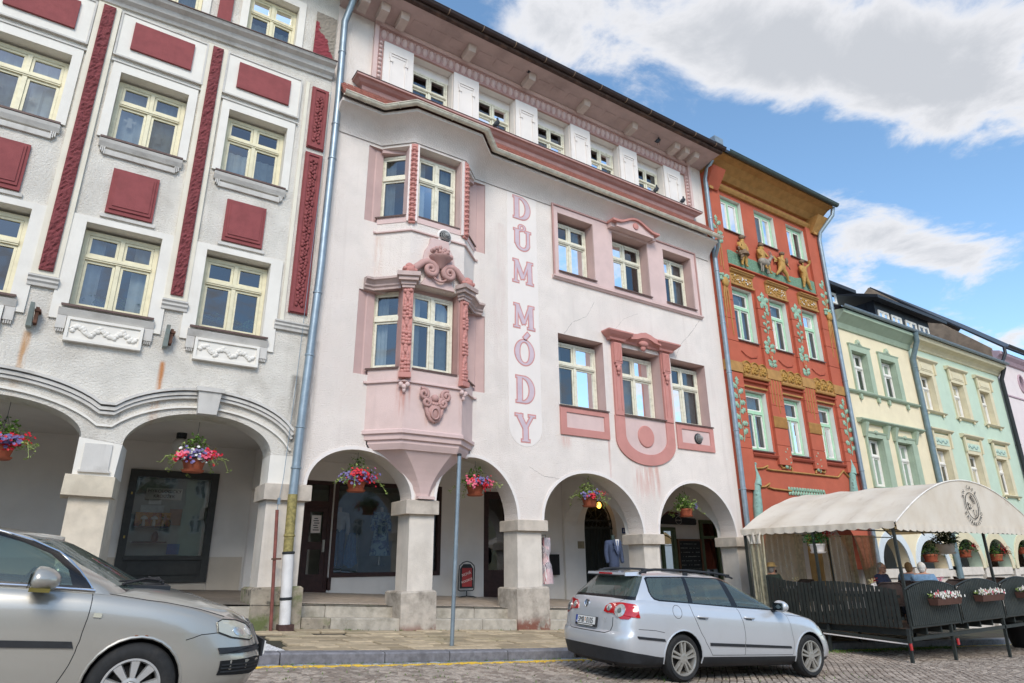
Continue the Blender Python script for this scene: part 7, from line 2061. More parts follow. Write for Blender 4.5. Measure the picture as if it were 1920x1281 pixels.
 b.box(x1-0.5,x1+0.15,-0.7,0.7,0.7,0.96); part('cabin',b,SEATM,s.root,local=True)
 for x,y,w in sp['seats']:
  b=MB(); b.hexa([(x,y-w,0.4),(x+0.5,y-w,0.42),(x+0.5,y+w,0.42),(x,y+w,0.4)],[(x,y-w,0.55),(x+0.5,y-w,0.58),(x+0.5,y+w,0.58),(x,y+w,0.55)])
  b.hexa([(x-0.06,y-w,0.5),(x+0.1,y-w,0.5),(x+0.1,y+w,0.5),(x-0.06,y+w,0.5)],[(x-0.26,y-w*0.8,1.1),(x-0.14,y-w*0.8,1.1),(x-0.14,y+w*0.8,1.1),(x-0.26,y+w*0.8,1.1)])
  for yy in ((y,) if w < 0.4 else (y-0.35,y+0.35)):
   b.hexa([(x-0.27,yy-0.12,1.13),(x-0.17,yy-0.12,1.13),(x-0.17,yy+0.12,1.13),(x-0.27,yy+0.12,1.13)],[(x-0.3,yy-0.1,1.3),(x-0.22,yy-0.1,1.3),(x-0.22,yy+0.1,1.3),(x-0.3,yy+0.1,1.3)]); b.box(x-0.24,x-0.21,yy-0.05,yy+0.05,1.08,1.14)
  part('seat',b,SEATM,s.root,local=True)
 b=MB(); cx=x1-0.62; b.tube([(cx+0.07*math.sin(a*PI/10),0.36+0.18*math.cos(a*PI/10),0.93+0.17*math.sin(a*PI/10)) for a in range(21)],0.014,6); part('steering_wheel',b,PLASTIC,s.root,local=True)
 b=MB(); b.box(x0+0.2,sp['axles'][1]+0.45,-0.7,0.7,0.17,0.29); part('underbody',b,PLASTIC,s.root,local=True)
def wheel(c,x,side,R_,wt_,rr,spokes,face,rimm):
 w=thing.__globals__['bpy'].data.objects.new('wheel',None); COL.objects.link(w); w.parent=c.root; w.location=(x,face*side,R_)
 # local +h = outwards; ax='y' lathe uses -h for y so mirror by side
 s=-side
 b=MB(); hw=wt_
 prof=[(rr-0.005,0.0),(rr+0.012,0.01),(rr+0.05,0.014),(R_-0.035,0.004),(R_-0.012,-0.012),(R_,-0.035),(R_,-hw+0.035),(R_-0.02,-hw+0.01),(rr,-hw)]
 b.lathe([(r,h*1.0) for r,h in prof],(0,0,0),48,ax='y',caps=False)
 if s < 0: b.v=[(x_,-y_,z_) for x_,y_,z_ in b.v]
 part('tyre',b,RUBBER,w,50,local=True)
 b=MB()
 b.lathe([(rr+0.004,-0.012),(rr+0.006,0.004),(rr-0.012,0.006),(rr-0.022,-0.01),(rr-0.03,-0.06),(rr-0.035,-hw+0.02)],(0,0,0),48,ax='y',caps=False)
 spokes(b,rr)
 if s < 0: b.v=[(x_,-y_,z_) for x_,y_,z_ in b.v]
 part('rim',b,rimm,w,40,local=True)
 b=MB(); b.lathe([(rr-0.04,-hw*0.55),(0.02,-hw*0.55)],(0,0,0),32,ax='y'); b.lathe([(0.15,-0.1),(0.15,-0.085),(0.03,-0.085)],(0,0,0),32,ax='y')
 if s < 0: b.v=[(x_,-y_,z_) for x_,y_,z_ in b.v]
 part('brake',b,mat('brake_dark','#3a3836',0.5,0.2,8,metal=0.5),w,local=True)
 return w
def spoke(b,rr,a,w0,w1,d0=0.0,d1=-0.005):
 c,s_=math.cos(a),math.sin(a); r0,r1=0.05,rr-0.012
 def P(r,t,h): return (r*c-t*s_,-h,r*s_+t*c)
 b.hexa([P(r0,-w0,d0-0.03),P(r1,-w1,d1-0.04),P(r1,w1,d1-0.04),P(r0,w0,d0-0.03)],[P(r0,-w0*0.8,d0),P(r1,-w1*0.75,d1),P(r1,w1*0.75,d1),P(r0,w0*0.8,d0)])
def spokes_twin(b,rr):
 for k in range(5):
  a=PI/2+2*PI*k/5
  for d in (-0.17,0.17):
   c=a+d; cx,cz=0.055*math.cos(a+d*2.2),0.055*math.sin(a+d*2.2); ex,ez=(rr-0.014)*math.cos(c),(rr-0.014)*math.sin(c)
   t=Vector((ex-cx,ez-cz)).normalized(); nn=Vector((-t.y,t.x))*0.021
   b.hexa([(cx-nn.x,0.03,cz-nn.y),(ex-nn.x,0.035,ez-nn.y),(ex+nn.x,0.035,ez+nn.y),(cx+nn.x,0.03,cz+nn.y)],[(cx-nn.x*0.7,-0.004,cz-nn.y*0.7),(ex-nn.x*0.7,0.004,ez-nn.y*0.7),(ex+nn.x*0.7,0.004,ez+nn.y*0.7),(cx+nn.x*0.7,-0.004,cz+nn.y*0.7)])
 b.lathe([(0.072,-0.03),(0.07,0.002),(0.034,0.008),(0.032,0.004),(0.001,0.004)],(0,0,0),24,ax='y')
def spokes_fan(b,rr):
 for k in range(9): spoke(b,rr,PI/2+2*PI*k/9,0.017,0.04,0.002,-0.002)
 b.lathe([(0.075,-0.03),(0.072,0.002),(0.05,0.006),(0.04,0.0),(0.03,0.004),(0.001,0.005)],(0,0,0),24,ax='y')
def car_matrix(x,y,h,ax0,ax1):
 c,s_=math.cos(h),math.sin(h)
 g0=gz(x+ax0*c,y+ax0*s_); g1=gz(x+ax1*c,y+ax1*s_); sl=(g1-g0)/(ax1-ax0)
 fx=Vector((c,s_,sl)).normalized(); up0=Vector((0.0,-0.02,1)); fy=up0.cross(fx).normalized(); n=fx.cross(fy)
 z0=g0-sl*ax0+0.005
 return Matrix(((fx.x,fy.x,n.x,x),(fx.y,fy.y,n.y,y),(fx.z,fy.z,n.z,z0),(0,0,0,1)))
def rows_from(sp):
 zs,zc=sp['zs'],sp['zc']; out=[]
 for f,w,xr,xf,cr,pr_,cf,pf in sp['prof']:
  if f < 0: z=(lambda x,f=f: {-3: 0.19,-2: 0.25}[f])
  elif f == 0: z=(lambda x: zc(x))
  else: z=(lambda x,f=f: zc(x)+(zs(x)-zc(x))*f)
  out.append(dict(plan=(xr,xf,w,cr,pr_,cf,pf),z=z,taper=sp['taper']))
 return out
def green_rows(sp):
 out=[]
 for g,w,xr,xf,cr,pr_,cf,pf in sp['green']:
  pl=plan_ring(xr,xf,w,cr,pr_,cf,pf,sp.get('gtaper',(0,0)))
  out.append([(x,y,sp['zs'](x)*(1-g)+sp['zr'](x)*g-(0.012 if g == 0 else 0)) for x,y in pl])
 return out
def ring_y(sp,g,x):
 tb=sp['green']
 for a,c in zip(tb,tb[1:]):
  if g <= c[0] or c is tb[-1]:
   k=(g-a[0])/(c[0]-a[0]); q=[p+(r-p)*k for p,r in zip(a,c)]; break
 pl=plan_ring(q[2],q[3],q[1],*q[4:],sp.get('gtaper',(0,0)))
 return min(pl,key=lambda p: abs(p[0]-x)+(9 if p[0] < q[2]+0.4 else 0))[1]
# --- silver estate car -------------------------------------------------
zsP=lambda x: interp([(0,1.095),(0.6,1.085),(1.4,1.05),(2.3,1.01),(3.1,0.975),(3.5,0.955),(4.0,0.88),(4.4,0.765),(4.6,0.685),(4.8,0.6)],x)
zcP=lambda x: interp([(0,0.43),(0.35,0.38),(0.7,0.335),(3.6,0.325),(4.3,0.30),(4.8,0.28)],x)
zrP=lambda x: interp([(0.3,1.405),(0.7,1.435),(1.3,1.455),(2.0,1.455),(2.45,1.435),(2.9,1.39),(3.4,1.3)],x)
EST=dict(zs=zsP,zc=zcP,zr=zrP,taper=(0.035,0.06),dark_rows=2,
 prof=[(-3,0.78,0.16,4.62,0.4,3.0,0.8,2.4),(-2,0.865,0.05,4.70,0.38,3.2,0.8,2.4),(0,0.895,0.012,4.735,0.36,3.2,0.85,2.4),
          (0.1,0.902,0.0,4.76,0.36,3.2,0.85,2.4),(0.22,0.908,0.004,4.77,0.35,3.2,0.85,2.4),(0.30,0.91,0.02,4.765,0.34,3.2,0.85,2.4),(0.34,0.911,0.05,4.76,0.33,3.2,0.85,2.4),(0.48,0.912,0.06,4.745,0.33,3.2,0.87,2.4),(0.62,0.909,0.075,4.72,0.33,3.2,0.9,2.4),
          (0.74,0.901,0.09,4.69,0.33,3.2,0.92,2.4),(0.78,0.893,0.095,4.68,0.33,3.2,0.93,2.4),(0.88,0.872,0.125,4.65,0.33,3.2,0.95,2.4),(0.95,0.852,0.15,4.62,0.33,3.2,0.96,2.4),(1.0,0.815,0.19,4.57,0.33,3.2,0.97,2.4)],
 caps=[((3.3,9),lambda x: interp([(3.3,0.09),(4.0,0.075),(4.57,0.03)],x))],wr=0.318,ar=(0.36,0.365),axles=(1.115,3.824),
 green=[(0,0.825,0.185,3.62,0.3,3.4,0.75,2.6),(0.12,0.805,0.215,3.50,0.3,3.4,0.74,2.6),(0.3,0.77,0.27,3.31,0.3,3.4,0.72,2.6),(0.5,0.725,0.335,3.08,0.29,3.4,0.7,2.6),(0.7,0.675,0.405,2.86,0.28,3.4,0.68,2.6),(0.86,0.632,0.465,2.67,0.27,3.4,0.66,2.6),(0.95,0.6,0.5,2.56,0.26,3.4,0.64,2.6),(1.0,0.56,0.53,2.48,0.24,3.4,0.62,2.6)],
 gtaper=(0.05,0.0),roofcrown=lambda x: interp([(0.4,0.035),(1.4,0.055),(2.2,0.05),(2.5,0.035)],x),wind=(13,13),rk=(1,6),cabin=(0.35,3.25),
 seats=[(1.58,0.0,0.6),(2.25,-0.36,0.25),(2.25,0.36,0.25)])
EST['rows']=rows_from(EST)
SILVER=paint('silver_car_paint','#c6c9cc',0.4,0.3)
est=Car(EST,'parked_car','silver estate car with black roof rails, parked with its tail towards us',car_matrix(6.817,8.285,-0.1004,1.115,3.824),SILVER)
GLS=[[(0.625,1.2),(0.66,1.37),(0.70,1.39),(1.355,1.42),(1.30,1.075),(0.76,1.098),(0.68,1.115),(0.64,1.145)],[(1.39,1.07),(1.425,1.422),(2.12,1.428),(2.185,1.04)],[(2.23,1.42),(2.5,1.41),(2.8,1.355),(3.0,1.285),(3.16,1.14),(3.18,1.005),(2.31,1.04)]]
DLO=[(0.60,1.2),(0.635,1.385),(0.68,1.41),(1.4,1.438),(2.1,1.442),(2.52,1.43),(2.83,1.375),(3.04,1.30),(3.26,1.14),(3.26,0.985),(2.3,1.015),(1.4,1.053),(0.75,1.076),(0.66,1.095),(0.62,1.135)]
build_car(est,EST,green_rows(EST),GLS,DLO,TRIMB)
for x in EST['axles']:
 for sd in (-1,1): wheel(est,x,sd,0.318,0.21,0.232,spokes_twin,0.885,mat('worn_alloy','#b3b0a8',0.35,0.08,9,metal=0.6,dirt=0.3,dcol='#5c564c',dscale=6,obj=True))
S_=lambda x,z: ('s',x,z)
Rr=lambda y,z: ('r',y,z)
b=MB()
est.line(b,[S_(1.30,1.06),S_(1.33,0.9),S_(1.45,0.66),S_(1.6,0.45),S_(1.66,0.36)]); est.line(b,[S_(2.27,1.02),S_(2.33,0.8),S_(2.335,0.5),S_(2.325,0.35)]); est.line(b,[S_(3.3,0.97),S_(3.36,0.9),S_(3.4,0.65),S_(3.39,0.35)]); est.line(b,[S_(1.66,0.355),S_(3.39,0.345)])
est.line(b,[S_(0.3,0.70),S_(0.6,0.685),S_(0.76,0.66)]); est.line(b,[S_(3.36,0.93),S_(3.9,0.895),S_(4.3,0.8)])
est.line(b,[S_(4.12,0.62),S_(4.35,0.64),S_(4.5,0.66)])
est.line(b,[Rr(0.66,1.09),Rr(0.6,1.05)],both=True); est.line(b,[Rr(0.55,0.83),Rr(0.56,0.72),Rr(0.52,0.64),Rr(0.44,0.615),Rr(0.0,0.612)],w=0.006)
fu=[S_(1.03+0.085*math.cos(a*PI/8),0.94+0.09*math.sin(a*PI/8)) for a in range(17)]
est.line(b,fu,both=False,dense=2)
part('shut_lines',b,BLACKMETAL,est.root,local=True,fixn=False,kind='stuff')
for pts,nm in (([S_(1.62,0.485),S_(1.62,0.525),S_(2.325,0.505),S_(2.325,0.465)],'door_strip'),([S_(2.345,0.465),S_(2.345,0.505),S_(3.34,0.472),S_(3.36,0.44)],'door_strip'),([S_(0.3,0.575),S_(0.28,0.61),S_(0.76,0.575),S_(0.775,0.54)],'bumper_strip')):
 est.patch(nm,pts,PLASTIC,off=0.012,thick=0.016,mirror=True)
for x in (1.5,2.47):
 b=MB(); q=est.at(S_(x,0.875),0)
 b.tube([(x-0.11,q.y-0.012,0.885),(x-0.09,q.y-0.035,0.885),(x+0.07,q.y-0.035,0.876),(x+0.1,q.y-0.01,0.876)],0.014,8); part('door_handle',b,est.paint,est.root,50,local=True)
 est.patch('recess_shadow_patch',[S_(x-0.07,0.845),S_(x+0.05,0.84),S_(x+0.05,0.875),S_(x-0.07,0.88)],mat('painted_recess_shadow','#6a6d70',0.5),off=0.0015,thick=0.002)  # flat grey patch, the shadow of a handle recess put into its colour
# tail lamps: red lens from tailgate round the corner, two round clear lenses in each
LENS=[Rr(0.34,0.90),Rr(0.36,0.97),Rr(0.43,1.015),Rr(0.6,1.035),S_(0.2,1.035),S_(0.3,1.02),S_(0.325,0.99),S_(0.33,0.845),S_(0.22,0.85),Rr(0.8,0.82),Rr(0.7,0.815),Rr(0.62,0.85),Rr(0.54,0.885),Rr(0.4,0.885)]
est.patch('tail_lamp',LENS,REDL,off=0.012,thick=0.02,sub=4,mirror=True)
for cy,cz,rr_ in ((0.45,0.955,0.045),(0.66,0.925,0.085)):
 est.patch('lamp_lens',[Rr(cy+rr_*math.cos(a*PI/10),cz+rr_*math.sin(a*PI/10)) for a in range(20)],mat('clear_reflector','#c9cdcc',0.12,0.2,40,metal=0.6,coat=1.0,obj=True),off=0.02,thick=0.008,sub=2,mirror=True)
 est.patch('lamp_core',[Rr(cy+0.4*rr_*math.cos(a*PI/6),cz+0.4*rr_*math.sin(a*PI/6)) for a in range(12)],mat('lamp_grey','#8c908e',0.2,0.2,30,metal=0.7,obj=True),off=0.023,thick=0.003,sub=1,mirror=True)
def on_rear(y,z,off): q=est.at(Rr(y,z),off); return q
# number plate, badge, sticker, model lettering
q=on_rear(0.05,0.74,0.0); pm=Matrix.Translation((q.x-0.03,0.05,0.745)) @ Matrix.Rotation(R(-90),4,'Z') @ Matrix.Rotation(R(-8),4,'X')
pl=bpy.data.objects.new('number_plate',mesh('number_plate',MB().box(-0.27,0.27,-0.006,0.03,-0.075,0.065),PLASTIC)); COL.objects.link(pl); pl.parent=est.root; pl.matrix_local=pm
part('plate_face',MB().box(-0.255,0.255,-0.009,-0.0065,-0.045,0.06),PLATEW,pl,local=True); part('plate_band',MB().box(-0.256,-0.213,-0.0105,-0.0092,-0.045,0.06),mat('plate_blue','#2a4a9a',0.4),pl,local=True)
for st,x,sz in (('5M8',-0.115,0.115),('0105',0.115,0.115)): textmesh(st,sz,INK,'plate_lettering',pl,Matrix.Translation((x,-0.0105,-0.034)) @ TXR @ Matrix.Diagonal((0.78,1,1,1)))
textmesh('CZ',0.026,PLATEW,'plate_lettering',pl,Matrix.Translation((-0.234,-0.0115,-0.035)) @ TXR)
b=MB(); rn=random.Random(4); x=-0.2
while x < 0.2: w=rn.uniform(0.006,0.014); b.box(x,x+w,-0.0085,-0.006,-0.068,-0.055); x += w+0.005
part('holder_print',b,PLATEW,pl,local=True)
part('plate_dot',MB().lathe([(0.013,0),(0.012,0.002)],(-0.005,-0.009,0.03),10,ax='y').lathe([(0.013,0),(0.012,0.002)],(-0.005,-0.009,0.0),10,ax='y'),mat('plate_seal','#c98a4a',0.5),pl,local=True)
q=on_rear(0.16,0.985,0.0); bd=bpy.data.objects.new('badge',mesh('badge',MB().lathe([(0.062,0.0),(0.06,0.012),(0.055,0.014),(0.05,0.008),(0.001,0.008)],(0,0,0),28,ax='y'),CHROME,40)); COL.objects.link(bd); bd.parent=est.root
bd.matrix_local=Matrix.Translation((q.x,0.14,0.985)) @ Matrix.Rotation(R(-90),4,'Z') @ Matrix.Rotation(R(-14),4,'X')
part('badge_field',MB().lathe([(0.05,0),(0.05,0.0095),(0.001,0.0098)],(0,0,0),28,ax='y'),mat('badge_dark','#3c4650',0.3,metal=0.5),bd,local=True)
b=MB()
for st in ([(-0.03,0.042),(0.0,0.004),(0.03,0.042)],[(-0.045,0.022),(-0.02,-0.042),(0.0,-0.002),(0.02,-0.042),(0.045,0.022)]): b.tube([(x,-0.0135,z) for x,z in st],0.0058,5)
part('badge_mark',b,CHROME,bd,local=True)
q=on_rear(0.4,0.97,0); b=MB(); b.prism([(-0.04,-0.035),(0.04,-0.035),(0.012,0.045),(-0.012,0.045)],-0.004,0.0)
st=bpy.data.objects.new('sticker',mesh('sticker',b,PLATEW)); COL.objects.link(st); st.parent=est.root; st.matrix_local=Matrix.Translation((q.x-0.004,0.44,0.955)) @ Matrix.Rotation(R(-90),4,'Z') @ Matrix.Rotation(R(-14),4,'X')
part('sticker_figure',MB().ball((0,-0.006,0.0),(0.009,0.003,0.012),8,5),INK,st,local=True)
q=on_rear(-0.44,0.76,0)
for t_,z,sz in (('BlueTDI',0.785,0.035),('BLUEMOTION',0.755,0.016)): textmesh('TDI' if t_ == 'BlueTDI' else '—————',sz,CHROME,'model_lettering',est.root,Matrix.Translation((q.x-0.012,-0.4,z)) @ Matrix.Rotation(R(-90),4,'Z') @ Matrix.Rotation(R(-6),4,'Z') @ TXR,ext=0.001)
# spoiler, third brake light, rear wiper, roof rails, mirrors
b=MB(); b.hexa([(0.36,-0.5,1.405),(0.62,-0.53,1.42),(0.62,0.53,1.42),(0.36,0.5,1.405)],[(0.37,-0.49,1.455),(0.68,-0.52,1.482),(0.68,0.52,1.482),(0.37,0.49,1.455)]); part('tail_spoiler',b,est.paint,est.root,local=True)
part('spoiler_edge',MB().box(0.352,0.36,-0.49,0.49,1.405,1.42),PLASTIC,est.root,local=True)
part('brake_light',MB().box(0.355,0.364,-0.17,0.17,1.425,1.448),REDL,est.root,local=True)
b=MB(); b.tube([(0.235,0.0,1.115),(0.25,-0.2,1.135),(0.26,-0.34,1.14)],0.01,6); b.tube([(0.25,0.1,1.15),(0.262,-0.36,1.155)],0.008,5); b.lathe([(0.03,1.08),(0.025,1.12)],(0.225,0.0,0),10); part('rear_wiper',b,PLASTIC,est.root,local=True)
for sd in (-1,1):
 b=MB(); yy=0.545*sd
 b.tube([(0.6,yy,1.458),(0.72,yy,1.5),(0.9,yy,1.522),(1.5,yy,1.533),(2.1,yy,1.52),(2.35,yy,1.495),(2.52,yy*0.98,1.452)],[0.02,0.022,0.018,0.017,0.017,0.02,0.016],8)
 for x in (0.68,1.5,2.4): b.box(x-0.04,x+0.04,yy-0.015,yy+0.015,1.455,1.51)
 part('roof_rail',b,PLASTIC,est.root,50,local=True)
def mirror(c,x,y,z,low):
 for sd in (-1,1):
  b=MB(); b.ball((0,0,0),(0.15,0.13,0.1),18,10)
  b.v=[(a*(1.0 if a > 0 else 0.3),d,e*(1.0 if e > 0 else 0.8)) for a,d,e in b.v]
  mo=bpy.data.objects.new('mirror',mesh('mirror',b,c.paint,60)); COL.objects.link(mo); mo.parent=c.root; mo.location=(x,y*sd,z)
  part('mirror_glass',MB().box(-0.046,-0.042,-0.1,0.1,-0.055,0.06),GLASS_SHOP,mo,local=True)
  part('mirror_foot',MB().hexa([(-0.02,-0.2*-1*-sd if False else -sd*0.2,-0.1),(0.06,-sd*0.2,-0.1),(0.06,-sd*0.08,-0.06),(-0.02,-sd*0.08,-0.06)],[(-0.02,-sd*0.2,-0.05),(0.06,-sd*0.2,-0.05),(0.06,-sd*0.08,-0.02),(-0.02,-sd*0.08,-0.02)]),PLASTIC,mo,local=True)
  if low: part('mirror_signal',MB().box(-0.03,0.1,-0.1,0.1,-0.078,-0.05),mat('amber_lens','#6b6232',0.2),mo,local=True)
mirror(est,3.08,0.97,1.055,False)
# nose: headlamps, grille
F_=lambda y,z: ('f',y,z)
est.patch('headlamp',[F_(0.42,0.56),F_(0.4,0.66),S_(4.25,0.74),S_(4.18,0.76),S_(4.22,0.66),S_(4.4,0.58)],LENSW,off=0.006,thick=0.012,mirror=True)
est.patch('grille',[F_(-0.36,0.36),F_(0.36,0.36),F_(0.4,0.62),F_(-0.4,0.62)],CHROME,off=0.008,thick=0.012)
b=MB()
for sd in (-1,1): q=est.at(('r',0.5*sd,0.22),0.0); b.tube([(q.x+0.1,q.y,0.2),(q.x-0.0,q.y,0.2)],0.03,10)
part('exhaust_pipe',b,mat('sooty_steel','#4a4846',0.4,metal=0.7),est.root,local=True)
# --- beige-silver saloon at the left edge ---------------------------------
zsS=lambda x: interp([(0,0.97),(0.5,1.0),(1.0,1.0),(2.2,1.0),(3.0,0.995),(3.4,0.985),(3.8,0.95),(4.15,0.905),(4.45,0.835),(4.65,0.79),(4.8,0.74)],x)
zcS=lambda x: interp([(0,0.3),(0.6,0.26),(4.3,0.26),(4.8,0.3)],x)
zrS=lambda x: interp([(0.9,1.31),(1.4,1.375),(2.0,1.40),(2.6,1.385),(3.0,1.355),(3.4,1.29),(3.9,1.2)],x)
SAL=dict(zs=zsS,zc=zcS,zr=zrS,taper=(0.05,0.07),dark_rows=1,
 prof=[(-3,0.78,0.16,4.66,0.4,3.0,0.7,2.6),(-2,0.85,0.06,4.76,0.4,3.0,0.72,2.6),(0,0.868,0.03,4.80,0.4,3.0,0.74,2.6),(0.15,0.876,0.01,4.835,0.4,3.0,0.76,2.6),(0.3,0.88,0.0,4.86,0.4,3.0,0.78,2.6),(0.42,0.882,0.0,4.865,0.4,3.0,0.8,2.6),(0.52,0.883,0.01,4.855,0.4,3.0,0.82,2.6),(0.60,0.882,0.05,4.83,0.4,3.0,0.84,2.6),
          (0.7,0.878,0.06,4.81,0.4,3.0,0.86,2.6),(0.8,0.868,0.08,4.79,0.4,3.0,0.88,2.6),(0.88,0.855,0.1,4.765,0.4,3.0,0.89,2.6),(0.95,0.832,0.13,4.74,0.4,3.0,0.9,2.6),(0.985,0.805,0.16,4.715,0.4,3.0,0.9,2.6),(1.0,0.77,0.19,4.69,0.4,3.0,0.9,2.6)],
 caps=[((3.25,9),lambda x: interp([(3.2,0.08),(4.0,0.085),(4.5,0.06),(4.69,0.02)],x)),((-1,1.0),lambda x: 0.06)],wr=0.318,ar=(0.345,0.35),axles=(1.02,3.82),
 green=[(g,w,xr,xf,0.6,2.6,0.52,1.6) for g,w,xr,xf in ((0,0.80,0.55,4.0),(0.15,0.77,0.66,3.9),(0.35,0.725,0.82,3.75),(0.55,0.675,0.97,3.58),(0.75,0.625,1.12,3.4),(0.9,0.58,1.24,3.25),(0.97,0.55,1.31,3.16),(1.0,0.51,1.37,3.08))],
 roofcrown=lambda x: interp([(1.3,0.03),(2.0,0.045),(2.7,0.03)],x),wind=(12,13),rk=(1,6),cabin=(0.9,3.45),seats=[(1.5,0.0,0.6),(2.4,-0.36,0.25),(2.4,0.36,0.25)])
SAL['rows']=rows_from(SAL)
BEIGE=paint('beige_silver_car_paint','#aba89f',0.5,0.28)
sal=Car(SAL,'parked_car','beige-silver saloon cut by the left edge, its nose pointing right',car_matrix(-3.133,7.334,-0.06,1.02,3.82),BEIGE)
GLS2=[[(1.2,1.03),(1.55,1.34),(2.18,1.375),(2.2,1.025)],[(2.27,1.025),(2.27,1.375),(2.6,1.36),(2.85,1.305),(3.05,1.235),(3.2,1.13),(3.26,1.02)]]
DLO2=[(1.1,1.01),(1.5,1.365),(2.2,1.40),(2.63,1.382),(2.9,1.322),(3.1,1.25),(3.28,1.12),(3.4,1.003)]
build_car(sal,SAL,green_rows(SAL),GLS2,DLO2,TRIMB)
for x in SAL['axles']:
 for sd in (-1,1): wheel(sal,x,sd,0.318,0.2,0.205,spokes_fan,0.862,mat('clean_alloy','#c4c4c2',0.3,0.05,9,metal=0.6,dirt=0.2,dcol='#6c665c',dscale=6,obj=True))
b=MB()
sal.line(b,[S_(3.4,0.98),S_(3.42,0.8),S_(3.40,0.6),S_(3.36,0.42),S_(3.3,0.28)]); sal.line(b,[S_(2.24,0.98),S_(2.24,0.6),S_(2.22,0.3)]); sal.line(b,[S_(4.14,0.66),S_(4.25,0.7),S_(4.4,0.715),S_(4.62,0.72)])
sal.line(b,[S_(3.5,0.972),S_(3.9,0.93),S_(4.2,0.885),S_(4.42,0.83)])
part('shut_lines',b,BLACKMETAL,sal.root,local=True,fixn=False,kind='stuff')
b=MB()
for sd in (-1,1):
 pts=[(1.1,1.005),(2.2,1.004),(3.0,1.002),(3.42,0.992)]
 b.tube([(x,sd*0.803,z) for x,z in pts],0.009,6)
 rows=green_rows(SAL)
 up=[]
 for x,z in [(1.5,1.37),(2.2,1.405),(2.63,1.387),(2.76,1.36),(2.9,1.327),(3.0,1.29),(3.1,1.255),(3.2,1.19),(3.28,1.125),(3.35,1.06),(3.4,1.003)]:
  g=(z-zsS(x))/(zrS(x)-zsS(x)); tb=[(r[0],r[1]) for r in SAL['green']]
  up.append((x,sd*(ring_y(SAL,g,x)+0.006),z))
 b.tube(up,0.008,6)
part('chrome_strip',b,CHROME,sal.root,50,local=True)
sal.patch('door_strip',[S_(2.27,0.585),S_(2.27,0.635),S_(3.36,0.635),S_(3.38,0.59)],PLASTIC,off=0.012,thick=0.016,mirror=True)
sal.patch('bumper_strip',[S_(4.42,0.555),S_(4.40,0.6),F_(0.5,0.6),F_(0.3,0.6),F_(0.3,0.555),F_(0.5,0.555)],PLASTIC,off=0.012,thick=0.016,mirror=True)
sal.patch('bumper_vent',[S_(4.43,0.40),S_(4.44,0.505),F_(0.5,0.515),F_(0.38,0.5),F_(0.4,0.4),F_(0.55,0.385)],mat('vent_black','#141517',0.6),off=0.008,thick=0.012,mirror=True)
b=MB()
for z in (0.425,0.45,0.475): sal.line(b,[S_(4.45,z),S_(4.6,z),F_(0.42,z)],w=0.006,off=0.013)
part('vent_slats',b,PLASTIC,sal.root,local=True,fixn=False)
HL=[S_(4.38,0.715),S_(4.36,0.79),S_(4.4,0.808),S_(4.52,0.798),F_(0.5,0.765),F_(0.46,0.73),F_(0.47,0.655),F_(0.55,0.645),S_(4.5,0.675)]
sal.patch('headlamp',HL,LENSW,off=0.006,thick=0.012,mirror=True,sub=3)
for cu in (0.52,0.64): sal.patch('lamp_bowl',[F_(cu+0.045*math.cos(a*PI/8),0.715+0.036*math.sin(a*PI/8)) for a in range(16)],mat('clear_reflector','#c9cdcc'),off=0.008,thick=0.004,sub=1,mirror=True)
b=MB(); sal.line(b,HL+HL[:1],w=0.005,off=0.009,dense=6); part('lamp_seal',b,BLACKMETAL,sal.root,local=True,fixn=False)
sal.patch('grille',[F_(-0.33,0.6),F_(0.33,0.6),F_(0.37,0.74),F_(-0.37,0.74)],mat('dark_grille','#1a1c1d',0.5),off=0.006,thick=0.01)
b=MB()
for k in range(17):
 y=-0.32+0.04*k; b.tube([tuple(sal.at(F_(y,0.605),0.014)),tuple(sal.at(F_(y*1.08,0.735),0.014))],0.006,5)
part('grille_bars',b,mat('grille_grey','#55585a',0.4,metal=0.5),sal.root,local=True,kind='stuff')
b=MB(); ed=[F_(-0.34,0.595),F_(0.34,0.595),F_(0.385,0.745),F_(0.0,0.757),F_(-0.385,0.745),F_(-0.34,0.595)]
b.tube([tuple(sal.at(p,0.012)) for p in ed],0.012,6); part('grille_surround',b,CHROME,sal.root,50,local=True)
sal.patch('side_signal',[S_(3.455,0.805),S_(3.455,0.835),S_(3.51,0.833),S_(3.51,0.803)],LENSW,off=0.012,thick=0.014,mirror=True)
part('front_plate',MB().box(4.87,4.885,-0.26,0.26,0.5,0.61),PLATEW,sal.root,local=True)
part('plate_holder',MB().box(4.85,4.869,-0.275,0.275,0.485,0.625),PLASTIC,sal.root,local=True)
mirror(sal,3.04,0.955,1.05,True)
b=MB()
for (x0,y0,x1,y1) in ((3.93,0.05,3.6,-0.6),(3.86,0.55,3.93,-0.05)):
 z0,z1=zsS(3.9)+0.125,zsS(3.6)+0.075
 b.tube([(x0,y0,z0),((x0+x1)/2,(y0+y1)/2,z0+0.02),(x1,y1,z1)],0.011,6); b.tube([(x0-0.03,y0+0.05,z0+0.015),(x1-0.03,y1-0.02,z1+0.02)],0.008,5)
part('wiper',b,PLASTIC,sal.root,local=True)
b=MB(); b.hexa([(3.45,-0.66,0.96),(3.98,-0.3,0.96),(3.98,0.3,0.96),(3.45,0.66,0.96)],[(3.45,-0.64,1.03),(3.98,-0.28,1.035),(3.98,0.28,1.035),(3.45,0.64,1.03)]); part('cowl',b,PLASTIC,sal.root,local=True)
for x in (1.3,2.32):
 b=MB(); q=sal.at(S_(x,0.87),0); b.tube([(x-0.1,q.y-0.01,0.87),(x-0.08,q.y-0.03,0.87),(x+0.08,q.y-0.03,0.87),(x+0.1,q.y-0.01,0.87)],0.014,8); part('door_handle',b,sal.paint,sal.root,50,local=True)
b=MB()
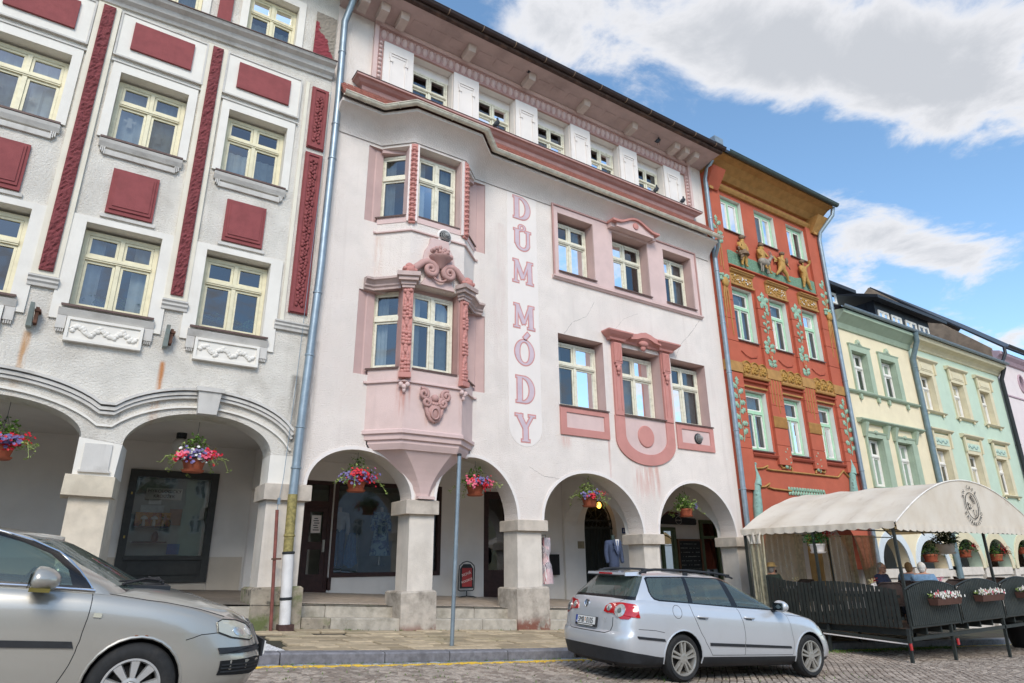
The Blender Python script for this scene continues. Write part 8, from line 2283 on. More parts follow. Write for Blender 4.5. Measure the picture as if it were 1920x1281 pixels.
for x,z in ((3.85,0.672),(3.83,0.668),(3.78,0.67)): q=sal.at(S_(x,z+0.012),0.002); b.ball(tuple(q),(0.014,0.004,0.007),6,4)
part('rust_spot',b,mat('rust','#7d4426',0.9),sal.root,local=True,kind='stuff')
b=MB(); b.box(3.05,3.4,-0.35,0.2,0.985,0.99); part('dash_paper',b,PLATEW,sal.root,local=True)
# ------------------------------------------------------------------ pavement cafe: deck, fence, canopy
DK=0.13
PICKET=mat('black_green_fence_paint','#262b29',0.55,0.18,9,0.15,45,dirt=0.3,dcol='#4a4840',dscale=3)
dk=thing('cafe_deck','raised wooden deck of the pavement cafe on steel legs','deck',(19,9.7,-0.6))
mb=MB()
DECKM=mat('deck_boards','#5b4b40',0.75,0.2,6,0.2,40)
for i in range(28): mb.box(15.42,24.5,7.82+i*0.143,7.955+i*0.143,DK-0.03,DK)
part('deck_boards',mb,DECKM,dk,kind='stuff')
mb=MB()
for i in range(14): mb.box(15.5+i*0.65,15.56+i*0.65,7.86,11.7,DK-0.17,DK-0.031)
part('joists',mb,PICKET,dk,kind='stuff')
part('front_beam',MB().box(15.3,24.5,7.75,7.81,-0.12,-0.05),PICKET,dk); part('side_beam',MB().hexa([(15.32,7.8,-0.16),(15.38,7.8,-0.16),(15.38,11.7,0.0),(15.32,11.7,0.0)],[(15.32,7.8,-0.11),(15.38,7.8,-0.11),(15.38,11.7,0.05),(15.32,11.7,0.05)]),PICKET,dk)
part('white_edge_strip',MB().hexa([(15.3,7.82,-0.2),(15.318,7.82,-0.2),(15.318,11.7,-0.04),(15.3,11.7,-0.04)],[(15.3,7.82,-0.175),(15.318,7.82,-0.175),(15.318,11.7,-0.015),(15.3,11.7,-0.015)]),PANELW,dk)
for x,y in ((15.2,7.78),(17.12,7.8),(19.8,7.78),(22.35,7.78),(15.4,9.7),(17.2,10.0),(19.9,10.0)):
 z=gz(x,y); mb=MB(); mb.hexa([(x-0.07,y-0.03,z),(x-0.01,y-0.03,z),(x-0.01,y+0.03,z),(x-0.07,y+0.03,z)],[(x+0.0,y-0.03,0.12),(x+0.06,y-0.03,0.12),(x+0.06,y+0.03,0.12),(x+0.0,y+0.03,0.12)]); part('leg',mb,PICKET,dk)
for x,z in ((15.13,-0.22),(17.2,-0.25)):
 mb=MB(); mb.box(x-0.035,x+0.035,7.72,7.745,z-0.06,z+0.07); part('red_reflector',mb,REDL,dk)
fn=thing('cafe_fence','dark picket fence with round-topped panels enclosing the cafe deck','fence',(18.8,7.78,0.1))
b0=MB(); b0.box(-0.5,0.5,-0.5,0.5,0,1); pick=mesh('slat',b0,PICKET)
def slat(x,y,z0,z1,sx,sy,rot=0.0): inst('slat',pick,fn,Matrix.Translation(Vector((x,y,z0))-wloc(fn)) @ Matrix.Rotation(rot,4,'Y') @ Matrix.Diagonal((sx,sy,z1-z0,1)))
for p0,p1 in ((15.34,17.6),(17.66,19.93),(19.99,22.27),(22.33,24.6)):
 n=25
 for i in range(n):
  t=(i+0.5)/n; x=p0+0.05+(p1-p0-0.1)*t
  slat(x,7.745,0.17,0.87+0.17*math.sin(PI*t)**0.8,(p1-p0-0.1)/n*0.8,0.018)
 mb=MB(); mb.box(p0,p0+0.045,7.755,7.8,0.1,0.93); mb.box(p1-0.045,p1,7.755,7.8,0.1,0.93); mb.box(p0+0.045,p1-0.045,7.756,7.79,0.12,0.18)
 mb.tube([(p0+(p1-p0)*i/16,7.77,0.89+0.16*math.sin(PI*i/16)**0.8) for i in range(17)],0.022,6); part('panel_frame',mb,PICKET,fn)
for i in range(34):
 y=7.98+i*0.096
 t=(y-7.95)/1.98 if y < 9.93 else (y-9.95)/1.2
 top=0.88+0.17*math.sin(PI*min(1,t*0.62+0.02)) if y < 9.93 else 1.0+0.17*t*t
 slat(15.35+rnd.uniform(-0.006,0.006),y,0.12+rnd.uniform(-0.01,0.01),top,0.022,0.074)
mb=MB(); mb.box(15.37,15.41,7.9,11.15,0.28,0.34); mb.box(15.37,15.41,7.9,11.15,0.72,0.78); part('rail',mb,PICKET,fn); part('post',MB().box(15.37,15.43,9.9,9.96,0.1,1.0),PICKET,fn)
# canopy
cn=thing('cafe_canopy','cream barrel-roofed canopy of the pavement cafe with a round emblem on its gable','canopy',(19.3,9.75,DK))
FAB=NT('cream_canopy_fabric'); p_=FAB.pos(); nz_=FAB.ramp(FAB.noise(p_,1.3,5),0.35,0.75)
cc_=FAB.mix(nz_,L('#eae2d3'),L('#ddd2c0')); cc_=FAB.mix(FAB.ramp(FAB.noise(FAB.pos((1.5,6,1.5)),1.0,6,0.65),0.55,0.8,0,0.4),cc_,L('#a8907a'))
d_=FAB.n('ShaderNodeBsdfDiffuse'); t_=FAB.n('ShaderNodeBsdfTranslucent'); FAB.l(cc_,d_.inputs[0]); t_.inputs[0].default_value=L('#d9b878'); m_=FAB.n('ShaderNodeMixShader'); m_.inputs[0].default_value=0.22
bn_=FAB.bump(FAB.noise(FAB.pos((7,1.5,1.2)),1.0,4),0.35,0.05); FAB.l(bn_,d_.inputs['Normal'])
FAB.l(d_.outputs[0],m_.inputs[1]); FAB.l(t_.outputs[0],m_.inputs[2]); FAB.l(m_.outputs[0],FAB.out.inputs[0]); FABM=FAB.mat
def cz(t): return 2.30+1.13*max(0,1-t*t)**1.05
XC,HW=19.3,3.9
mb=MB(); nx,ny=40,32; vs=[]
for j in range(ny+1):
 y=7.72+(11.85-7.72)*j/ny; s=abs(math.sin(PI*4*j/ny))
 for i in range(nx+1):
  t=-1+2*i/nx; sag=0.055*s*(0.5+0.5*abs(t))*(0.3+0.7*(1-abs(t)**6))
  vs.append((XC+HW*t*(1-sag*0.25),y,cz(t)-sag*(1 if abs(t) < 0.98 else 0.2)+0.03*mnoise.noise((t*9,y*1.6,0.3))*(1-abs(t)**4)))
mb.add(vs,[(j*(nx+1)+i,j*(nx+1)+i+1,(j+1)*(nx+1)+i+1,(j+1)*(nx+1)+i) for j in range(ny) for i in range(nx)]); part('roof_fabric',mb,FABM,cn,180,fixn=False)
def gable(y,amp):
 mb=MB(); nx,nz=60,8; vs=[]
 for j in range(nz+1):
  for i in range(nx+1):
   t=-1+2*i/nx; zb=2.27; z=zb+(cz(t)-zb)*j/nz; vs.append((XC+HW*t,y+amp*math.sin(i*0.9+j*0.3)*(1-j/nz)*0.5,z))
 mb.add(vs,[(j*(nx+1)+i,j*(nx+1)+i+1,(j+1)*(nx+1)+i+1,(j+1)*(nx+1)+i) for j in range(nz) for i in range(nx)]); return mb
part('gable_fabric',gable(7.7,0.012),FABM,cn,180,fixn=False)
def valance(path,z0,z1,nm):
 mb=MB(); vs=[]; n=len(path)
 for i,(x,y) in enumerate(path): vs += [(x,y,z1),(x+0.012*math.sin(i*0.7),y-0.012*math.sin(i*0.7),z0-0.035*abs(math.sin(i*PI/8)))]
 mb.add(vs,[(2*i,2*i+2,2*i+3,2*i+1) for i in range(n-1)]); part(nm,mb,FABM,cn,180,fixn=False)
valance([(15.4+7.8*i/208,7.69) for i in range(209)],2.15,2.3,'front_valance'); valance([(15.38,7.72+4.12*i/120) for i in range(121)],2.2,2.33,'side_valance')
part('hem',MB().tube([(XC+HW*(-1+2*i/40),7.695,cz(-1+2*i/40)+0.005) for i in range(41)],0.018,6),mat('white_hem','#e3ddd2',0.7),cn)
for x,y in ((15.44,7.8),(15.44,9.75),(15.44,11.75),(19.95,7.82),(23.1,7.8),(19.3,11.75)): part('post',MB().box(x-0.028,x+0.028,y-0.028,y+0.028,DK,2.3),PICKET,cn)
for y in (7.78,8.75,9.75,10.75,11.78): part('roof_bow',MB().tube([(XC+HW*0.99*t,y,cz(t)-0.05) for t in [-1+2*i/24 for i in range(25)]],0.02,6),PICKET,cn,50)
part('tie_rails',MB().box(15.44,23.1,7.8,7.83,2.22,2.25).box(15.44,23.1,7.86,7.89,2.14,2.165).box(15.43,15.46,7.8,11.78,2.24,2.27).box(15.44,23.1,11.76,11.79,2.2,2.23).box(15.44,23.1,9.74,9.77,2.25,2.28),PICKET,cn)
# emblem
EMX,EMZ=19.33,2.80
em=bpy.data.objects.new('emblem',mesh('emblem',MB().tube([(0.33*math.cos(a*PI/24),0,0.33*math.sin(a*PI/24)) for a in range(49)],0.008,5),INK)); COL.objects.link(em); em.parent=cn; em.location=Vector((EMX,7.672,EMZ))-Vector((19.3,9.75,DK))
for a0,a1 in ((205,255),(-20,45)): part('emblem_arc',MB().tube([(0.41*math.cos(R(a0-60+(a1-a0)*i/12 if a0 > 100 else a0+(a1-a0)*i/12)),0,0.41*math.sin(R(a0-60+(a1-a0)*i/12 if a0 > 100 else a0+(a1-a0)*i/12))) for i in range(13)],0.005,4),INK,em,local=True)
def ringtext(s,r,a0,a1,flip):
 for i,ch in enumerate(s):
  if ch == ' ': continue
  a=R(a0+(a1-a0)*i/(len(s)-1)); rot=a-PI/2 if not flip else a+PI/2
  textmesh(ch,0.13,INK,'lettering',em,Matrix.Translation((r*math.cos(a),-0.003,r*math.sin(a))) @ Matrix.Rotation(-rot,4,'Y') @ TXR)
ringtext('AN CAFÉ',0.42,150,45,False); ringtext('KAVA&BISTRO',0.5,205,335,True)
b=MB(); b.tube([(-0.02,0,0.22),(0.05,0,0.27),(0.17,0,0.13),(0.19,0,0.05),(0.12,0,0.06),(0.0,0,0.17),(-0.02,0,0.22)],0.007,4)
for k in range(4): b.tube([(0.02+0.035*k,0,0.19-0.03*k),(0.05+0.035*k,0,0.23-0.035*k)],0.009,4)
b.tube([(-0.24,0,0.08),(-0.05,0,0.02),(-0.2,0,-0.08),(-0.24,0,0.08)],0.007,4); b.box(-0.21,-0.05,-0.004,0.004,-0.075,-0.05); b.ball((-0.18,0,0.03),0.016,6,4)
b.tube([(0.02,0,-0.1),(0.02,0,-0.2),(0.05,0,-0.24),(0.14,0,-0.24),(0.17,0,-0.2),(0.17,0,-0.1)],0.006,4); b.box(0.0,0.05,-0.003,0.003,-0.12,-0.1); b.box(0.03,0.16,-0.003,0.003,-0.285,-0.27); b.tube([(0.02,0,-0.03),(0.04,0,0.0)],0.005,4)
part('emblem_drawing',b,INK,em,local=True,kind='stuff')
# clear and tan curtains at the back and the gathered one at the corner
PVC=mat('clear_pvc_curtain','#c6b494',0.25,0.1,5,0.3,6,trans=0.5,bdist=0.05); PVCG=mat('gathered_clear_pvc','#b0a88c',0.2,0.2,9,0.3,8,trans=0.3,bdist=0.05); TAN=mat('tan_curtain','#b3976c',0.8,0.1,4)
def drape(x0,y0,x1,y1,z0,z1,n,amp,m,taper=1.0,lab=None):
 mb=MB(); vs=[]; K=8
 for j in range(K+1):
  q=j/K; w=taper+(1-taper)*q
  for i in range(n+1):
   t=i/n; t2=0.5+(t-0.5)*w; o=amp*math.sin(i*1.25)+amp*0.5*math.sin(i*0.53+j*0.4)
   dx,dy=(x1-x0),(y1-y0); l=math.hypot(dx,dy); vs.append((x0+dx*t2-dy/l*o,y0+dy*t2+dx/l*o,z0+(z1-z0)*q))
 mb.add(vs,[(j*(n+1)+i,j*(n+1)+i+1,(j+1)*(n+1)+i+1,(j+1)*(n+1)+i) for j in range(K) for i in range(n)]); o=part('curtain',mb,m,cn,180,fixn=False)
 if lab: o['label']=lab
drape(15.42,11.15,15.5,11.72,0.3,2.25,30,0.05,PVCG,0.85,'clear curtain gathered at the back left corner'); drape(15.5,11.74,17.6,11.74,0.35,2.25,40,0.012,PVC); drape(17.55,11.74,17.95,11.74,0.3,2.25,14,0.03,PVCG)
drape(18.2,11.72,18.9,11.72,0.3,2.25,16,0.03,TAN,lab='tan fabric curtain'); drape(18.9,11.74,20.2,11.74,0.35,2.25,24,0.02,PVC); drape(20.2,11.72,20.7,11.72,0.3,2.25,12,0.05,PVCG,0.5); drape(20.7,11.7,21.6,11.5,0.6,2.25,16,0.05,PVCG,0.35,'clear curtain tied back in a wedge')
drape(15.4,11.2,15.46,11.7,1.95,2.25,24,0.06,FABM,0.8,'bunched top of the corner curtain')
# wicker chairs and tables
WICK=mat('dark_brown_wicker','#3d302b',0.65,0.25,60,0.5,90)
def chair(x,y,rz,lab,first=[None]):
 if first[0] is None:
  t=thing('wicker_chair',lab,'chair',(x,y,DK),rz,'dark wicker cafe chairs')
  mb=MB(); vs=[]; n=14
  for j in range(6):
   for i in range(n+1):
    a=PI*(i/n); r=0.29+0.02*j/5; h=0.42+(0.46 if 3 < i < n-3 else 0.24+0.22*min(i,n-i)/4)*j/5
    vs.append((r*math.cos(a),0.02+r*math.sin(a)*0.95,h))
  mb.add(vs,[(j*(n+1)+i,j*(n+1)+i+1,(j+1)*(n+1)+i+1,(j+1)*(n+1)+i) for j in range(5) for i in range(n)])
  mb.tube([vs[5*(n+1)+i] for i in range(n+1)],0.02,6); part('backrest',mb,WICK,t,60,local=True,fixn=False)
  part('seat',MB().box(-0.27,0.27,-0.24,0.26,0.38,0.45),WICK,t,local=True)
  for sx in (-1,1):
   for sy in (-1,1): part('leg',MB().box(sx*0.24-0.018,sx*0.24+0.018,sy*0.21-0.018,sy*0.21+0.018,0,0.38),BLACKMETAL,t,local=True)
  first[0]=t; return t
 t=dup_tree(first[0]); t.location=(x,y,DK); t.rotation_euler=(0,0,rz); t['label']=lab; return t
chair(15.92,11.45,PI/2,'wicker chair under the man with the pipe'); chair(17.1,11.35,-PI/2,'wicker chair across the table from the man with the pipe'); chair(15.85,9.8,0.9,'empty wicker chair behind the side fence, its round back nearest the road'); chair(16.15,8.55,2.4,'empty wicker chair behind the side fence near the front corner post')
chair(17.5,9.3,0.3,'wicker chair under the man with glasses'); chair(16.2,10.9,3.3,'empty wicker chair with its back to the pipe smoker table'); chair(17.75,8.78,PI/2+0.2,'wicker chair under the farther of the couple'); chair(17.2,8.2,PI/2+0.2,'wicker chair under the nearer of the couple')
for k,(x,y,r) in enumerate(((18.95,8.3,-1.4),(19.1,9.4,-1.7),(20.2,8.4,1.7),(21.4,8.4,-1.5),(20.6,9.8,0.2),(22.2,9.4,0.4))): chair(x,y,r,'empty wicker chair behind the front panels, number %s from the couple' % ['one','two','three','four','five','six'][k])
def table(x,y,lab,fl=None):
 t=thing('cafe_table',lab,'table',(x,y,DK),group='cafe tables on the deck')
 part('top',MB().box(-0.42,0.42,-0.42,0.42,0.7,0.735),PANELW,t,local=True); part('leg',MB().lathe([(0.22,0),(0.2,0.03),(0.035,0.06),(0.035,0.7)],(0,0,0),12),BLACKMETAL,t,local=True)
 if fl:
  v=thing('table_vase','small vase of %s flowers on the %s' % fl,'vase',(x+0.1,y-0.1,DK+0.735)); part('glass',MB().lathe([(0.035,0),(0.04,0.06),(0.03,0.12)],(0,0,0),10),PANELW,v,local=True)
  b=MB(); leaves(b,(0,0,0.18),(0.08,0.08,0.07),40,0.05,random.Random(3)); part('blossoms',b,mat('flower_'+fl[0],{'pink': '#d98aa8','cream': '#e0d6a8','red': '#b82a30'}[fl[0]],0.6),v,local=True,kind='stuff',fixn=False)
table(16.5,11.3,'white cafe table before the pipe smoker',('cream','table of the pipe smoker')); table(16.75,9.3,'white cafe table left of the man with glasses',('red','table left of the man with glasses')); table(18.35,8.5,'white cafe table in front of the couple',('pink','table in front of the couple')); table(20.8,8.6,'white cafe table behind the third round-topped panel'); table(16.0,8.95,'white cafe table nearest the front corner post',('cream','table nearest the corner post'))
# people
SKIN=mat('skin','#b98a72',0.6,0.06,12); HAIRG=mat('grey_hair','#8b8680',0.95,0.35,60,0.6,90,obj=True); HAIRB=mat('sandy_hair','#7a5f3e',0.95,0.35,60,0.6,90,obj=True)
def person(x,y,rz,lab,shirt,hair,turn=0.0,lean=0.0,hat=None,pipe_=False,glasses=False):
 t=thing('person',lab,'person',(x,y,DK),rz)
 J=[(0,0.03,.55),(0,.05,.72),(0,.05+lean*.5,.93),(0,.03-lean,1.06),(0,.0-lean,1.17),(-.19,.05,.98),(-.25,-.04,.75),(-.13,-.25,.74),(.19,.05,.98),(.25,-.04,.75),(.1,-.24,.82 if not pipe_ else 1.04),(-.1,-.02,.52),(-.12,-.4,.52),(-.12,-.42,.1),(-.12,-.52,.04),(.1,-.02,.52),(.12,-.4,.52),(.12,-.42,.1),(.12,-.52,.04)]
 RD=[0.15,0.16,0.15,0.058,0.085,0.08,0.05,0.038,0.08,0.05,0.038,0.09,0.065,0.048,0.04,0.09,0.065,0.048,0.04]
 skin('body',J,EDG,RD,SKIN,t,1)
 E1=[(0,1),(1,2),(2,3),(2,5),(5,6),(2,8),(8,9)]; idx=[0,1,2,3,5,6,8,9]; mp={a: i for i,a in enumerate(idx)}
 fa_=lambda i: tuple(J[i]) if i != 3 else (0,.035-lean*0.7,1.02)
 skin('shirt',[fa_(i) for i in idx]+[tuple(Vector(J[6]).lerp(Vector(J[7]),.8)),tuple(Vector(J[9]).lerp(Vector(J[10]),.8))],[(mp[a],mp[b_]) for a,b_ in E1]+[(mp[6],8),(mp[9],9)],[RD[i]+0.022 if i != 3 else 0.075 for i in idx]+[0.05,0.05],shirt,t,1)
 skin('trousers',[J[0]]+[J[i] for i in (11,12,13,15,16,17)],[(0,1),(1,2),(2,3),(0,4),(4,5),(5,6)],[0.16,0.105,0.085,0.07,0.105,0.085,0.07],mat('dark_trousers','#30353f',0.85),t,1)
 hd=bpy.data.objects.new('head',None); b=MB(); b.ball((0,0,0),(0.078,0.098,0.118),16,12); b.ball((0,-0.1,-0.015),(0.016,0.025,0.025),8,5); b.ball((0,-0.05,-0.08),(0.045,0.05,0.04),10,6)
 for s in (-1,1): b.ball((s*0.08,0.01,-0.01),(0.012,0.022,0.032),8,5)
 bpy.data.objects.remove(hd); h=part('head',b,SKIN,t,60,local=True); h.matrix_local=Matrix.Translation((J[4][0],J[4][1],J[4][2]+0.015)) @ Matrix.Rotation(turn,4,'Z')
 b=MB()
 for s in (-1,1): b.ball((s*0.032,-0.088,0.012),(0.011,0.008,0.007),6,4)
 b.box(-0.022,0.022,-0.1,-0.09,-0.062,-0.056); part('eyes_and_mouth',b,mat('dark_eye','#3a2620',0.4),h,local=True)
 b=MB(); b.ball((0,0.03,0.028),(0.09,0.098,0.112),16,10); b.ball((0,0.05,-0.03),(0.078,0.072,0.085),12,8); part('hair',b,hair,h,60,local=True)
 if glasses:
  b=MB()
  for s in (-1,1): b.tube([(s*0.034+0.022*math.cos(a*PI/6),-0.104,0.012+0.017*math.sin(a*PI/6)) for a in range(13)],0.003,4)
  b.tube([(-0.08,0,0.015),(-0.056,-0.1,0.015)],0.003,4); b.tube([(0.08,0,0.015),(0.056,-0.1,0.015)],0.003,4); part('glasses',b,BLACKMETAL,h,local=True)
 if hat: b=MB(); b.lathe([(0.16,0.06),(0.15,0.072),(0.105,0.075),(0.1,0.15),(0.06,0.165),(0.001,0.168)],(0,0.01,0),20); part('hat',b,hat,h,40,local=True)
 for k,i in ((-1,7),(1,10)):
  b=MB(); w=Vector(J[i]); el=Vector(J[6 if k < 0 else 9]); d=(w-el).normalized(); sd=d.cross(Vector((0,0,1))).normalized()
  b.ball(tuple(w+d*0.04),(0.04,0.045,0.022),8,5)
  for q in range(4): o=sd*(-0.03+0.02*q); b.tube([w+d*0.07+o,w+d*(0.11+0.01*(q in (1,2)))+o,w+d*0.13+o+Vector((0,0,-0.03))],[0.009,0.0085,0.007],6)
  b.tube([w+d*0.03-sd*k*0.035,w+d*0.07-sd*k*0.055,w+d*0.1-sd*k*0.05],[0.011,0.01,0.008],6); part('hand',b,SKIN,t,60,local=True)
 if pipe_:
  pp=thing('tobacco_pipe','dark tobacco pipe held by the man in the straw hat','pipe',(0,0,0)); b=MB(); b.tube([(0,-0.1,1.12),(0.02,-0.2,1.1),(0.03,-0.26,1.11)],0.009,6); b.lathe([(0.02,1.09),(0.026,1.12),(0.024,1.16),(0.016,1.16)],(0.03,-0.265,0),10)
  M_=Matrix.Translation((x,y,DK)) @ Matrix.Rotation(rz,4,'Z'); b.v=[tuple(M_ @ Vector(v)) for v in b.v]; pp.location=b.v[0]; part('pipe_body',b,WOODDARK,pp)
 return t
person(15.92,11.4,PI/2+0.1,'man in a straw hat and dark green jacket smoking a pipe behind the side fence',mat('dark_green_jacket','#2c382f',0.85),HAIRG,0.0,0.02,mat('straw_hat','#b99a62',0.85,0.15,60),True)
person(17.5,9.3,0.1,'man with glasses and a dark blue shirt facing the road under the canopy',mat('dark_blue_shirt','#333a52',0.85),HAIRG,-0.3,0.0,glasses=True)
person(17.78,8.78,PI/2+0.25,'sandy-haired person in a denim jacket, farther one of the couple',mat('denim_jacket','#5a7590',0.85,0.15,20),HAIRB,0.0,0.02)
person(17.22,8.2,PI/2+0.2,'white-haired man in a pale blue denim shirt, nearer one of the couple',mat('pale_denim_shirt','#6d8ba8',0.85,0.15,20),mat('white_hair','#c6c2ba',0.95,0.2,60,0.6,90,obj=True),-0.1,0.02)
# ------------------------------------------------------------------ flowers
TERRA=mat('terracotta','#a4583c',0.75,0.12,8,0.15,50,dirt=0.25,dcol='#7d4632',dscale=6)
LEAF1=mat('basket_leaves','#5d7d34',0.6,0.35,25); LEAF2=mat('pale_basket_leaves','#93a658',0.6,0.3,25); LEAF3=mat('dark_basket_leaves','#2f4a2a',0.6,0.35,25)
FR=mat('red_petals','#c01f2e',0.55,0.2,30); FK=mat('pink_petals','#d9627a',0.55,0.2,30); FP=mat('violet_petals','#6d638f',0.6,0.25,30); FWh=mat('white_petals','#d9d6cf',0.6,0.1,30)
def basket(x,y,z,lab,grp,seed,pot=TERRA,blooms=((FR,0.2,130),(FP,0.18,110)),s=1.0,trail=6,hang=0.9,leafm=(LEAF1,LEAF2),tuft=0.25,nl=260,fz=0.2):
 rn=random.Random(seed); t=thing('hanging_basket',lab,'hanging basket',(x,y,z),group=grp)
 b=MB(); b.lathe([(0.12*s,-0.02),(0.15*s,-0.01),(0.19*s,0.14*s),(0.2*s,0.15*s),(0.2*s,0.19*s),(0.18*s,0.19*s),(0.16*s,0.12*s)],(0,0,0),20); part('pot',b,pot,t,40,local=True)
 b=MB(); b.lathe([(0.1*s,-0.045),(0.17*s,-0.04),(0.2*s,-0.0),(0.185*s,0.0),(0.15*s,-0.02)],(0,0,0),20); part('saucer',b,pot,t,40,local=True)
 b=MB()
 for k in range(3): a=k*2.1+0.4; b.tube([(0.18*s*math.cos(a),0.18*s*math.sin(a),0.18*s),(0,0,hang*0.75),(0,0,hang)],0.004,4)
 part('hanger',b,BLACKMETAL,t,local=True)
 b=MB(); leaves(b,(0,0,0.27*s),(0.34*s,0.3*s,0.16*s),nl,0.075*s,rn); leaves(b,(rn.uniform(-0.1,0.1),0,0.42*s),(0.2*s,0.18*s,tuft),int(nl*0.4),0.07*s,rn,up=0.7); part('foliage',b,leafm[0],t,local=True,kind='stuff',fixn=False)
 b=MB()
 for k in range(trail):
  a=rn.uniform(0,2*PI); l=rn.uniform(0.3,0.5)*s; pts=[]
  for i in range(6): q=i/5; pts.append(((0.2*s+l*q)*math.cos(a),(0.2*s+l*q)*math.sin(a)*0.8,0.25*s+0.1*q-0.35*q*q*rn.uniform(0.4,1.2)))
  b.tube(pts,0.004,4)
  for p in pts[1:]: leaves(b,p,(0.05,0.05,0.05),5,0.055*s,rn)
 leaves(b,(0,0,0.36*s),(0.34*s,0.3*s,0.18*s),90,0.06*s,rn); part('trailing_shoots',b,leafm[1],t,local=True,kind='stuff',fixn=False)
 for k,(m,r,n) in enumerate(blooms):
  b=MB()
  for q in range(3):
   a=rn.uniform(-0.5,0.5)+(k+q*1.3)*PI/max(1,len(blooms)); c=Vector((0.24*s*math.cos(a+q*1.9),-0.16*s-0.1*abs(math.sin(a)),fz*s+0.1*s*rn.random()))
   for i in range(n//3):
    p=c+Vector((rn.gauss(0,r*0.38),rn.gauss(0,r*0.3),rn.gauss(0,r*0.27)))*s
    d=Vector((p.x,p.y-0.3,p.z)).normalized(); u=d.cross(Vector((0,0,1))).normalized(); v=u.cross(d); w=rn.uniform(0.02,0.036)*s
    a2=rn.uniform(0,2); b.add([p]+[p+(u*math.cos(a2+j*1.2566)+v*math.sin(a2+j*1.2566))*w+d*0.006 for j in range(5)],[(0,1+j,1+(j+1) % 5) for j in range(5)])
  part('blossoms',b,m,t,local=True,kind='stuff',fixn=False)
 return t
G1='flower baskets hanging in the arches'
basket(-1.06,13.3,3.22,'terracotta basket of red and violet flowers in the leftmost arch, cut by the photo edge',G1,1)
basket(1.82,13.3,3.2,'terracotta basket of pink, red and violet flowers with trailing shoots above the display case',G1,2,blooms=((FK,0.16,90),(FR,0.2,90),(FP,0.18,110),(FWh,0.15,40)),trail=10)
basket(4.97,13.3,3.0,'terracotta basket of red flowers with a tall green tuft before the shop window',G1,3,blooms=((FR,0.22,160),(FP,0.2,120)),tuft=0.34)
basket(7.86,13.3,3.05,'terracotta basket of pink and red flowers in the second pink-house arch',G1,4,blooms=((FK,0.2,110),(FR,0.2,110),(FP,0.16,60)))
basket(11.32,13.3,2.93,'loose terracotta basket with a bright red clump before the iron gate',G1,5,blooms=((FR,0.16,110),(FP,0.2,80)),leafm=(LEAF2,LEAF2),trail=9)
basket(14.95,13.3,2.78,'mostly green terracotta basket in the rightmost pink-house arch',G1,6,blooms=((FP,0.12,24),),nl=320,leafm=(LEAF1,LEAF2))
G2='flower baskets in the far arcade'
for k,(x,z,lab,bl) in enumerate(((28.67,1.45,'far basket of pale green leaves behind the couple',((FWh,0.15,40),)),(31.62,1.62,'far basket of red flowers right of the blue downpipe',((FR,0.2,120),)),(34.55,1.45,'far basket full of bright red flowers in the third pale arch',((FR,0.25,200),)),(37.6,1.75,'far basket of red flowers in the rightmost pale arch',((FR,0.2,120),)))):
 basket(x,13.25,z,lab,G2,11+k,blooms=bl,s=1.35,leafm=(LEAF3,LEAF1),nl=200,hang=0.6)
basket(15.62,9.8,1.72,'white pot of red geraniums hanging under the canopy side','pots hanging under the canopy',21,pot=PANELW,blooms=((FR,0.26,170),),trail=0,hang=0.5,leafm=(mat('geranium_leaves','#2f6a34',0.6,0.3,25),LEAF1),tuft=0.1,s=0.95,fz=0.46)
basket(19.2,8.45,1.68,'tan pot with a dark bushy plant hanging under the canopy front','pots hanging under the canopy',22,pot=STONE,blooms=(),trail=4,hang=0.55,leafm=(mat('dark_bush_leaves','#26361f',0.6,0.3,25),LEAF3),nl=420,s=1.1)
for k,(x0,x1) in enumerate(((16.2,17.35),(18.4,19.6),(20.75,21.9))):
 t=thing('flower_box','brown box of white flowers on the %s round-topped panel from the corner post' % ['first','second','third'][k],'flower box',((x0+x1)/2,7.62,0.55),group='flower boxes on the cafe fence')
 part('box',MB().hexa([(x0+0.03,7.55,0.55),(x1-0.03,7.55,0.55),(x1-0.03,7.72,0.55),(x0+0.03,7.72,0.55)],[(x0,7.51,0.69),(x1,7.51,0.69),(x1,7.73,0.69),(x0,7.73,0.69)]),mat('brown_plastic_box','#5a3d33',0.6,0.1,8),t)
 b=MB(); rn=random.Random(k); 
 for i in range(8): leaves(b,(x0+(i+0.5)*(x1-x0)/8,7.62,0.74),(0.1,0.1,0.06),40,0.05,rn)
 part('foliage',b,LEAF2,t,kind='stuff',fixn=False)
 for m,n in ((FWh,170),(FK,30)):
  b=MB()
  for i in range(n):
   p=Vector((rn.uniform(x0,x1),7.58+rn.gauss(0,0.05),0.76+rn.gauss(0,0.03))); w=rn.uniform(0.02,0.035)
   b.add([p]+[p+Vector((w*math.cos(j*1.2566),-0.012,w*math.sin(j*1.2566))) for j in range(5)],[(0,1+j,1+(j+1) % 5) for j in range(5)])
  part('blossoms',b,m,t,kind='stuff',fixn=False)
t=thing('planter_tub','big dark round planter tub on the road behind the last fence leg','planter',(24.3,9.0,gz(24.3,9)))
part('tub',MB().lathe([(0.38,0),(0.42,0.05),(0.5,0.4),(0.56,0.62),(0.6,0.66),(0.6,0.72),(0.54,0.72)],(0,0,0),28),mat('dark_tub','#2b2a2c',0.6,0.1,6),t,40,local=True)
b=MB(); leaves(b,(0,0,0.85),(0.5,0.5,0.3),260,0.12,random.Random(8)); part('foliage',b,LEAF3,t,local=True,kind='stuff',fixn=False)
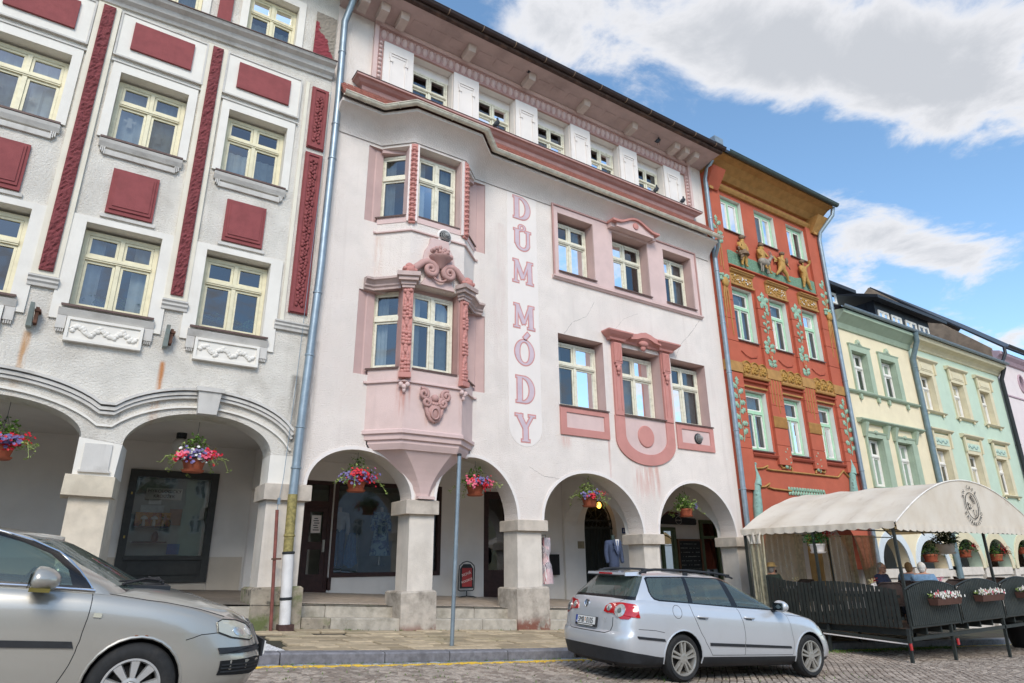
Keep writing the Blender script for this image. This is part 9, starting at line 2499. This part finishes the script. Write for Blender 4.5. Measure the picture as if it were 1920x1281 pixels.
# ------------------------------------------------------------------ street furniture and shop goods
t=thing('sign_pole','tall bare galvanised steel pole leaning slightly on the pavement','pole',(5.83,10.6,pavz(5.83,10.6)))
b=MB(); b.tube([(5.83,10.6,pavz(5.83,10.6)-0.02),(5.92,10.6,3.42)],0.036,14); part('pole',b,ZINC,t,40)
part('cap',MB().lathe([(0.04,3.41),(0.042,3.45),(0.02,3.465)],(5.92,10.6,0),14),BLACKMETAL,t); b=MB(); b.tube([(5.874,10.6,1.75),(5.876,10.6,1.82)],0.04,12); part('clamp_band',b,ZINC,t)
fz=flz(9.25,16.0)
t=thing('swing_sign','black-framed pavement stand with a red board reading NOVÁ KOLEKCE','sign',(9.22,16.0,fz))
b=MB(); pts=[(-0.26,0,0.2),(-0.24,0,0.7),(-0.22,0,0.8),(-0.12,0,0.88),(0.0,0,0.91),(0.12,0,0.88),(0.22,0,0.8),(0.24,0,0.7),(0.22,0,0.2),(0.18,0,0.17),(-0.2,0,0.17),(-0.26,0,0.2)]
b.tube(pts,0.013,6); part('frame',b,BLACKMETAL,t,local=True); b=MB(); b.tube([(0,0,0.17),(0,0,0.03)],0.016,6)
for a in (0.3,1.6,3.4,5.2): b.tube([(0,0,0.04),(0.3*math.cos(a),0.3*math.sin(a),0.012)],0.013,6)
part('foot',b,BLACKMETAL,t,local=True)
b=MB(); b.prism([(-0.2,0.23),(0.19,0.23),(0.19,0.72),(0.1,0.84),(-0.1,0.84),(-0.2,0.72)],-0.02,0.02); part('board',b,BLACKMETAL,t,local=True)
bo=part('poster',MB().box(-0.155,0.145,-0.026,-0.021,0.27,0.74),mat('red_poster','#a03a3a',0.6,0.06),t,local=True)
for s,z,sh in (('NOVÁ',0.56,-0.02),('KOLEKCE',0.4,0.0)): textmesh(s,0.1 if s == 'NOVÁ' else 0.08,PANELW,'lettering',bo,Matrix.Translation((sh,-0.028,z)) @ Matrix.Rotation(R(-16),4,'Y') @ TXR)
FLESH=mat('mannequin_white','#cfc6bb',0.5,0.03)
def bust(x,y,z,lab,coat,hem,arms=True,wid=1.0,head=FLESH,skirt=None,shirt=None,legs=None,sleeves=0.62):
 t=thing('mannequin',lab,'mannequin',(x,y,z)); H=1.42
 b=MB(); b.tube([(0,0,0.02),(0,0,H-0.5)],0.014,8); b.lathe([(0.16,0),(0.15,0.02),(0.02,0.03)],(0,0,0),16); part('stand',b,CHROME,t,local=True)
 part('neck',MB().lathe([(0.06,H-0.05),(0.05,H),(0.05,H+0.08),(0.02,H+0.1)],(0,0,0),12),head,t,60,local=True)
 vs,es,rs=[(0,0,hem),(0,0,hem+0.22),(0,0,H-0.28),(0,0,H-0.12),(0,0,H-0.03)],[(0,1),(1,2),(2,3),(3,4)],[(0.2,0.13),(0.16,0.12),(0.2,0.14),(0.17,0.12),(0.07,0.07)]
 if arms:
  for s in (-1,1): k=len(vs); vs += [(s*0.2,0,H-0.1),(s*0.25,0,H-0.36),(s*0.24,-0.05,H-sleeves)]; es += [(3,k),(k,k+1),(k+1,k+2)]; rs += [(0.075,0.075),(0.06,0.06),(0.05,0.05)]
 skin('garment',[(a*wid,c,d) for a,c,d in vs],es,rs,coat,t,1)
 if skirt:
  b=MB(); v2=[]; n=24
  for j in range(7):
   for i in range(n): a=2*PI*i/n; r=0.17+0.12*j/6+0.02*math.sin(i*2.6)*j/6; v2.append((r*math.cos(a),0.7*r*math.sin(a),hem+0.2-(hem-0.05)*j/6))
  b.add(v2,[(j*n+i,j*n+(i+1) % n,(j+1)*n+(i+1) % n,(j+1)*n+i) for j in range(6) for i in range(n)]); part('skirt',b,skirt,t,180,local=True,fixn=False)
 if legs:
  b=MB()
  for s in (-1,1): b.tube([(s*0.08,0,hem+0.1),(s*0.09,-0.01,0.5),(s*0.1,0,0.05)],[0.1,0.085,0.08],10)
  part('trousers',b,legs,t,60,local=True)
 if shirt:
  part('shirt_front',MB().prism([(-0.075,H-0.02),(0.075,H-0.02),(0.0,H-0.36)],-0.165,-0.13),shirt,t,local=True)
  part('tie',MB().prism([(-0.022,H-0.05),(0.022,H-0.05),(0.028,H-0.28),(0,H-0.33),(-0.028,H-0.28)],-0.172,-0.166),mat('grey_tie','#6d7690',0.6),t,local=True)
  b=MB()
  for s in (-1,1): b.prism([(s*0.075,H-0.01),(s*0.14,H-0.1),(s*0.1,H-0.18),(s*0.13,H-0.2),(s*0.01,H-0.42),(s*0.0,H-0.36)],-0.175,-0.15)
  b.box(-0.16,-0.09,-0.165,-0.15,H-0.26,H-0.245); part('lapels',b,coat,t,local=True)
 return t
def chk_ex(t,cc,p):
 w=t.n('ShaderNodeTexChecker'); w.inputs['Scale'].default_value=26; t.l(t.pos(),w.inputs['Vector']); return t.mix(t.math('MULTIPLY',w.outputs['Fac'],0.18),cc,L('#5a6478'))
bust(12.1,13.35,flz(12.1,13.35)+0.3,'headless mannequin in a blue checked suit jacket with white shirt and tie outside the gate',mat('blue_check_suit','#39435a',0.85,0.08,20,extra=chk_ex),0.62,head=mat('dark_green_neck','#22302a',0.6),shirt=FWh,wid=1.05)
def tie_ex(t,cc,p): return t.mix(t.ramp(t.noise(p,5,4,0.6,1.5),0.42,0.58),L('#2a5f9c'),L('#9fc3d4'))
bust(7.2,17.2,1.5,'mannequin in a long blue and white batik dress in the shop window',mat('blue_batik_dress','#3d74a8',0.8,0.1,extra=tie_ex),0.85,skirt=mat('blue_batik_dress','#3d74a8'),sleeves=0.55)
bust(5.98,17.05,1.45,'mannequin in a white top and blue jeans at the left of the shop window',mat('white_top','#c9ccd0',0.85),0.85,legs=mat('blue_jeans','#2f587d',0.85,0.1,15))
b=MB(); rn=random.Random(9); vs=[]
for j in range(9):
 for i in range(15): vs.append((6.3+0.32*(i/14-0.5)*(0.6+0.5*j/8)+0.01*math.sin(j),16.95+0.05*math.sin(i*1.3)+0.02*j/8,2.32-0.75*j/8-0.12*j/8*math.sin(i*0.22)))
b.add(vs,[(j*15+i,j*15+i+1,(j+1)*15+i+1,(j+1)*15+i) for j in range(8) for i in range(14)]); t=thing('hung_jacket','light blue denim jacket on a rail stand low in the shop window','jacket',(6.3,16.95,1.5)); part('cloth',b,mat('light_denim','#5d86b0',0.85,0.12,15),t,180,fixn=False)
b=MB(); b.tube([(6.08,16.98,1.36),(6.1,16.98,2.3),(6.5,16.98,2.3),(6.52,16.98,1.36)],0.012,6); part('rail',b,CHROME,t)
b=MB(); b.box(5.1,5.34,16.56,16.57,2.28,2.7); t=solo('notice',b,PANELW,'white paper notice in the upper pane of the left shop door','notice')
b=MB()
for k in range(6): b.box(5.15+0.02*(k % 2),5.3-0.02*(k % 3),16.555,16.559,2.34+0.055*k,2.36+0.055*k)
part('printed_lines',b,INK,t,kind='stuff')
def strp(t,cc,p):
 w=t.n('ShaderNodeTexWave'); w.inputs['Scale'].default_value=5; w.inputs['Distortion'].default_value=5; t.l(t.pos((3,3,1)),w.inputs['Vector'])
 return t.mix(t.ramp(w.outputs['Fac'],0.45,0.55),cc,t.mix(t.ramp(t.noise(p,4,2),0.45,0.55),L('#4a3a52'),L('#b87a80')))
b=MB(); vs=[]
for j in range(11):
 for i in range(13): a=2*PI*i/12; r=0.1+0.05*j/10+0.02*math.sin(i*2+j*0.5)-0.04*(j in (4,5)); vs.append((9.83+r*math.cos(a),13.25+r*math.sin(a),2.1-1.05*j/10))
b.add(vs,[(j*13+i,j*13+i+1,(j+1)*13+i+1,(j+1)*13+i) for j in range(10) for i in range(12)]); t=thing('hung_dress','striped white, pink and black dress hung on the side of the third pier','dress',(9.83,13.25,1.05)); part('cloth',b,mat('striped_dress','#d6d0cf',0.85,0.04,extra=strp),t,180,fixn=False)
b=MB(); b.tube([(9.62,13.25,2.16),(9.83,13.25,2.16),(9.83,13.25,2.08)],0.008,5); part('hanger',b,BLACKMETAL,t)
# pigeons
PIG=mat('dark_pigeon','#34373c',0.7,0.3,30)
def pigeon(x,y,z,rz,lab,tilt=0.0):
 t=thing('pigeon',lab,'pigeon',(x,y,z),rz,'pigeons on the pink house'); M_=Matrix.Translation((0,0,0.06)) @ Matrix.Rotation(tilt,4,'Y')
 b=MB(); b.tube([(-0.2,0,0.03),(-0.1,0,0.06),(0.0,0,0.09),(0.09,0,0.12),(0.12,0,0.17),(0.14,0,0.21)],[0.015,0.055,0.075,0.062,0.035,0.03],10); b.ball((0.145,0,0.225),(0.035,0.028,0.03),8,6); b.v=[tuple(M_ @ Vector(v)) for v in b.v]; part('body',b,PIG,t,70,local=True)
 b=MB()
 for s in (-1,1): b.hexa([(-0.2,s*0.03,0.05),(0.06,s*0.072,0.08),(0.06,s*0.085,0.08),(-0.2,s*0.04,0.05)],[(-0.2,s*0.03,0.07),(0.06,s*0.06,0.15),(0.06,s*0.075,0.15),(-0.2,s*0.04,0.07)])
 b.tube([(0.17,0,0.225),(0.205,0,0.215)],[0.01,0.003],5); b.v=[tuple(M_ @ Vector(v)) for v in b.v]; part('wings_and_beak',b,mat('pigeon_wing','#2a2c30',0.7),t,local=True)
 b=MB()
 for s in (-1,1): b.tube([(0.0,s*0.03,0.09),(0.0,s*0.03,0.0)],0.007,5)
 if abs(tilt) < 1.2: part('legs',b,mat('pigeon_leg','#7d4a44',0.7),t,local=True)
pigeon(9.16,12.42,15.02,0.2,'pigeon on a bracket block under the eave',-0.5); pigeon(14.4,12.5,14.72,0.3,'pigeon fluttering under the eave near the right end',-0.4); pigeon(8.12,12.68,12.9,0.4,'pigeon on the pink cornice before the second attic window',-0.6); pigeon(14.3,12.68,12.9,0.3,'pigeon on the pink cornice right of the fifth attic window',-0.5); pigeon(15.55,12.68,12.9,0.3,'pigeon at the right end of the pink cornice',-0.4)
